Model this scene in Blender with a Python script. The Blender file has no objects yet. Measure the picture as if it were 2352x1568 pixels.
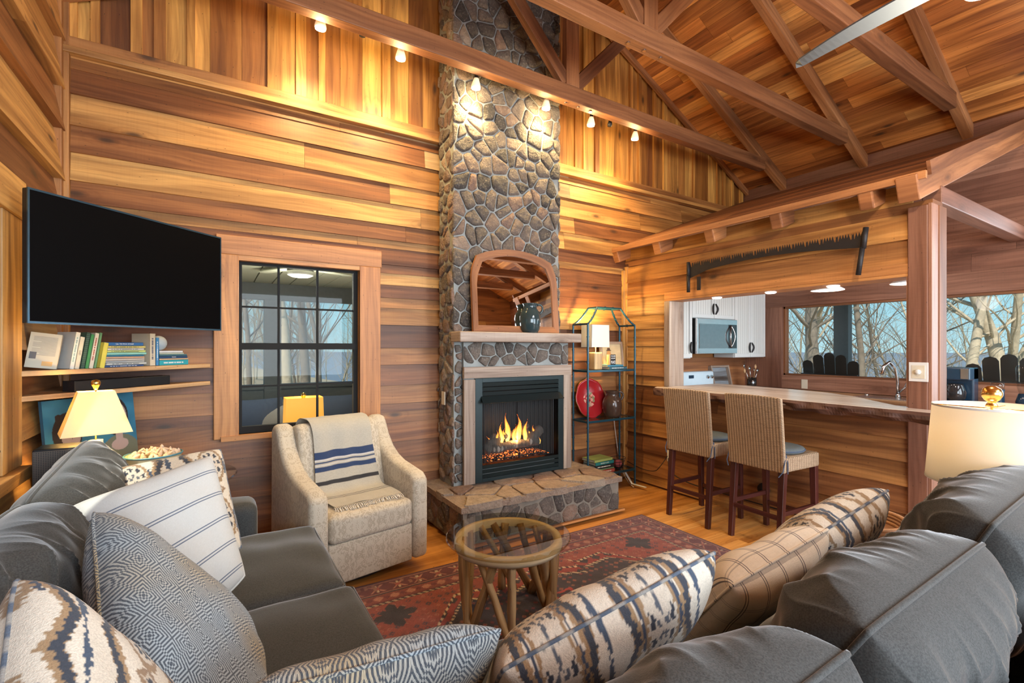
import bpy, math, random
import numpy as np
from mathutils import Vector, Matrix, noise
PI = math.pi
S = bpy.context.scene
C = S.collection
rng = random.Random(7)
# ---------------------------------------------------------------- camera, light, exposure
H = 1.5; F = 1088.0; TH = math.radians(32.0); CY = 798.0
cam_d = bpy.data.cameras.new('camera'); cam = bpy.data.objects.new('camera', cam_d); C.objects.link(cam)
cam.location = (0, 0, H); cam.rotation_euler = (PI/2, 0, -TH)
cam_d.sensor_width = 36; cam_d.lens = F/2352*36; cam_d.shift_y = (CY-784)/2352; cam_d.clip_end = 2000; cam_d.clip_start = .02
S.camera = cam
vs = S.view_settings; vs.view_transform = 'Standard'; vs.look = 'None'; vs.gamma = 1; vs.use_curve_mapping = False
vs.exposure = 0.35
w = bpy.data.worlds.new('world'); S.world = w; w.use_nodes = True
nt = w.node_tree; nt.nodes.clear()
tcw = nt.nodes.new('ShaderNodeTexCoord'); sxw = nt.nodes.new('ShaderNodeSeparateXYZ'); nt.links.new(tcw.outputs['Generated'], sxw.inputs[0])
sky = nt.nodes.new('ShaderNodeValToRGB'); nt.links.new(sxw.outputs[2], sky.inputs[0])
for k_, (p_, c_) in enumerate(((0, (.46, .74, .82)), (.12, (.27, .63, .78)), (.6, (.12, .36, .70)))):
    e_ = sky.color_ramp.elements[k_] if k_ < 2 else sky.color_ramp.elements.new(p_); e_.position = p_; e_.color = (*c_, 1)
bg = nt.nodes.new('ShaderNodeBackground'); bg.inputs[1].default_value = 0.95
wo = nt.nodes.new('ShaderNodeOutputWorld'); nt.links.new(sky.outputs[0], bg.inputs[0]); nt.links.new(bg.outputs[0], wo.inputs[0])
def light(name, kind, loc, energy, color, rot=(0, 0, 0), size=None, size_y=None, spot=None, blend=.5, radius=.05, parent=None):
    d = bpy.data.lights.new(name, kind); o = bpy.data.objects.new(name, d); C.objects.link(o)
    o.location = loc; o.rotation_euler = rot; d.energy = energy; d.color = color
    if kind == 'AREA':
        d.shape = 'RECTANGLE'; d.size = size; d.size_y = size_y or size
    elif kind == 'SPOT':
        d.spot_size = spot; d.spot_blend = blend; d.shadow_soft_size = radius
    elif kind == 'POINT': d.shadow_soft_size = radius
    if parent: o.parent = parent
    return o
sun = light('sun', 'SUN', (0, 0, 20), 4.5, (1, .93, .80)); sun.data.angle = math.radians(1)
sun.rotation_euler = Vector((.52, .42, -.80)).to_track_quat('-Z', 'Y').to_euler()
# added area lamps: fill at assumed, unseen rear openings; daylight at the side window
light('rear_left_fill', 'AREA', (.9, -2.9, 1.75), 205, (.80, .90, 1), (PI/2, 0, 0), 3.0, 1.7)
light('rear_right_fill', 'AREA', (4.2, -2.9, 1.5), 170, (.80, .90, 1), (PI/2, 0, 0), 2.4, 2.2)
light('rear_gable_fill', 'AREA', (2.85, -2.9, 3.7), 100, (.95, .95, 1), (PI/2, 0, 0), 2.6, 1.0)  # added to brighten the roof, at an assumed gable opening
light('east_window_daylight', 'AREA', (6.40, .45, 1.6), 45, (.82, .92, 1), (0, -PI/2, 0), .9, 2.3).rotation_euler = Vector((-1, 0, 0)).to_track_quat('-Z', 'Y').to_euler()
# ---------------------------------------------------------------- helpers
def ray(px, py):
    a = px-1176
    return (a*math.cos(TH)+F*math.sin(TH), -a*math.sin(TH)+F*math.cos(TH), CY-py)
def on(px, py, ax, v):
    r = ray(px, py); i = 'xyz'.index(ax); t = (v-(H if i == 2 else 0))/r[i]
    return Vector((r[0]*t, r[1]*t, H+r[2]*t))
def dp(px, py, fw):
    r = ray(px, py); t = fw/F
    return Vector((r[0]*t, r[1]*t, H+r[2]*t))
class MB:
    def __init__(s): s.v = []; s.f = []; s.uv = []; s.t = []; s.col = None
    def add(s, vs, fs, uvs=None, tone=None, off=None):
        b = len(s.v); s.v += [tuple(p) for p in vs]
        tone = rng.random() if tone is None else tone
        for i, f in enumerate(fs):
            s.f.append([b+k for k in f])
            s.uv += (uvs[i] if uvs else [(vs[k][0], vs[k][1]) for k in f]); s.t.append(tone)
    def box(s, x0, x1, y0, y1, z0, z1, tone=None, axis=None, M=None, top=None):
        """box; UV u runs along the long axis (metres). top=(za,zb): z of the top at x0 and x1"""
        if x0 > x1: x0, x1 = x1, x0
        if y0 > y1: y0, y1 = y1, y0
        if z0 > z1: z0, z1 = z1, z0
        za, zb = top or (z1, z1)
        V = [(x0, y0, z0), (x1, y0, z0), (x1, y1, z0), (x0, y1, z0), (x0, y0, za), (x1, y0, zb), (x1, y1, zb), (x0, y1, za)]
        d = (x1-x0, y1-y0, max(z1, za)-z0)
        if axis is None: axis = d.index(max(d))
        ou, ov = rng.uniform(0, 50), rng.uniform(0, 50)
        Fs = [(0, 3, 2, 1), (4, 5, 6, 7), (0, 1, 5, 4), (2, 3, 7, 6), (1, 2, 6, 5), (3, 0, 4, 7)]
        nrm = [2, 2, 1, 1, 0, 0]; U = []
        for f, n in zip(Fs, nrm):
            o = [k for k in range(3) if k != n]
            if axis in o: ua = axis; va = [k for k in o if k != axis][0]
            else: ua, va = o
            U.append([(V[k][ua]+ou, V[k][va]+ov+n*.37) for k in f])
        if M is not None: V = [tuple(M @ Vector(p)) for p in V]
        s.add(V, Fs, U, tone)
    def bar(s, a, b, wd, hg, tone=None, up=(0, 0, 1), wd2=None, hg2=None):
        """rectangular bar from a to b, width wd (sideways) and height hg (along up)"""
        a = Vector(a); b = Vector(b); d = b-a; L = d.length; d.normalize(); up = Vector(up)
        sd = d.cross(up)
        if sd.length < 1e-4: sd = d.cross(Vector((0, 1, 0)))
        sd.normalize(); u = sd.cross(d).normalized()
        wd2 = wd2 or wd; hg2 = hg2 or hg
        V = []
        for p, w_, h_ in ((a, wd, hg), (b, wd2, hg2)):
            V += [p-sd*w_/2-u*h_/2, p+sd*w_/2-u*h_/2, p+sd*w_/2+u*h_/2, p-sd*w_/2+u*h_/2]
        ou, ov = rng.uniform(0, 50), rng.uniform(0, 50)
        Fs = [(0, 3, 2, 1), (4, 5, 6, 7), (0, 1, 5, 4), (1, 2, 6, 5), (2, 3, 7, 6), (3, 0, 4, 7)]
        U = [[(ou, ov), (ou, ov+.1), (ou+.1, ov+.1), (ou+.1, ov)]]*2
        q = ov
        for wv in (wd, hg, wd, hg):
            U = U+[[(ou, q), (ou, q+wv), (ou+L, q+wv), (ou+L, q)]]; q += wv
        s.add(V, Fs, U, tone)
    def tube(s, pts, r, n=8, tone=None, cap=True, closed=False):
        pts = [Vector(p) for p in pts]; m = len(pts)
        rs = r if isinstance(r, (list, tuple)) else [r]*m
        V = []; prev = None; L = [0]
        for i in range(m):
            if closed: d = pts[(i+1) % m]-pts[i-1]
            else: d = pts[min(i+1, m-1)]-pts[max(i-1, 0)]
            if d.length < 1e-9: d = Vector((0, 0, 1))
            d.normalize()
            if prev is None:
                prev = d.orthogonal().normalized()
            x = prev-d*prev.dot(d)
            x = x.normalized() if x.length > 1e-6 else d.orthogonal().normalized()
            prev = x; y = d.cross(x)
            for k in range(n):
                a = 2*PI*k/n; V.append(pts[i]+(x*math.cos(a)+y*math.sin(a))*rs[i])
            if i: L.append(L[-1]+(pts[i]-pts[i-1]).length)
        Fs = []; U = []; o = rng.uniform(0, 40); c = max(rs)*2*PI/n
        L.append(L[-1]+.1)
        for i in range(m if closed else m-1):
            j = (i+1) % m
            for k in range(n):
                k2 = (k+1) % n
                Fs.append((i*n+k, i*n+k2, j*n+k2, j*n+k))
                U.append([(L[i]+o, k*c), (L[i]+o, (k+1)*c), (L[i+1]+o, (k+1)*c), (L[i+1]+o, k*c)])
        if cap and not closed:
            Fs.append(tuple(range(n-1, -1, -1))); U.append([(o, 0)]*n)
            Fs.append(tuple((m-1)*n+k for k in range(n))); U.append([(o, 0)]*n)
        s.add(V, Fs, U, tone)
    def lathe(s, prof, c=(0, 0, 0), n=24, tone=None, cap=True, sx=1, sy=1, M=None):
        V = []
        for r, z in prof:
            for k in range(n):
                a = 2*PI*k/n; V.append(Vector((c[0]+r*math.cos(a)*sx, c[1]+r*math.sin(a)*sy, c[2]+z)))
        Fs = []; U = []
        for i in range(len(prof)-1):
            for k in range(n):
                k2 = (k+1) % n
                Fs.append((i*n+k, i*n+k2, (i+1)*n+k2, (i+1)*n+k))
                U.append([(k/n, prof[i][1]), ((k+1)/n, prof[i][1]), ((k+1)/n, prof[i+1][1]), (k/n, prof[i+1][1])])
        if cap:
            Fs.append(tuple(range(n-1, -1, -1))); U.append([(0, 0)]*n)
            m = len(prof)-1
            Fs.append(tuple(m*n+k for k in range(n))); U.append([(0, 0)]*n)
        if M is not None: V = [M @ p for p in V]
        s.add(V, Fs, U, tone)
    def prism(s, poly, z0, z1, tone=None, M=None, axis=0):
        n = len(poly); V = [(x, y, z0) for x, y in poly]+[(x, y, z1) for x, y in poly]
        ou = rng.uniform(0, 50)
        Fs = [tuple(range(n-1, -1, -1)), tuple(range(n, 2*n))]
        sw = (lambda p: (p[0]+ou, p[1])) if axis == 0 else (lambda p: (p[1]+ou, p[0]))
        U = [[sw(V[k]) for k in f] for f in Fs]; L = 0
        for i in range(n):
            j = (i+1) % n; d = math.dist(poly[i], poly[j])
            Fs.append((i, j, n+j, n+i)); U.append([(L+ou, z0), (L+d+ou, z0), (L+d+ou, z1), (L+ou, z1)]); L += d
        if M is not None: V = [tuple(M @ Vector(p)) for p in V]
        s.add(V, Fs, U, tone)
    def build(s, name, mat, parent=None, smooth=False, bevel=0, M=None, sub=0, auto=None):
        me = bpy.data.meshes.new(name)
        if M is not None: s.v = [tuple(M @ Vector(p)) for p in s.v]
        q = parent; ox = Vector((0, 0, 0)); loc_ = False
        while q is not None:
            ox += q.location; loc_ = loc_ or bool(q.get('local')); q = q.parent
        if not loc_ and parent is not None: s.v = [(p[0]-ox.x, p[1]-ox.y, p[2]-ox.z) for p in s.v]
        me.from_pydata(s.v, [], s.f); me.update()
        uv = me.uv_layers.new(name='UVMap'); uv.data.foreach_set('uv', np.array(s.uv, dtype=np.float32).ravel())
        at = me.attributes.new('tone', 'FLOAT', 'FACE'); at.data.foreach_set('value', np.array(s.t, dtype=np.float32))
        o = bpy.data.objects.new(name, me); C.objects.link(o)
        if mat: me.materials.append(mat)
        if smooth: me.shade_smooth()
        if parent is not None: o.parent = parent
        if bevel:
            b = o.modifiers.new('bevel', 'BEVEL'); b.width = bevel; b.segments = 2; b.limit_method = 'ANGLE'; b.angle_limit = math.radians(40); b.harden_normals = False
        if sub:
            b = o.modifiers.new('sub', 'SUBSURF'); b.levels = sub; b.render_levels = sub
        return o
def thing(name, label, cat, loc=(0, 0, 0), rotz=0, group=None, local=False):
    o = bpy.data.objects.new(name, None); C.objects.link(o); o.empty_display_size = .05
    o.location = loc; o.rotation_euler = (0, 0, rotz); o['label'] = label; o['category'] = cat
    if group: o['group'] = group
    if local or rotz: o['local'] = 1
    return o
def tag(o, label, cat, group=None):
    o['label'] = label; o['category'] = cat
    if group: o['group'] = group
    return o
def struct(o, label=None):
    o['kind'] = 'structure'
    if label: o['label'] = label
    return o
def recenter(o):
    """put a lone mesh's origin at its base centre"""
    me = o.data; n = len(me.vertices); a = np.empty(n*3, dtype=np.float32); me.vertices.foreach_get('co', a); a = a.reshape(-1, 3)
    c = (a.min(0)+a.max(0))/2; c[2] = a[:, 2].min()
    me.vertices.foreach_set('co', (a-c).ravel()); o.location = [float(q) for q in c]; me.update()
    return o
def copy_tree(o, parent=None):
    c = o.copy(); C.objects.link(c)
    if parent: c.parent = parent
    for ch in list(o.children): copy_tree(ch, c)
    return c
def frame4(m_, x0, x1, z0, z1, y0, y1, q, q2=None, tone=None, M=None):
    q2 = q if q2 is None else q2
    m_.box(x0, x0+q, y0, y1, z0, z1, tone, M=M); m_.box(x1-q, x1, y0, y1, z0, z1, tone, M=M)
    m_.box(x0+q, x1-q, y0, y1, z0, z0+q2, tone, M=M); m_.box(x0+q, x1-q, y0, y1, z1-q2, z1, tone, M=M)
# ---------------------------------------------------------------- node helpers
class X:
    nt = None
    def __init__(s, v): s.v = v
    @staticmethod
    def m(op, *a, clamp=False):
        n = X.nt.nodes.new('ShaderNodeMath'); n.operation = op; n.use_clamp = clamp
        for i, q in enumerate(a):
            q = q.v if isinstance(q, X) else q
            if isinstance(q, (int, float)): n.inputs[i].default_value = q
            else: X.nt.links.new(q, n.inputs[i])
        return X(n.outputs[0])
    def __add__(s, o): return X.m('ADD', s, o)
    __radd__ = __add__
    def __sub__(s, o): return X.m('SUBTRACT', s, o)
    def __rsub__(s, o): return X.m('SUBTRACT', o, s)
    def __mul__(s, o): return X.m('MULTIPLY', s, o)
    __rmul__ = __mul__
    def __truediv__(s, o): return X.m('DIVIDE', s, o)
    def fr(s): return X.m('FRACT', s)
    def ab(s): return X.m('ABSOLUTE', s)
    def lt(s, o): return X.m('LESS_THAN', s, o)
    def gt(s, o): return X.m('GREATER_THAN', s, o)
    def mx(s, o): return X.m('MAXIMUM', s, o)
    def mn(s, o): return X.m('MINIMUM', s, o)
    def sn(s): return X.m('SINE', s)
    def fl(s): return X.m('FLOOR', s)
    def sat(s): return X.m('ADD', s, 0.0, clamp=True)
    def ss(s, a, b):
        n = X.nt.nodes.new('ShaderNodeMapRange'); n.interpolation_type = 'SMOOTHSTEP'
        X.nt.links.new(s.v, n.inputs[0]); n.inputs[1].default_value = a; n.inputs[2].default_value = b
        return X(n.outputs[0])
def node(t, **kw):
    n = X.nt.nodes.new(t)
    for k, v in kw.items(): setattr(n, k, v)
    return n
def link(a, b): X.nt.links.new(a.v if isinstance(a, X) else a, b)
def mixc(f, a, b, mode='MIX'):
    n = node('ShaderNodeMix', data_type='RGBA', blend_type=mode)
    f = f.v if isinstance(f, X) else f
    if isinstance(f, (int, float)): n.inputs[0].default_value = f
    else: link(f, n.inputs[0])
    for i, q in ((6, a), (7, b)):
        if isinstance(q, (tuple, list)): n.inputs[i].default_value = (*q[:3], 1)
        else: link(q, n.inputs[i])
    return n.outputs[2]
def ramp(f, stops, interp='LINEAR'):
    n = node('ShaderNodeValToRGB'); cr = n.color_ramp; cr.interpolation = interp
    while len(cr.elements) < len(stops): cr.elements.new(.5)
    for e, (p, c) in zip(cr.elements, stops): e.position = p; e.color = (*c[:3], 1)
    link(f, n.inputs[0]); return n.outputs[0]
def uvxy(name='UVMap'):
    n = node('ShaderNodeUVMap', uv_map=name); s = node('ShaderNodeSeparateXYZ'); link(n.outputs[0], s.inputs[0])
    return X(s.outputs[0]), X(s.outputs[1]), n.outputs[0]
def comb(x, y, z=0.0):
    n = node('ShaderNodeCombineXYZ')
    for i, q in enumerate((x, y, z)):
        if isinstance(q, X): link(q, n.inputs[i])
        else: n.inputs[i].default_value = q
    return n.outputs[0]
def noi(vec, scale, detail=3, rough=.5, dist=0, dim='3D', col=False):
    n = node('ShaderNodeTexNoise'); n.inputs['Scale'].default_value = scale; n.inputs['Detail'].default_value = detail
    n.inputs['Roughness'].default_value = rough; n.inputs['Distortion'].default_value = dist
    if vec is not None: link(vec, n.inputs['Vector'])
    return X(n.outputs[1 if col else 0])
def objco():
    return node('ShaderNodeTexCoord').outputs['Object']
def attr(name, fac=True):
    n = node('ShaderNodeAttribute', attribute_name=name); return X(n.outputs[2]) if fac else n.outputs[0]
def new_mat(name):
    m = bpy.data.materials.new(name); m.use_nodes = True; X.nt = m.node_tree
    b = m.node_tree.nodes['Principled BSDF']
    return m, b
def bump(b, h, s=.3, d=.01):
    n = node('ShaderNodeBump'); n.inputs['Strength'].default_value = s; n.inputs['Distance'].default_value = d
    link(h, n.inputs['Height']); link(n.outputs[0], b.inputs['Normal'])
def setp(b, col=None, rough=None, metal=None, **kw):
    if col is not None:
        if isinstance(col, (tuple, list)): b.inputs['Base Color'].default_value = (*col[:3], 1)
        else: link(col, b.inputs['Base Color'])
    if rough is not None: b.inputs['Roughness'].default_value = rough
    if metal is not None: b.inputs['Metallic'].default_value = metal
    for k, v in kw.items(): b.inputs[k].default_value = v
def plain(name, col, rough=.5, metal=0, var=.12, scale=25, bmp=0, **kw):
    m, b = new_mat(name)
    n = noi(objco(), scale, 3)
    c = mixc(n, tuple(q*(1-var) for q in col), tuple(min(1, q*(1+var)) for q in col))
    setp(b, c, rough, metal, **kw)
    if bmp: bump(b, noi(objco(), scale*4, 3), bmp, .004)
    return m
def emit(name, col, st):
    m, b = new_mat(name); setp(b, col, .5); b.inputs['Emission Color'].default_value = (*col, 1); b.inputs['Emission Strength'].default_value = st
    return m
def wood(name, stops, rough=.5, grain=.55, knots=.8, saw=.15, gs=1.0, streak=.5, bmp=.35):
    m, b = new_mat(name)
    u, v, vec = uvxy(); t = attr('tone')
    base = ramp(t, stops)
    wv = noi(comb(u*.8, v*2.5), 1.0, 2, .5)               # slow waviness of the grain
    g = noi(comb(u*.9*gs, (v+wv*.10)*26*gs), 1.6, 5, .65)
    g2 = noi(comb(u*.45*gs, (v+wv*.22)*7*gs, t*9), 1.3, 3, .6, .6)
    c = mixc((g2.ss(.44, .66))*streak, base, mixc(1.0, base, (.34, .24, .18), 'MULTIPLY'))
    big = noi(comb(u*.30, (v+wv*.05)*4.5, t*17), 1.0, 2, .5)
    c = mixc(big.ss(.50, .57)*streak*1.25, c, mixc(1.0, c, (.38, .27, .20), 'MULTIPLY'))
    c = mixc((1-g2).ss(.5, .8)*.5, c, mixc(1.0, c, (1.5, 1.42, 1.2), 'MULTIPLY'))
    c = mixc((g.ss(.38, .66))*grain, c, mixc(1.0, c, (.48, .38, .32), 'MULTIPLY'))
    h = g*.5
    if knots:
        vo = node('ShaderNodeTexVoronoi', voronoi_dimensions='2D'); vo.inputs['Scale'].default_value = 1.0
        link(comb(u*1.15, v*3.1), vo.inputs['Vector'])
        rr = X(vo.outputs['Distance']); rc = node('ShaderNodeSeparateXYZ'); link(vo.outputs['Color'], rc.inputs[0])
        sel = X(rc.outputs[0]).gt(.55)
        k = (1-rr.ss(.02, .085))*sel*knots; ring = (1-rr.ss(.05, .26))*sel*.45
        rings = ((rr*90+g*3).sn()*.5+.5)*ring
        c = mixc(rings.mx(ring*.5), c, mixc(1.0, c, (.45, .33, .27), 'MULTIPLY'))
        c = mixc(k, c, (.035, .018, .01))
        vn = node('ShaderNodeTexVoronoi', voronoi_dimensions='2D'); vn.inputs['Scale'].default_value = 1.0; link(comb(u*3.2, v*11.0), vn.inputs['Vector'])
        c = mixc(X.m('LESS_THAN', X(vn.outputs['Distance']), .016)*.85, c, (.012, .008, .006))
    if saw:
        sw = noi(comb(u*90, v*2), 1.0, 2, .5)
        c = mixc(sw.ss(.45, .8)*saw, c, mixc(1.0, c, (.6, .55, .5), 'MULTIPLY')); h = h+sw*.25
    setp(b, c, rough)
    bump(b, h, bmp, .004)
    return m
# ---------------------------------------------------------------- materials
M = {}
W_ = [(0.0, (.065, .026, .013)), (.18, (.16, .060, .024)), (.42, (.31, .125, .040)), (.68, (.49, .235, .070)), (.9, (.66, .37, .115)), (1.0, (.42, .29, .16))]
M['siding'] = wood('siding_wood', W_, .5)
M['gable'] = wood('gable_wood', [(0, (.09, .034, .012)), (.25, (.30, .115, .03)), (.55, (.56, .25, .055)), (1, (.80, .44, .11))], .5, saw=.05)
M['roof'] = wood('roof_wood', [(0, (.24, .078, .022)), (.35, (.48, .17, .042)), (.7, (.64, .26, .065)), (1, (.76, .38, .11))], .5, saw=.0, gs=1.2)
M['beam'] = wood('beam_wood', [(0, (.20, .078, .030)), (.5, (.38, .16, .06)), (1, (.54, .26, .10))], .6, knots=.5, streak=.4)
M['trim'] = wood('trim_wood', [(0, (.38, .14, .045)), (.5, (.56, .24, .075)), (1, (.70, .35, .12))], .5, knots=.4, streak=.3)
M['pinktrim'] = wood('kitchen_trim_wood', [(0, (.15, .060, .036)), (.5, (.27, .125, .078)), (1, (.42, .22, .14))], .5, knots=.3, streak=.3)
M['grey_wood'] = wood('weathered_wood', [(0, (.28, .20, .15)), (.5, (.42, .33, .26)), (1, (.55, .47, .40))], .6, knots=.4, streak=.3)
M['floor'] = wood('floor_wood', [(0, (.50, .20, .045)), (.5, (.66, .30, .075)), (1, (.78, .40, .12))], .26, knots=.15, saw=0, streak=.25, bmp=.08, grain=.4)
M['shelf'] = wood('shelf_wood', [(0, (.40, .23, .11)), (1, (.60, .38, .19))], .5, knots=.4)
M['dark_wood'] = wood('stool_wood', [(0, (.055, .014, .012)), (1, (.10, .026, .02))], .3, knots=0, saw=0, streak=.3, bmp=.1)
M['stick'] = wood('stick_wood', [(0, (.42, .25, .095)), (.5, (.60, .40, .18)), (1, (.72, .52, .28))], .5, knots=.3, saw=0)
M['slab'] = wood('slab_wood', [(0, (.62, .54, .46)), (1, (.72, .64, .56))], .22, knots=.1, saw=0, streak=.25, bmp=.05)
M['bark'] = wood('bark_edge', [(0, (.06, .025, .016)), (1, (.16, .065, .036))], .7, knots=.6, saw=0, streak=.6, bmp=1)
M['mortar'] = plain('mortar', (.27, .285, .275), .95, var=.35, scale=9, bmp=1.0)
def stone_mat():
    m, b = new_mat('field_stone')
    t = attr('tone')
    c = ramp(t, [(0, (.065, .058, .054)), (.3, (.150, .122, .102)), (.55, (.20, .158, .128)), (.75, (.27, .165, .12)), (1, (.40, .31, .23))])
    n = noi(objco(), 16, 6, .72); n2 = noi(objco(), 60, 3, .6)
    c = mixc(n.ss(.35, .7)*.7, c, mixc(1.0, c, (.5, .5, .52), 'MULTIPLY'))
    c = mixc(n2.ss(.5, .75)*.4, c, (.42, .37, .31))
    setp(b, c, .8); bump(b, n+n2*.5, 1.0, .03); return m
M['stone'] = stone_mat()
def sofa_mat():
    m, b = new_mat('charcoal_heather')
    o = objco(); a = noi(o, 260, 2, .6); c2 = noi(o, 9, 3)
    mp = node('ShaderNodeMapping'); mp.inputs['Scale'].default_value = (40, 40, 220); link(o, mp.inputs[0])
    a2 = noi(mp.outputs[0], 4, 3, .7)
    c = mixc(a.ss(.3, .7), (.016, .018, .018), (.052, .054, .053))
    c = mixc(a2.ss(.35, .75)*.4, c, (.072, .075, .073)); c = mixc(c2*.25, c, (.055, .053, .047))
    setp(b, c, .85, **{'Sheen Weight': .6, 'Sheen Roughness': .3}); bump(b, a, .25, .002); return m
M['sofa'] = sofa_mat()
def colfab(name, bm=.5, rough=.9, sc=300):
    m, b = new_mat(name); c = attr('Col', False); a = noi(objco(), sc, 2, .6)
    c = mixc(a.ss(.25, .8)*.45, c, mixc(1.0, c, (.55, .55, .55), 'MULTIPLY'))
    setp(b, c, rough, **{'Sheen Weight': .2}); bump(b, a, bm, .003); return m
M['colfab'] = colfab('woven_fabric')
M['rug'] = colfab('rug_wool', .8, .95, 260)
def paintcol():
    m, b = new_mat('painted_canvas'); c = attr('Col', False); a = noi(objco(), 60, 3)
    c = mixc(a*.3, c, mixc(1.0, c, (.75, .78, .8), 'MULTIPLY')); setp(b, c, .6); return m
M['paint'] = paintcol()
def diamond(name, dark, light, warm):
    m, b = new_mat(name); u, v, vec = uvxy()
    n = noi(comb(u, v), 2.2, 2); s = 10.5
    j = (noi(comb(u*220, v*220), 1, 1)-.5)*.02
    x = (u*s+j).fr()-.5; y = (v*s*.8+j).fr()-.5
    d = x.ab()+y.ab(); q = (.5-x.ab())+(.5-y.ab()); e = d.mn(q)
    line = (e*9.5).fr().gt(.5)
    cut = ((x.ab()-y.ab()).ab()).lt(.035)
    tt = ((line+cut).fr()).mn(1.0)
    ln = (line-cut).ab()
    weave = noi(comb(u*500, v*500), 1, 1).ss(.35, .65)
    lc = mixc(n.ss(.45, .65), light, warm)
    c = mixc(ln*((weave*.25)+.75), lc, dark)
    c = mixc(weave*.10, c, light)
    setp(b, c, .9, **{'Sheen Weight': .2}); bump(b, ln+weave*.6, .5, .003); return m
M['diamond'] = diamond('diamond_weave', (.012, .026, .05), (.38, .45, .49), (.46, .35, .17))
def stripes(name, base, dark, step, width, axis='v', off=0, both=False):
    m, b = new_mat(name); u, v, _ = uvxy(); r = node('ShaderNodeUVMap')
    def lines(q):
        f = ((q+off)/step).fr(); hw = width/step
        return (((f-.45).ab()).lt(hw/2)).mx(((f-.55).ab()).lt(hw/2))
    l = lines(v if axis == 'v' else u)
    if both: l = l.mx(lines(u if axis == 'v' else v)*.45)
    wv = noi(comb(u*70, v*900), 1, 2).ss(.3, .7); wv2 = noi(comb(u*900, v*70), 1, 2).ss(.3, .7)
    c = mixc((wv+wv2)*.22, base, mixc(1.0, base, (.72, .70, .66), 'MULTIPLY'))
    c = mixc(l*.85, c, dark)
    setp(b, c, .9, **{'Sheen Weight': .15}); bump(b, wv+wv2, .3, .002); return m
M['stripe'] = stripes('striped_linen', (.60, .61, .59), (.05, .08, .15), .112, .0045)
M['plaid'] = stripes('plaid_linen', (.80, .70, .55), (.035, .03, .05), .085, .003, 'u', both=True)
def damask():
    m, b = new_mat('damask_fabric'); u, v, _ = uvxy()
    s = 4.2; x = ((u*s).fr()-.5).ab(); y = (v*s*.8+(u*s).fl()*.5).fr(); y = (y-.5).ab()
    n = noi(comb(x*3.2, y*3.6), 3.0, 1.5, .5, 1.2); k = ((n*19).sn()).ss(-.35, .0)
    wv = noi(comb(u*500, v*500), 1, 2).ss(.3, .7)
    c = mixc(k*.62, (.46, .39, .29), (.70, .63, .50)); c = mixc(wv*.25, c, (.30, .26, .2))
    setp(b, c, .85, **{'Sheen Weight': .2}); bump(b, k*.6+wv*.5, .35, .003); return m
M['damask'] = damask()
def wicker():
    m, b = new_mat('woven_wicker'); u, v, _ = uvxy()
    n = noi(comb(u*8, v*8), 1, 2)*.5
    a = ((u*330+n).sn()); q = ((v*560+n).sn()); col = ((u*52).fl()); r = (v*90+(col*.5).fr()*2*PI*.5)
    w_ = (v*820+((u*44+n*.3).fl()*.5).fr()*6.283).sn()*.5+.5
    rib = ((u*44+n*.3).fr()-.5).ab()*2
    h = (1-rib)*.5+w_*.5
    blo = noi(comb(u*22, v*60), 1, 3)
    c = mixc(h.ss(.2, .75), (.10, .055, .028), (.58, .42, .27)); c = mixc(blo.ss(.45, .7)*.5, c, mixc(1.0, c, (.62, .55, .5), 'MULTIPLY'))
    setp(b, c, .6); bump(b, h, .7, .004); return m
M['wicker'] = wicker()
M['black'] = plain('black_metal', (.012, .013, .015), .42, .3)
M['sash'] = plain('black_window_sash', (.006, .006, .006), .75, Specular_IOR_Level=.1) if False else plain('black_window_sash', (.006, .006, .006), .8)
M['tealblack'] = plain('fireplace_metal', (.018, .030, .032), .38, .5)
M['teal'] = plain('teal_metal', (.012, .065, .10), .32, .4)
M['screen'] = plain('tv_screen', (.0025, .0025, .003), .35, Specular_IOR_Level=.1) if False else None
m, b = new_mat('tv_screen'); setp(b, (.0015, .0015, .002), .5); b.inputs['Specular IOR Level'].default_value = .05; M['screen'] = m
M['bezel'] = plain('tv_bezel', (.06, .12, .17), .25, .7)
M['white'] = plain('white_plastic', (.72, .72, .70), .4, var=.03)
M['cream'] = plain('cream_plastic', (.66, .60, .47), .4, var=.03)
M['cab'] = plain('white_cabinet_paint', (.62, .64, .63), .4, var=.04)
M['stainless'] = plain('stainless_steel', (.62, .62, .62), .25, .95, var=.05)
M['chrome'] = plain('brushed_nickel', (.50, .50, .50), .2, 1)
M['glassdark'] = plain('dark_glass', (.02, .02, .022), .06)
M['iron'] = plain('dark_iron', (.030, .028, .030), .55, .6, bmp=.3)
M['brass'] = plain('brass', (.72, .42, .12), .22, 1)
M['pottery'] = plain('brown_glazed_pottery', (.060, .036, .026), .16, .1, var=.4, scale=8)
M['jug'] = plain('dark_glazed_stoneware', (.030, .050, .055), .10, .1, var=.4, scale=8)
M['black_rubber'] = plain('black_rubber', (.01, .01, .01), .6)
M['navy'] = plain('navy_appliance', (.012, .035, .065), .2, var=.1)
M['cushion_grey'] = plain('grey_seat_fabric', (.10, .12, .13), .9, scale=80, bmp=.3)
M['blue_fab'] = plain('blue_outdoor_fabric', (.060, .085, .14), .9, scale=60)
M['white_fab'] = plain('pale_outdoor_fabric', (.30, .30, .30), .9)
M['tree'] = plain('tree_bark', (.46, .38, .27), .9, var=.45, scale=7, bmp=1)
M['tree_dark'] = plain('dark_tree_bark', (.22, .18, .14), .9, var=.4, scale=6, bmp=1)
M['leaf'] = plain('leaf_litter', (.42, .33, .21), .95, var=.35, scale=3)
M['hill'] = plain('hazed_woodland', (.16, .20, .24), .95, var=.12, scale=.02)  # blue-grey of distance haze mixed into the base colour
M['porch_ceil'] = plain('porch_paint', (.55, .55, .42), .7, var=.05)
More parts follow.
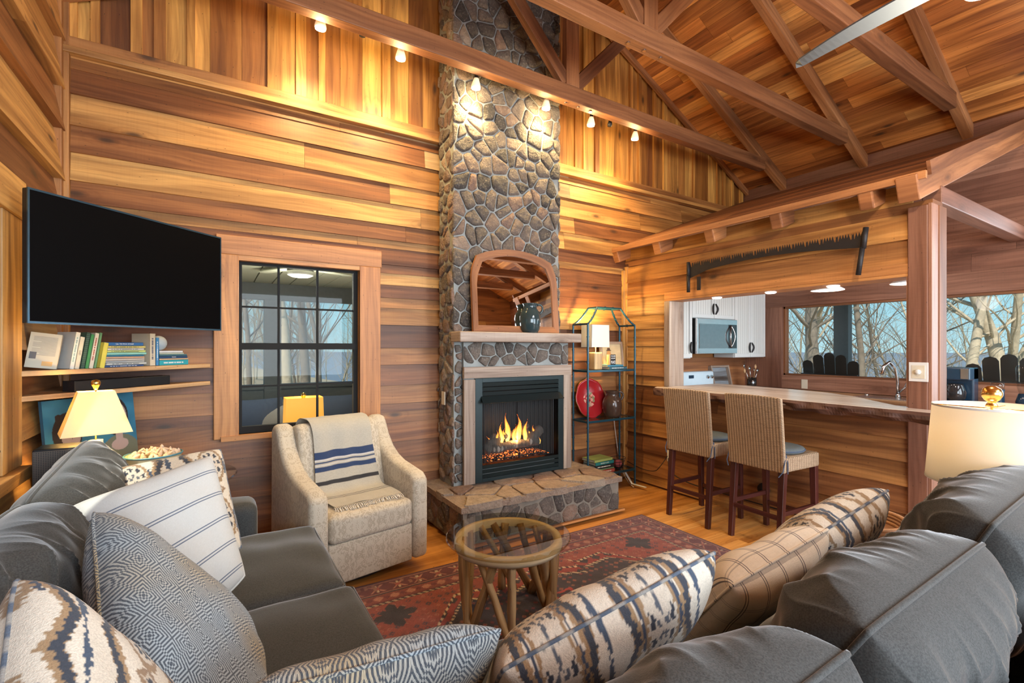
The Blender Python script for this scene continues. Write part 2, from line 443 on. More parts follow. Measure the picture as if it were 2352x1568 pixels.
M['porch_grey'] = plain('grey_porch_paint', (.13, .14, .14), .7)
M['porch_floor'] = plain('porch_deck', (.40, .36, .30), .7)
M['adirondack'] = plain('dark_outdoor_wood', (.030, .022, .015), .6)
M['shell'] = plain('sea_shell', (.62, .48, .36), .5, var=.35, scale=30)
M['rattan'] = wood('rattan', [(0, (.38, .19, .085)), (1, (.52, .30, .15))], .5, knots=0, saw=.5)
def glass_mat(name, tint=(1, 1, 1), fac=.06, rough=0.0, refl=1.4):
    m, b = new_mat(name); ntr = X.nt; ntr.nodes.remove(b)
    t = node('ShaderNodeBsdfTransparent'); t.inputs[0].default_value = (*tint, 1)
    g = node('ShaderNodeBsdfGlossy'); g.inputs['Roughness'].default_value = rough
    fr = node('ShaderNodeFresnel'); fr.inputs[0].default_value = refl
    mx = node('ShaderNodeMixShader'); bf = node('ShaderNodeNewGeometry'); link(X(fr.outputs[0])*(1-X(bf.outputs['Backfacing'])), mx.inputs[0]); link(t.outputs[0], mx.inputs[1]); link(g.outputs[0], mx.inputs[2])
    link(mx.outputs[0], ntr.nodes['Material Output'].inputs[0]); return m
M['pane'] = glass_mat('window_glass', (.97, .98, .98), refl=1.25)
M['screened'] = glass_mat('screened_window_glass', (.84, .86, .86), refl=1.25)
M['tableglass'] = glass_mat('smoked_table_glass', (.80, .76, .66), refl=2.4)
M['clearglass'] = glass_mat('clear_glass', (.86, .88, .88), refl=1.5)
m, b = new_mat('mirror_silver'); setp(b, (.72, .70, .66), .01, 1.0); M['mirror'] = m
def _s():
    pass
def shade_mat(name, col, em, tr=.5):
    m, b = new_mat(name); n = noi(objco(), 300, 2)
    c = mixc(n*.2, col, tuple(q*.8 for q in col)); setp(b, c, .8)
    ntr = X.nt; t = node('ShaderNodeBsdfTranslucent'); link(c, t.inputs[0]); mx = node('ShaderNodeMixShader'); mx.inputs[0].default_value = tr
    link(b.outputs[0], mx.inputs[1]); link(t.outputs[0], mx.inputs[2]); link(mx.outputs[0], ntr.nodes['Material Output'].inputs[0])
    return m
M['shade_cream'] = shade_mat('cream_lamp_shade', (.80, .68, .42), 0, .28)
M['shade_white'] = shade_mat('white_lamp_shade', (.70, .70, .68), 0, .10)
M['shade_orange'] = emit('orange_lit_shade', (.95, .40, .05), 1.0)
M['bulb'] = emit('lit_bulb', (1, .86, .62), 30)
M['puck'] = emit('lit_lens', (1, .92, .85), 6)
M['penlight'] = emit('pendant_diffuser', (1, .86, .78), .75)
# ---------------------------------------------------------------- the room
LX, RX, BY, KX = -.86, 4.05, 4.04, 6.45      # left wall, partition face, gable wall, far eave wall
RZ, SL = 5.50, .504                          # underside of the gable rafter at the ridge, slope
RCX = 2.85
def roofz(x): return RZ+.06-SL*abs(x-RCX)     # underside of the roof boards
mb = MB()
for i in range(-26, 62):                      # strip floor, boards run along X
    y0 = i*.083+.0
    if y0 > BY+.1: break
    x = -1+rng.uniform(0, .8)
    a = -1.0
    while a < 6.6:
        e = min(6.6, a+rng.uniform(.6, 1.7)); mb.box(a, e-.0012, y0-1.2, y0+.0818-1.2, -.02, 0, axis=0); a = e
mb.box(-1, 6.6, -3.1, BY+.1, -.06, -.0201, .3)
struct(mb.build('floor', M['floor']))
def lap(mb, edges, a0, a1, face, depth, axis, jl=(1.2, 3.0), tones={}, thick=.02, out=.022):
    """lapped boards between heights `edges`, from a0 to a1 along axis ('x' or 'y'); depth: plane; face: direction the boards look"""
    for z1, z0 in zip(edges[:-1], edges[1:]):
        a = a0; k = 0
        while a < a1-.01:
            e = a+rng.uniform(*jl)
            if a1-e < .5: e = a1
            t = tones.get((round(z1, 2), k), tones.get(round(z1, 2), None))
            if t is None: t = min(1, max(0, rng.gauss(.58, .27)))
            o1, o0 = thick*.6, thick*.6+out*min(1, (z1-z0)/.15)
            e_ = e-.0015; zz = z0-.012
            if axis == 'x':
                V = [(a, depth+face*o0, zz), (e_, depth+face*o0, zz), (e_, depth+face*o1, z1), (a, depth+face*o1, z1),
                     (a, depth, zz), (e_, depth, zz), (e_, depth, z1), (a, depth, z1)]
            else:
                V = [(depth+face*o0, a, zz), (depth+face*o0, e_, zz), (depth+face*o1, e_, z1), (depth+face*o1, a, z1),
                     (depth, a, zz), (depth, e_, zz), (depth, e_, z1), (depth, a, z1)]
            Fs = [(0, 1, 2, 3), (4, 7, 6, 5), (0, 4, 5, 1), (3, 2, 6, 7), (0, 3, 7, 4), (1, 5, 6, 2)]
            ou, ov = rng.uniform(0, 50), rng.uniform(0, 50); i = 0 if axis == 'x' else 1
            U = [[(V[q][i]+ou, V[q][2]+ov) for q in f] for f in Fs]
            U[2] = [(V[q][i]+ou, V[q][1-i]+ov) for q in Fs[2]]
            mb.add(V, Fs, U, t); a = e; k += 1
ED = [3.378, 3.345, 3.279, 3.12, 2.92, 2.75, 2.57, 2.435, 2.366, 2.224, 2.05, 1.94, 1.853, 1.707, 1.51, 1.366, 1.186, 1.03, .956, .864, .70, .56, .40, .22, 0]
WX0, WX1, WZ0, WZ1 = .13, 1.02, .86, 2.15      # rough opening of the gable window
TL = {(3.28, 0): .35, 3.12: .75, (2.92, 0): .42, (2.92, 1): .7, 2.75: .86, (2.57, 0): .38, (2.57, 1): .55, 2.44: .92, 2.37: .25, 2.22: .28, 2.05: .22, 1.94: .6, 1.85: .78, 1.71: .12, 1.51: .5, 1.37: .25, 1.19: .5, 1.03: .3, .96: .55, .86: .42, .7: .4, .56: .55, .4: .35, .22: .45}
mb = MB()
def cut_lap(x0, x1, hi, lo):
    e = [z for z in ED if lo < z < hi]; e = [hi]+e+[lo]
    lap(mb, e, x0, x1, -1, BY, 'x', (1.3, 2.6), TL)
cut_lap(LX, 6.5, 3.378, 2.15)
mb2 = [z for z in ED if z <= 2.15]
cut_lap(LX, WX0, 2.15, .86); cut_lap(WX1, 6.5, 2.15, .86); cut_lap(LX, 6.5, .86, 0)
mb.box(LX-.1, WX0, BY, BY+.12, -.05, 3.4, .3); mb.box(WX1, 6.6, BY, BY+.12, -.05, 3.4, .3)
mb.box(WX0, WX1, BY, BY+.12, -.05, WZ0, .3); mb.box(WX0, WX1, BY, BY+.12, WZ1, 3.4, .3)
struct(mb.build('wall_back', M['siding']), 'lapped reclaimed boards of the chimney wall')
mb = MB(); x = LX-.05
tr = random.Random(3)
while x < 6.55:
    wd = tr.uniform(.11, .21); zt = lambda q: min(roofz(q)+.02, 5.6)
    xm = x+wd
    t = min(1, max(0, tr.gauss(.62, .25)))
    if x < RCX < xm: xm = RCX
    mb.box(x, xm-.002, BY-.012, BY+.02, 3.42, 3.42, t, axis=2, top=(zt(x), zt(xm)))
    if tr.random() < .62:
        bw = tr.uniform(.035, .075); c0 = xm-bw/2
        if c0 > LX: mb.box(c0, min(c0+bw, 6.55), BY-.036, BY-.012, 3.42, 3.42, min(1, max(0, tr.gauss(.7, .2))), axis=2, top=(zt(c0)-.02, zt(c0+bw)-.02))
    x = xm
g0 = MB(); g0.box(LX-.1, RCX, BY+.02, BY+.1, 3.38, 3.38, .3, top=(roofz(LX-.1)+.1, roofz(RCX)+.1)); g0.box(RCX, 6.6, BY+.02, BY+.1, 3.38, 3.38, .3, top=(roofz(RCX)+.1, roofz(6.6)+.1))
g0.v and mb.add(g0.v, g0.f, g0.uv and [g0.uv[4*i:4*i+4] for i in range(len(g0.f))], .3)
struct(mb.build('wall_gable', M['gable']), 'upright board and batten boards filling the gable')
mb = MB(); mb.box(LX, 6.45, BY-.055, BY, 3.378, 3.455, .55); mb.box(LX, 6.45, BY-.075, BY, 3.345, 3.385, .8)
struct(mb.build('trim_1', M['siding'], bevel=.004), 'moulding board between the lapped wall and the gable boards')
# left wall: wide boards that lap steeply, with its window
mb = MB(); LE = [3.75, 3.42, 3.12, 2.86, 2.55, 2.28]
lap(mb, LE, -3, BY, 1, LX, 'y', (1.4, 3), {3.42: .8, 3.12: .45, 2.86: .85, 2.55: .3}, .025, .05)
lap(mb, [2.28, 2.0, 1.75, 1.5, 1.25, 1.05, .9], 3.0, BY, 1, LX, 'y', (2, 3), {2.28: .35, 1.5: .35, 1.25: .8}, .02, .04)
lap(mb, [2.28, 2.0, 1.75, 1.5, 1.25, 1.05, .9], -3, 1.7, 1, LX, 'y', (2, 3), {}, .02, .04)
lap(mb, [.9, .62, .38, .18, 0], -3, BY, 1, LX, 'y', (1.4, 3), {.9: .85}, .02, .03)
for a, b_, z0, z1 in ((-3.1, 1.7, -.05, 3.75), (3.0, BY+.1, -.05, 3.75), (1.7, 3.0, -.05, .9), (1.7, 3.0, 2.1, 3.75)):
    mb.box(LX-.12, LX, a, b_, z0, z1, .4)
struct(mb.build('wall_left', M['siding']), 'wide lapped boards of the left wall')
mb = MB(); mb.box(LX, -.805, 3.94, BY-.02, 0, 3.72, .5); mb.box(-.865, -.78, BY-.06, BY-.01, 0, 3.72, .62)
struct(mb.build('trim_2', M['siding'], bevel=.005), 'square corner post where left and chimney walls meet')
# roof: boards run along Y
mb = MB(); x = RCX
for sg in (-1, 1):
    lim = 3.75; q = 0.0
    ca, sa = math.cos(math.atan(SL)), math.sin(math.atan(SL))
    while q < lim*1.13:
        wd = rng.uniform(.125, .15); y = -3.1
        while y < BY+.02:
            e = min(BY+.02, y+rng.uniform(.9, 2.4)); t = min(1, max(0, rng.gauss(.5, .28)))
            q0, q1 = q, q+wd-.003
            P = lambda qq, dz: (RCX+sg*(qq*ca+dz*sa), RZ+.06-qq*sa+dz*ca)
            a0, a1, b0, b1 = P(q0, 0), P(q1, 0), P(q0, .02), P(q1, .02)
            V = [(a0[0], y, a0[1]), (a1[0], y, a1[1]), (a1[0], e-.002, a1[1]), (a0[0], e-.002, a0[1]), (b0[0], y, b0[1]), (b1[0], y, b1[1]), (b1[0], e-.002, b1[1]), (b0[0], e-.002, b0[1])]
            Fs = [(0, 3, 2, 1), (4, 5, 6, 7), (0, 1, 5, 4), (2, 3, 7, 6), (1, 2, 6, 5), (3, 0, 4, 7)]
            ou, ov = rng.uniform(0, 50), rng.uniform(0, 50)
            mb.add(V, Fs, [[(V[k][1]+ou, V[k][0]*1.1+V[k][2]*.0+ov) for k in f] for f in Fs], t); y = e
        q += wd
    for k in (0,):
        A = (RCX, RZ+.09); B_ = (RCX+sg*4.3, RZ+.09-SL*4.3)
        V = [(A[0], -3.2, A[1]), (B_[0], -3.2, B_[1]), (B_[0], BY+.1, B_[1]), (A[0], BY+.1, A[1])]
        V += [(p[0], p[1], p[2]+.05) for p in V]
        mb.add(V, [(0, 3, 2, 1), (4, 5, 6, 7), (0, 1, 5, 4), (2, 3, 7, 6), (1, 2, 6, 5), (3, 0, 4, 7)], None, .2)
struct(mb.build('ceiling', M['roof']), 'sloping board ceiling under the open trusses')
# rear wall behind the camera (assumed openings where the added fill lamps stand)
mb = MB(); lap(mb, [5.5, 5.2, 4.9, 4.6, 4.3, 4.2], 1.0, 4.7, 1, -3.0, 'x'); lap(mb, [3.2, 2.9, 2.65], LX, 6.5, 1, -3.0, 'x')
for a, b_, z0, z1 in ((LX-.1, -.7, -.05, 3.2), (2.45, 2.95, -.05, 2.65), (5.45, 6.55, -.05, 2.65), (-.7, 2.45, -.05, .85)): mb.box(a, b_, -3.1, -3.0, z0, z1, .4, axis=0)
mb.box(LX-.1, 6.55, -3.1, -3.0, 2.65, 3.2, .5, axis=0); mb.box(LX-.1, 1.5, -3.1, -3.0, 3.2, 3.2, .5, axis=0, top=(roofz(LX-.1), roofz(1.5))); mb.box(4.2, 6.55, -3.1, -3, 3.2, 3.2, .5, axis=0, top=(roofz(4.2), roofz(6.55)))
mb.box(1.5, RCX, -3.1, -3, 4.2, 4.2, .5, axis=0, top=(roofz(1.5), roofz(RCX))); mb.box(RCX, 4.2, -3.1, -3, 4.2, 4.2, .5, axis=0, top=(roofz(RCX), roofz(4.2)))
struct(mb.build('wall_rear', M['siding']), 'board wall behind the sofa')
# far eave wall of the kitchen with two wide windows
mb = MB(); KW = [(1.98, 3.47), (-1.2, 1.88)]; KZ0, KZ1 = 1.135, 2.045
lap(mb, [3.75, 3.52], -3, BY, -1, KX+.05, 'y', (1.5, 2.6), {3.75: .8}, .02, .03)
mb.box(KX, KX+.15, -3.1, BY, 3.0, 3.8, .2, axis=1)
lap(mb, [3.52, 3.2, 2.95, 2.66, 2.45, 2.262], -3, BY, -1, KX+.0, 'y', (1.5, 2.6), {3.52: .8, 3.2: .3, 2.95: .45, 2.66: .25, 2.45: .3}, .012, .012)
for a, b_ in ((-3.1, -1.2), (1.88, 1.98), (3.47, BY)): mb.box(KX, KX+.15, a, b_, -.05, 3.0, .3, axis=2)
for a, b_ in KW: mb.box(KX, KX+.15, a, b_, -.05, KZ0, .3, axis=1); mb.box(KX, KX+.15, a, b_, KZ1, 3.0, .3, axis=1)
struct(mb.build('wall_far', M['pinktrim']), 'far board wall of the kitchen')
mb = MB(); mb.box(KX-.02, KX, -2.9, BY-.02, KZ1+.0, 2.262, .55); mb.box(KX-.016, KX, 3.47, BY-.03, .96, KZ1, .5, axis=2); mb.box(KX-.016, KX, -2.9, 3.47, .96, KZ0-.0, .75, axis=1)
mb.box(KX-.018, KX, 1.885, 1.975, KZ0, KZ1, .5)
struct(mb.build('trim_3', M['pinktrim'], bevel=.003), 'smooth pinkish casing boards around the kitchen windows')
for i, (a, b_) in enumerate(KW):
    wn = thing('window_%d' % (3+i), '', 'window'); del wn['category']; struct(wn, ['wide kitchen window beside the cabinets', 'wide window to the right of the partition post'][i])
    m_ = MB(); fx0, fx1 = KX+.03, KX+.12
    for y0, y1 in ((a, a+.02), (b_-.02, b_)): m_.box(fx0, fx1, y0, y1, KZ0, KZ1, .1)
    m_.box(fx0, fx1, a, b_, KZ0, KZ0+.02, .1); m_.box(fx0, fx1, a, b_, KZ1-.025, KZ1, .1)
    m_.build('window_frame', M['beam'], wn)
    m_ = MB(); m_.box(KX+.07, KX+.075, a+.02, b_-.02, KZ0+.02, KZ1-.025); m_.build('pane', M['pane'], wn)
# gable window
wn = thing('window_1', '', 'window', (.58, BY, WZ0)); del wn['category']; struct(wn, 'black sash window left of the chimney')
m_ = MB()
m_.box(.0, 1.19, BY-.055, BY-.02, 2.175, 2.315, .62); m_.build('head_casing', M['trim'], wn, bevel=.004)
m_ = MB(); m_.box(-.015, WX0+.012, BY-.055, BY-.02, .84, 2.175, .72); m_.build('side_casing', M['trim'], wn, bevel=.004)
m_ = MB(); m_.box(WX1-.012, 1.18, BY-.055, BY-.02, .82, 2.175, .5); m_.build('side_casing', M['trim'], wn, bevel=.004)
m_ = MB(); m_.box(WX0-.02, WX0+.012, BY-.05, BY+.12, WZ0-.02, WZ1, .5, axis=2); m_.box(WX1-.012, WX1+.03, BY-.05, BY+.12, WZ0-.02, WZ1, .8, axis=2)
m_.box(WX0, WX1, BY-.05, BY+.12, WZ1-.01, WZ1+.03, .8); m_.box(WX0-.1, WX1+.1, BY-.07, BY+.12, WZ0-.035, WZ0, .7); m_.build('jamb_lining', M['trim'], wn)
m_ = MB(); x0, x1, z0, z1 = WX0+.012, WX1-.012, WZ0, WZ1-.01; f0, f1 = BY+.015, BY+.06
m_.box(x0, x0+.022, f0, f1, z0, z1); m_.box(x1-.035, x1, f0, f1, z0, z1); m_.box(x0+.022, x1-.035, f0, f1, z1-.018, z1); m_.box(x0+.022, x1-.035, f0, f1, z0, z0+.05)
m_.box(x0+.003, x1-.003, f0-.012, f1-.003, 1.485, 1.535)
m_.build('sash_frame', M['sash'], wn)
m_ = MB()
for xx in (x0+.262, x0+.262+.282): m_.box(xx, xx+.016, BY+.03, BY+.05, z0+.05, z1-.018)
for zz in (1.80, 1.20): m_.box(x0+.02, x1-.03, BY+.032, BY+.048, zz, zz+.014)
m_.build('muntins', M['sash'], wn)
m_ = MB(); m_.box(x0+.01, x1-.02, BY+.038, BY+.042, z0+.03, z1-.01); m_.build('pane', M['screened'], wn)
# left window
wn = thing('window_2', '', 'window', (LX, 2.3, .9)); del wn['category']; struct(wn, 'wood-cased window in the left wall')
m_ = MB(); m_.box(LX, -.80, 2.97, 3.22, .93, 2.12, .9); m_.box(LX, -.80, 1.5, 1.72, .93, 2.12, .8); m_.build('side_casing', M['siding'], wn, bevel=.004)
m_ = MB(); m_.box(LX, -.785, 1.5, 3.22, 2.12, 2.30, .9, axis=1); m_.build('head_casing', M['siding'], wn, bevel=.004)
m_ = MB(); m_.box(LX-.1, -.76, 1.5, 3.2, .87, .93, .9, axis=1); m_.build('window_sill', M['siding'], wn, bevel=.004)
m_ = MB(); m_.box(LX-.1, -.81, 2.94, 2.99, .93, 2.12, .75); m_.box(LX-.1, -.81, 2.06, 2.12, 1.7, 3, .5) if False else None; m_.build('jamb_lining', M['siding'], wn)
m_ = MB(); m_.box(LX-.08, LX-.05, 2.87, 2.95, .93, 2.12); m_.box(LX-.08, LX-.05, 1.72, 2.95, .93, .99); m_.box(LX-.08, LX-.05, 1.72, 2.95, 2.06, 2.12); m_.build('sash_frame', M['porch_grey'], wn)
m_ = MB(); m_.box(LX-.07, LX-.065, 1.72, 2.9, .97, 2.1); m_.build('pane', M['screened'], wn)
# ---- partition with the pass-through
PT = .21; OY0, OY1, OZ = 1.31, 3.345, 1.99
mb = MB()
lap(mb, [2.43, 2.26, 2.075], OY0-.0, 3.98, -1, RX+.03, 'y', (3, 4), {2.43: .72, 2.26: .52}, .018, .02)
lap(mb, [2.64, 2.43], OY0, BY-.02, -1, RX+.05, 'y', (3, 4), {2.64: .8}, .01, .012)
lap(mb, [2.075, 1.87, 1.72, 1.53, 1.36, 1.20, 1.09], OY1+.075, BY-.02, -1, RX+.03, 'y', (2, 3), {2.08: .95, 1.87: .85, 1.72: .75, 1.53: .8, 1.36: .5, 1.2: .7}, .018, .02)
lap(mb, [1.02, .88, .72, .55, .36, .12], OY0-.01, BY-.02, -1, RX+.03, 'y', (1.2, 2.6), {1.02: .45, .88: .5, .72: .6, .55: .35, .36: .5}, .018, .022)
for a, b_, z0, z1 in ((1.2, BY, -.02, 1.02), (1.2, BY, 2.0, 2.5), (OY1+.03, BY, 1.0, 2.1)): mb.box(RX+.03, RX+PT, a, b_, z0, z1, .45, axis=1)
struct(mb.build('wall_right', M['siding']), 'board partition between living room and kitchen')
mb = MB(); mb.box(RX+.005, RX+.03, 1.2, BY-.02, 0, .125, .85)
struct(mb.build('baseboard_right', M['siding'], bevel=.003), 'plain wooden baseboard along the partition')
mb = MB()
mb.box(RX-.005, RX+PT+.01, OY0, OY1+.07, OZ, OZ+.022, .75, axis=1); mb.box(RX-.008, RX+.03, OY0, OY1+.07, OZ+.022, 2.08, .6, axis=1)
struct(mb.build('trim_4', M['trim'], bevel=.003), 'head board over the pass-through opening')
mb = MB(); mb.box(RX-.01, RX+PT+.01, OY1, OY1+.07, 1.09, OZ+.0, .8)
struct(mb.build('trim_5', M['grey_wood'], bevel=.003), 'pale weathered jamb on the left of the pass-through')
mb = MB(); mb.box(RX, RX+.05, 3.96, BY-.02, 0, 2.44, .8); mb.box(RX-.03, RX, 3.985, BY-.02, 0, 2.4, .9); mb.box(RX-.012, RX+.03, 3.84, 3.86, 2.08, 2.43, .4) if False else None
struct(mb.build('trim_6', M['siding'], bevel=.003), 'narrow corner boards in the corner behind the shelf stand')
post = thing('wall_post', 'tall reddish timber post at the end of the partition beside the lamp', 'post', (4.17, 1.22, 0))
mb = MB(); mb.box(RX-.012, RX+.03, 1.215, OY0+.012, 0, 2.46, .35); mb.build('face_board', M['pinktrim'], post, bevel=.004)
mb = MB(); mb.box(RX-.0, RX+.12, 1.195, 1.2155, 0, 2.47, .7); mb.build('end_board', M['pinktrim'], post, bevel=.003)
mb = MB(); mb.box(RX+.12, RX+.255, 1.19, 1.2155, 0, 2.47, .12); mb.build('end_board', M['beam'], post, bevel=.003)
mb = MB(); mb.box(RX+.03, RX+.25, 1.2156, OY0+.01, 0, 2.46, .3); mb.build('core', M['pinktrim'], post)
mb = MB(); mb.box(RX-.004, RX+PT+.01, OY0+.0125, OY0+.022, 1.09, OZ, .7, axis=2); mb.build('jamb_board', M['pinktrim'], post)
# kitchen loft deck rising away from the partition, on sloping joists
DS = .375; DA = math.atan(DS)
def deckz(x): return 2.62+DS*(x-3.88)
mb = MB(); n_ = 16
for k in range(n_):
    x0 = 3.88+(KX-3.88)*k/n_; x1 = 3.88+(KX-3.88)*(k+1)/n_-.003
    y = 1.17
    while y < BY-.03:
        e = min(BY-.03, y+rng.uniform(1, 2.4)); mb.box(x0, x1, y, e-.002, deckz(x0), deckz(x0), axis=1, top=(deckz(x0)+.02, deckz(x1)+.02), tone=rng.uniform(0, .6))
        for q in range(8):
            v = mb.v[-8+q]
            if q in (1, 2): mb.v[-8+q] = (v[0], v[1], deckz(x1))
        y = e
struct(mb.build('ceiling_kitchen', M['beam']), 'sloping board deck over the kitchen')
mb = MB(); mb.bar((3.87, 1.17, 2.615), (3.87, BY-.03, 2.615), .022, .05, .6)
mb.bar((3.88, 1.16, 2.655), (KX, 1.16, deckz(KX)+.035), .02, .09, .15)
struct(mb.build('trim_7', M['beam']), 'edge boards of the kitchen deck')
for i, (y0, y1) in enumerate(((3.95, 4.03), (3.35, 3.43), (2.73, 2.81), (2.11, 2.19), (1.47, 1.56))):
    mb = MB(); a = Vector((3.89, (y0+y1)/2, 2.545)); b_ = Vector((KX-.05, (y0+y1)/2, 2.545+DS*(KX-.05-3.89)))
    mb.bar(a, b_, .095, .15, .35+.12*(i % 3))
    o = recenter(mb.build('ceiling_joist', M['beam'], bevel=.012))
    tag(o, ['sawn joist end under the deck, tight in the corner by the chimney wall', 'sawn joist end above the left end of the pass-through', 'sawn joist end above the left handle of the old saw', 'sawn joist end above the middle of the old saw', 'sawn joist end above the right handle of the old saw'][i], 'joist', 'joists carrying the kitchen deck')
mb = MB(); mb.bar((3.87, 1.27, 2.545), (KX-.03, 1.27, 2.545+DS*(KX-3.9)), .12, .17, .45)
tag(recenter(mb.build('sloping_beam', M['beam'], bevel=.008)), 'big sloping beam on top of the partition post rising to the far wall', 'beam')
mb = MB(); mb.bar((RX+.20, 1.255, 2.56), (KX, 1.255, 2.56), .11, .12, .3)
tag(recenter(mb.build('tie_beam', M['pinktrim'], bevel=.006)), 'level beam running from the partition post to the far wall', 'beam')
# ---- roof trusses
def truss(Y, label, nm='roof_truss'):
    t = thing(nm, label, 'truss', (RCX, Y, 3.77), group='open roof trusses')
    m_ = MB(); m_.bar((-.85, Y, 3.845), (5.95, Y, 3.845), .095, .15, rng.uniform(.2, .6)); m_.build('chord', M['beam'], t, bevel=.006)
    for sg in (-1, 1):
        xe = 3.72 if sg > 0 else 3.6
        m_ = MB(); m_.bar((RCX, Y, RZ+.0), (RCX+sg*xe, Y, RZ-SL*xe), .085, .13, rng.uniform(.2, .8)); m_.build('rafter', M['beam'], t, bevel=.006)
        m_ = MB(); m_.bar((2.80+sg*.06, Y, 3.95), (2.80+sg*1.0, Y, 4.93), .07, .12, rng.uniform(.1, .5)); m_.build('web', M['beam'], t, bevel=.005)
    m_ = MB(); m_.bar((2.80, Y, 3.92), (2.80, Y, 5.4), .09, .15, .45, up=(1, 0, 0)); m_.build('king_post', M['beam'], t, bevel=.005)
    if Y > 2:
        m_ = MB()
        bx = (2.60, 2.75, 2.90) if Y > 3 else (2.34, 2.50, 2.66)
        for q in (bx if Y > 3 else (2.45, 2.62, 2.80)):
            m_ = MB(); m_.lathe([(.0, -.008), (.014, -.008), (.016, 0)], (q+.15, Y, 3.768), 10); m_.build('bolt', M['chrome'], t)
    return t
truss(3.46, 'open roof truss nearest the chimney, carrying the row of spotlights')
truss(2.53, 'middle open roof truss with bolts under its chord')
truss(1.62, 'open roof truss whose chord passes behind the white fan blade')
truss(.70, 'open roof truss above the sofa'); truss(-.22, 'open roof truss behind the fan'); truss(-1.14, 'open roof truss near the rear wall'); truss(-2.06, 'open roof truss at the rear wall')
for sg in (-1, 1):
    m_ = MB(); m_.bar((RCX, BY-.07, RZ+.03), (RCX+sg*3.7, BY-.07, RZ+.03-SL*3.7), .045, .07, .55)
    tag(recenter(m_.build('gable_rafter', M['beam'], bevel=.004)), ['thin rafter along the gable boards on the left', 'thin rafter along the gable boards on the right, running down to the kitchen'][sg > 0], 'rafter')
# ---------------------------------------------------------------- chimney
def clip(poly, nx, ny, d):
    out = []
    for i in range(len(poly)):
        a, b_ = poly[i], poly[(i+1) % len(poly)]
        da = a[0]*nx+a[1]*ny-d; db = b_[0]*nx+b_[1]*ny-d
        if da <= 0: out.append(a)
        if (da < 0 < db) or (db < 0 < da):
            t = da/(da-db); out.append((a[0]+(b_[0]-a[0])*t, a[1]+(b_[1]-a[1])*t))
    return out
def stones(mb, w_, h_, size, P, relief=.019, gap=.0052, seed=1, asp=1.0, tone=(.35, .25), flat=False, wrap=0.0):
    r = random.Random(seed); nx = max(1, round(w_/size)); ny = max(1, round(h_/(size*asp)))
    pts = []
    for j in range(-1, ny+1):
        for i in range(-1, nx+1):
            pts.append(((i+.5+r.uniform(-.46, .46)+(.5 if j % 2 else 0)*.5)*w_/nx, (j+.5+r.uniform(-.46, .46))*h_/ny))
    for k, (cx, cy) in enumerate(pts):
        if not (-.01 < cx < w_+.01 and -.01 < cy < h_+.01): continue
        poly = [(0-wrap, 0), (w_+wrap, 0), (w_+wrap, h_), (0-wrap, h_)]
        for q in sorted(pts, key=lambda q: (q[0]-cx)**2+(q[1]-cy)**2)[1:16]:
            dx, dy = q[0]-cx, q[1]-cy; L = math.hypot(dx, dy)
            if L > size*3.2: break
            dx /= L; dy /= L; poly = clip(poly, dx, dy, (cx+q[0])/2*dx+(cy+q[1])/2*dy-gap*r.uniform(.6, 1.3))
            if len(poly) < 3: break
        if len(poly) < 3: continue
        for _ in range(2):
            n = len(poly); q = []
            for i in range(n):
                a, b_ = poly[i], poly[(i+1) % n]
                q += [(a[0]*.87+b_[0]*.13, a[1]*.87+b_[1]*.13), (a[0]*.13+b_[0]*.87, a[1]*.13+b_[1]*.87)]
            poly = q
        n = len(poly)
        if n > 28: poly = poly[::2]; n = len(poly)
        mx = sum(p[0] for p in poly)/n; my = sum(p[1] for p in poly)/n
        V = []; rel = relief*r.uniform(.6, 1.3); ax, ay = r.uniform(-.2, .2), r.uniform(-.2, .2)
        for s_, hh in ((1.0, -.3), (.97, .35), (.86, .78), (.6, 1.0), (.28, 1.05)):
            for p in poly:
                x = mx+(p[0]-mx)*s_; y = my+(p[1]-my)*s_
                nz = noise.noise(Vector((x*22, y*22, seed*3.7)))*.42+noise.noise(Vector((x*60, y*60, seed)))*.16
                tilt = ((x-mx)*ax+(y-my)*ay)/size*2
                hx = hh+(nz+tilt)*(1 if hh > 0 else 0)
                if flat: hx = min(hx, .8+nz*.4)
                V.append(P(x+nz*.004, y+nz*.004, hx*rel))
        V.append(P(mx, my, rel*(1.05)))
        Fs = []
        for a in range(4):
            for i in range(n):
                j = (i+1) % n; Fs.append((a*n+i, a*n+j, (a+1)*n+j, (a+1)*n+i))
        for i in range(n): Fs.append((4*n+i, 4*n+(i+1) % n, 5*n))
        mb.add(V, Fs, None, min(1, max(0, r.gauss(*tone))))
CX0, CX1, CY_ = 1.712, 2.86, 3.69
chim = thing('stone_chimney', 'tall fieldstone chimney rising to the roof', 'chimney', ((CX0+CX1)/2, (CY_+BY)/2, 0))
m_ = MB(); m_.box(CX0+.012, CX1-.012, CY_+.01, BY-.04, 1.20, 4.9, .5, axis=2, top=(roofz(CX0)-.03, roofz(CX1)-.07))
for a in ((CX0+.012, 1.955, CY_+.01, 0), (2.815, CX1-.012, CY_+.01, 0), (1.80, 1.955, 3.665, .32), (2.815, 2.94, 3.665, .32)): m_.box(a[0], a[1], a[2], BY-.04, a[3], 1.2, .5)
m_.box(1.80, 2.94, 3.665, CY_+.01, 1.2, 1.545, .5); m_.box(1.955, 2.815, 3.70, BY-.04, 0, .44, .5); m_.box(1.955, 2.815, 3.99, BY-.04, .44, 1.2, .5)
m_.build('mortar', M['mortar'], chim)
m_ = MB(); zf = 1.56
stones(m_, CX1-CX0, 4.9-zf, .135, lambda u, v, h: (CX0+u, CY_+.008-h, zf+v), seed=1, tone=(.38, .24))
m_.build('front_stones', M['stone'], chim, smooth=True)
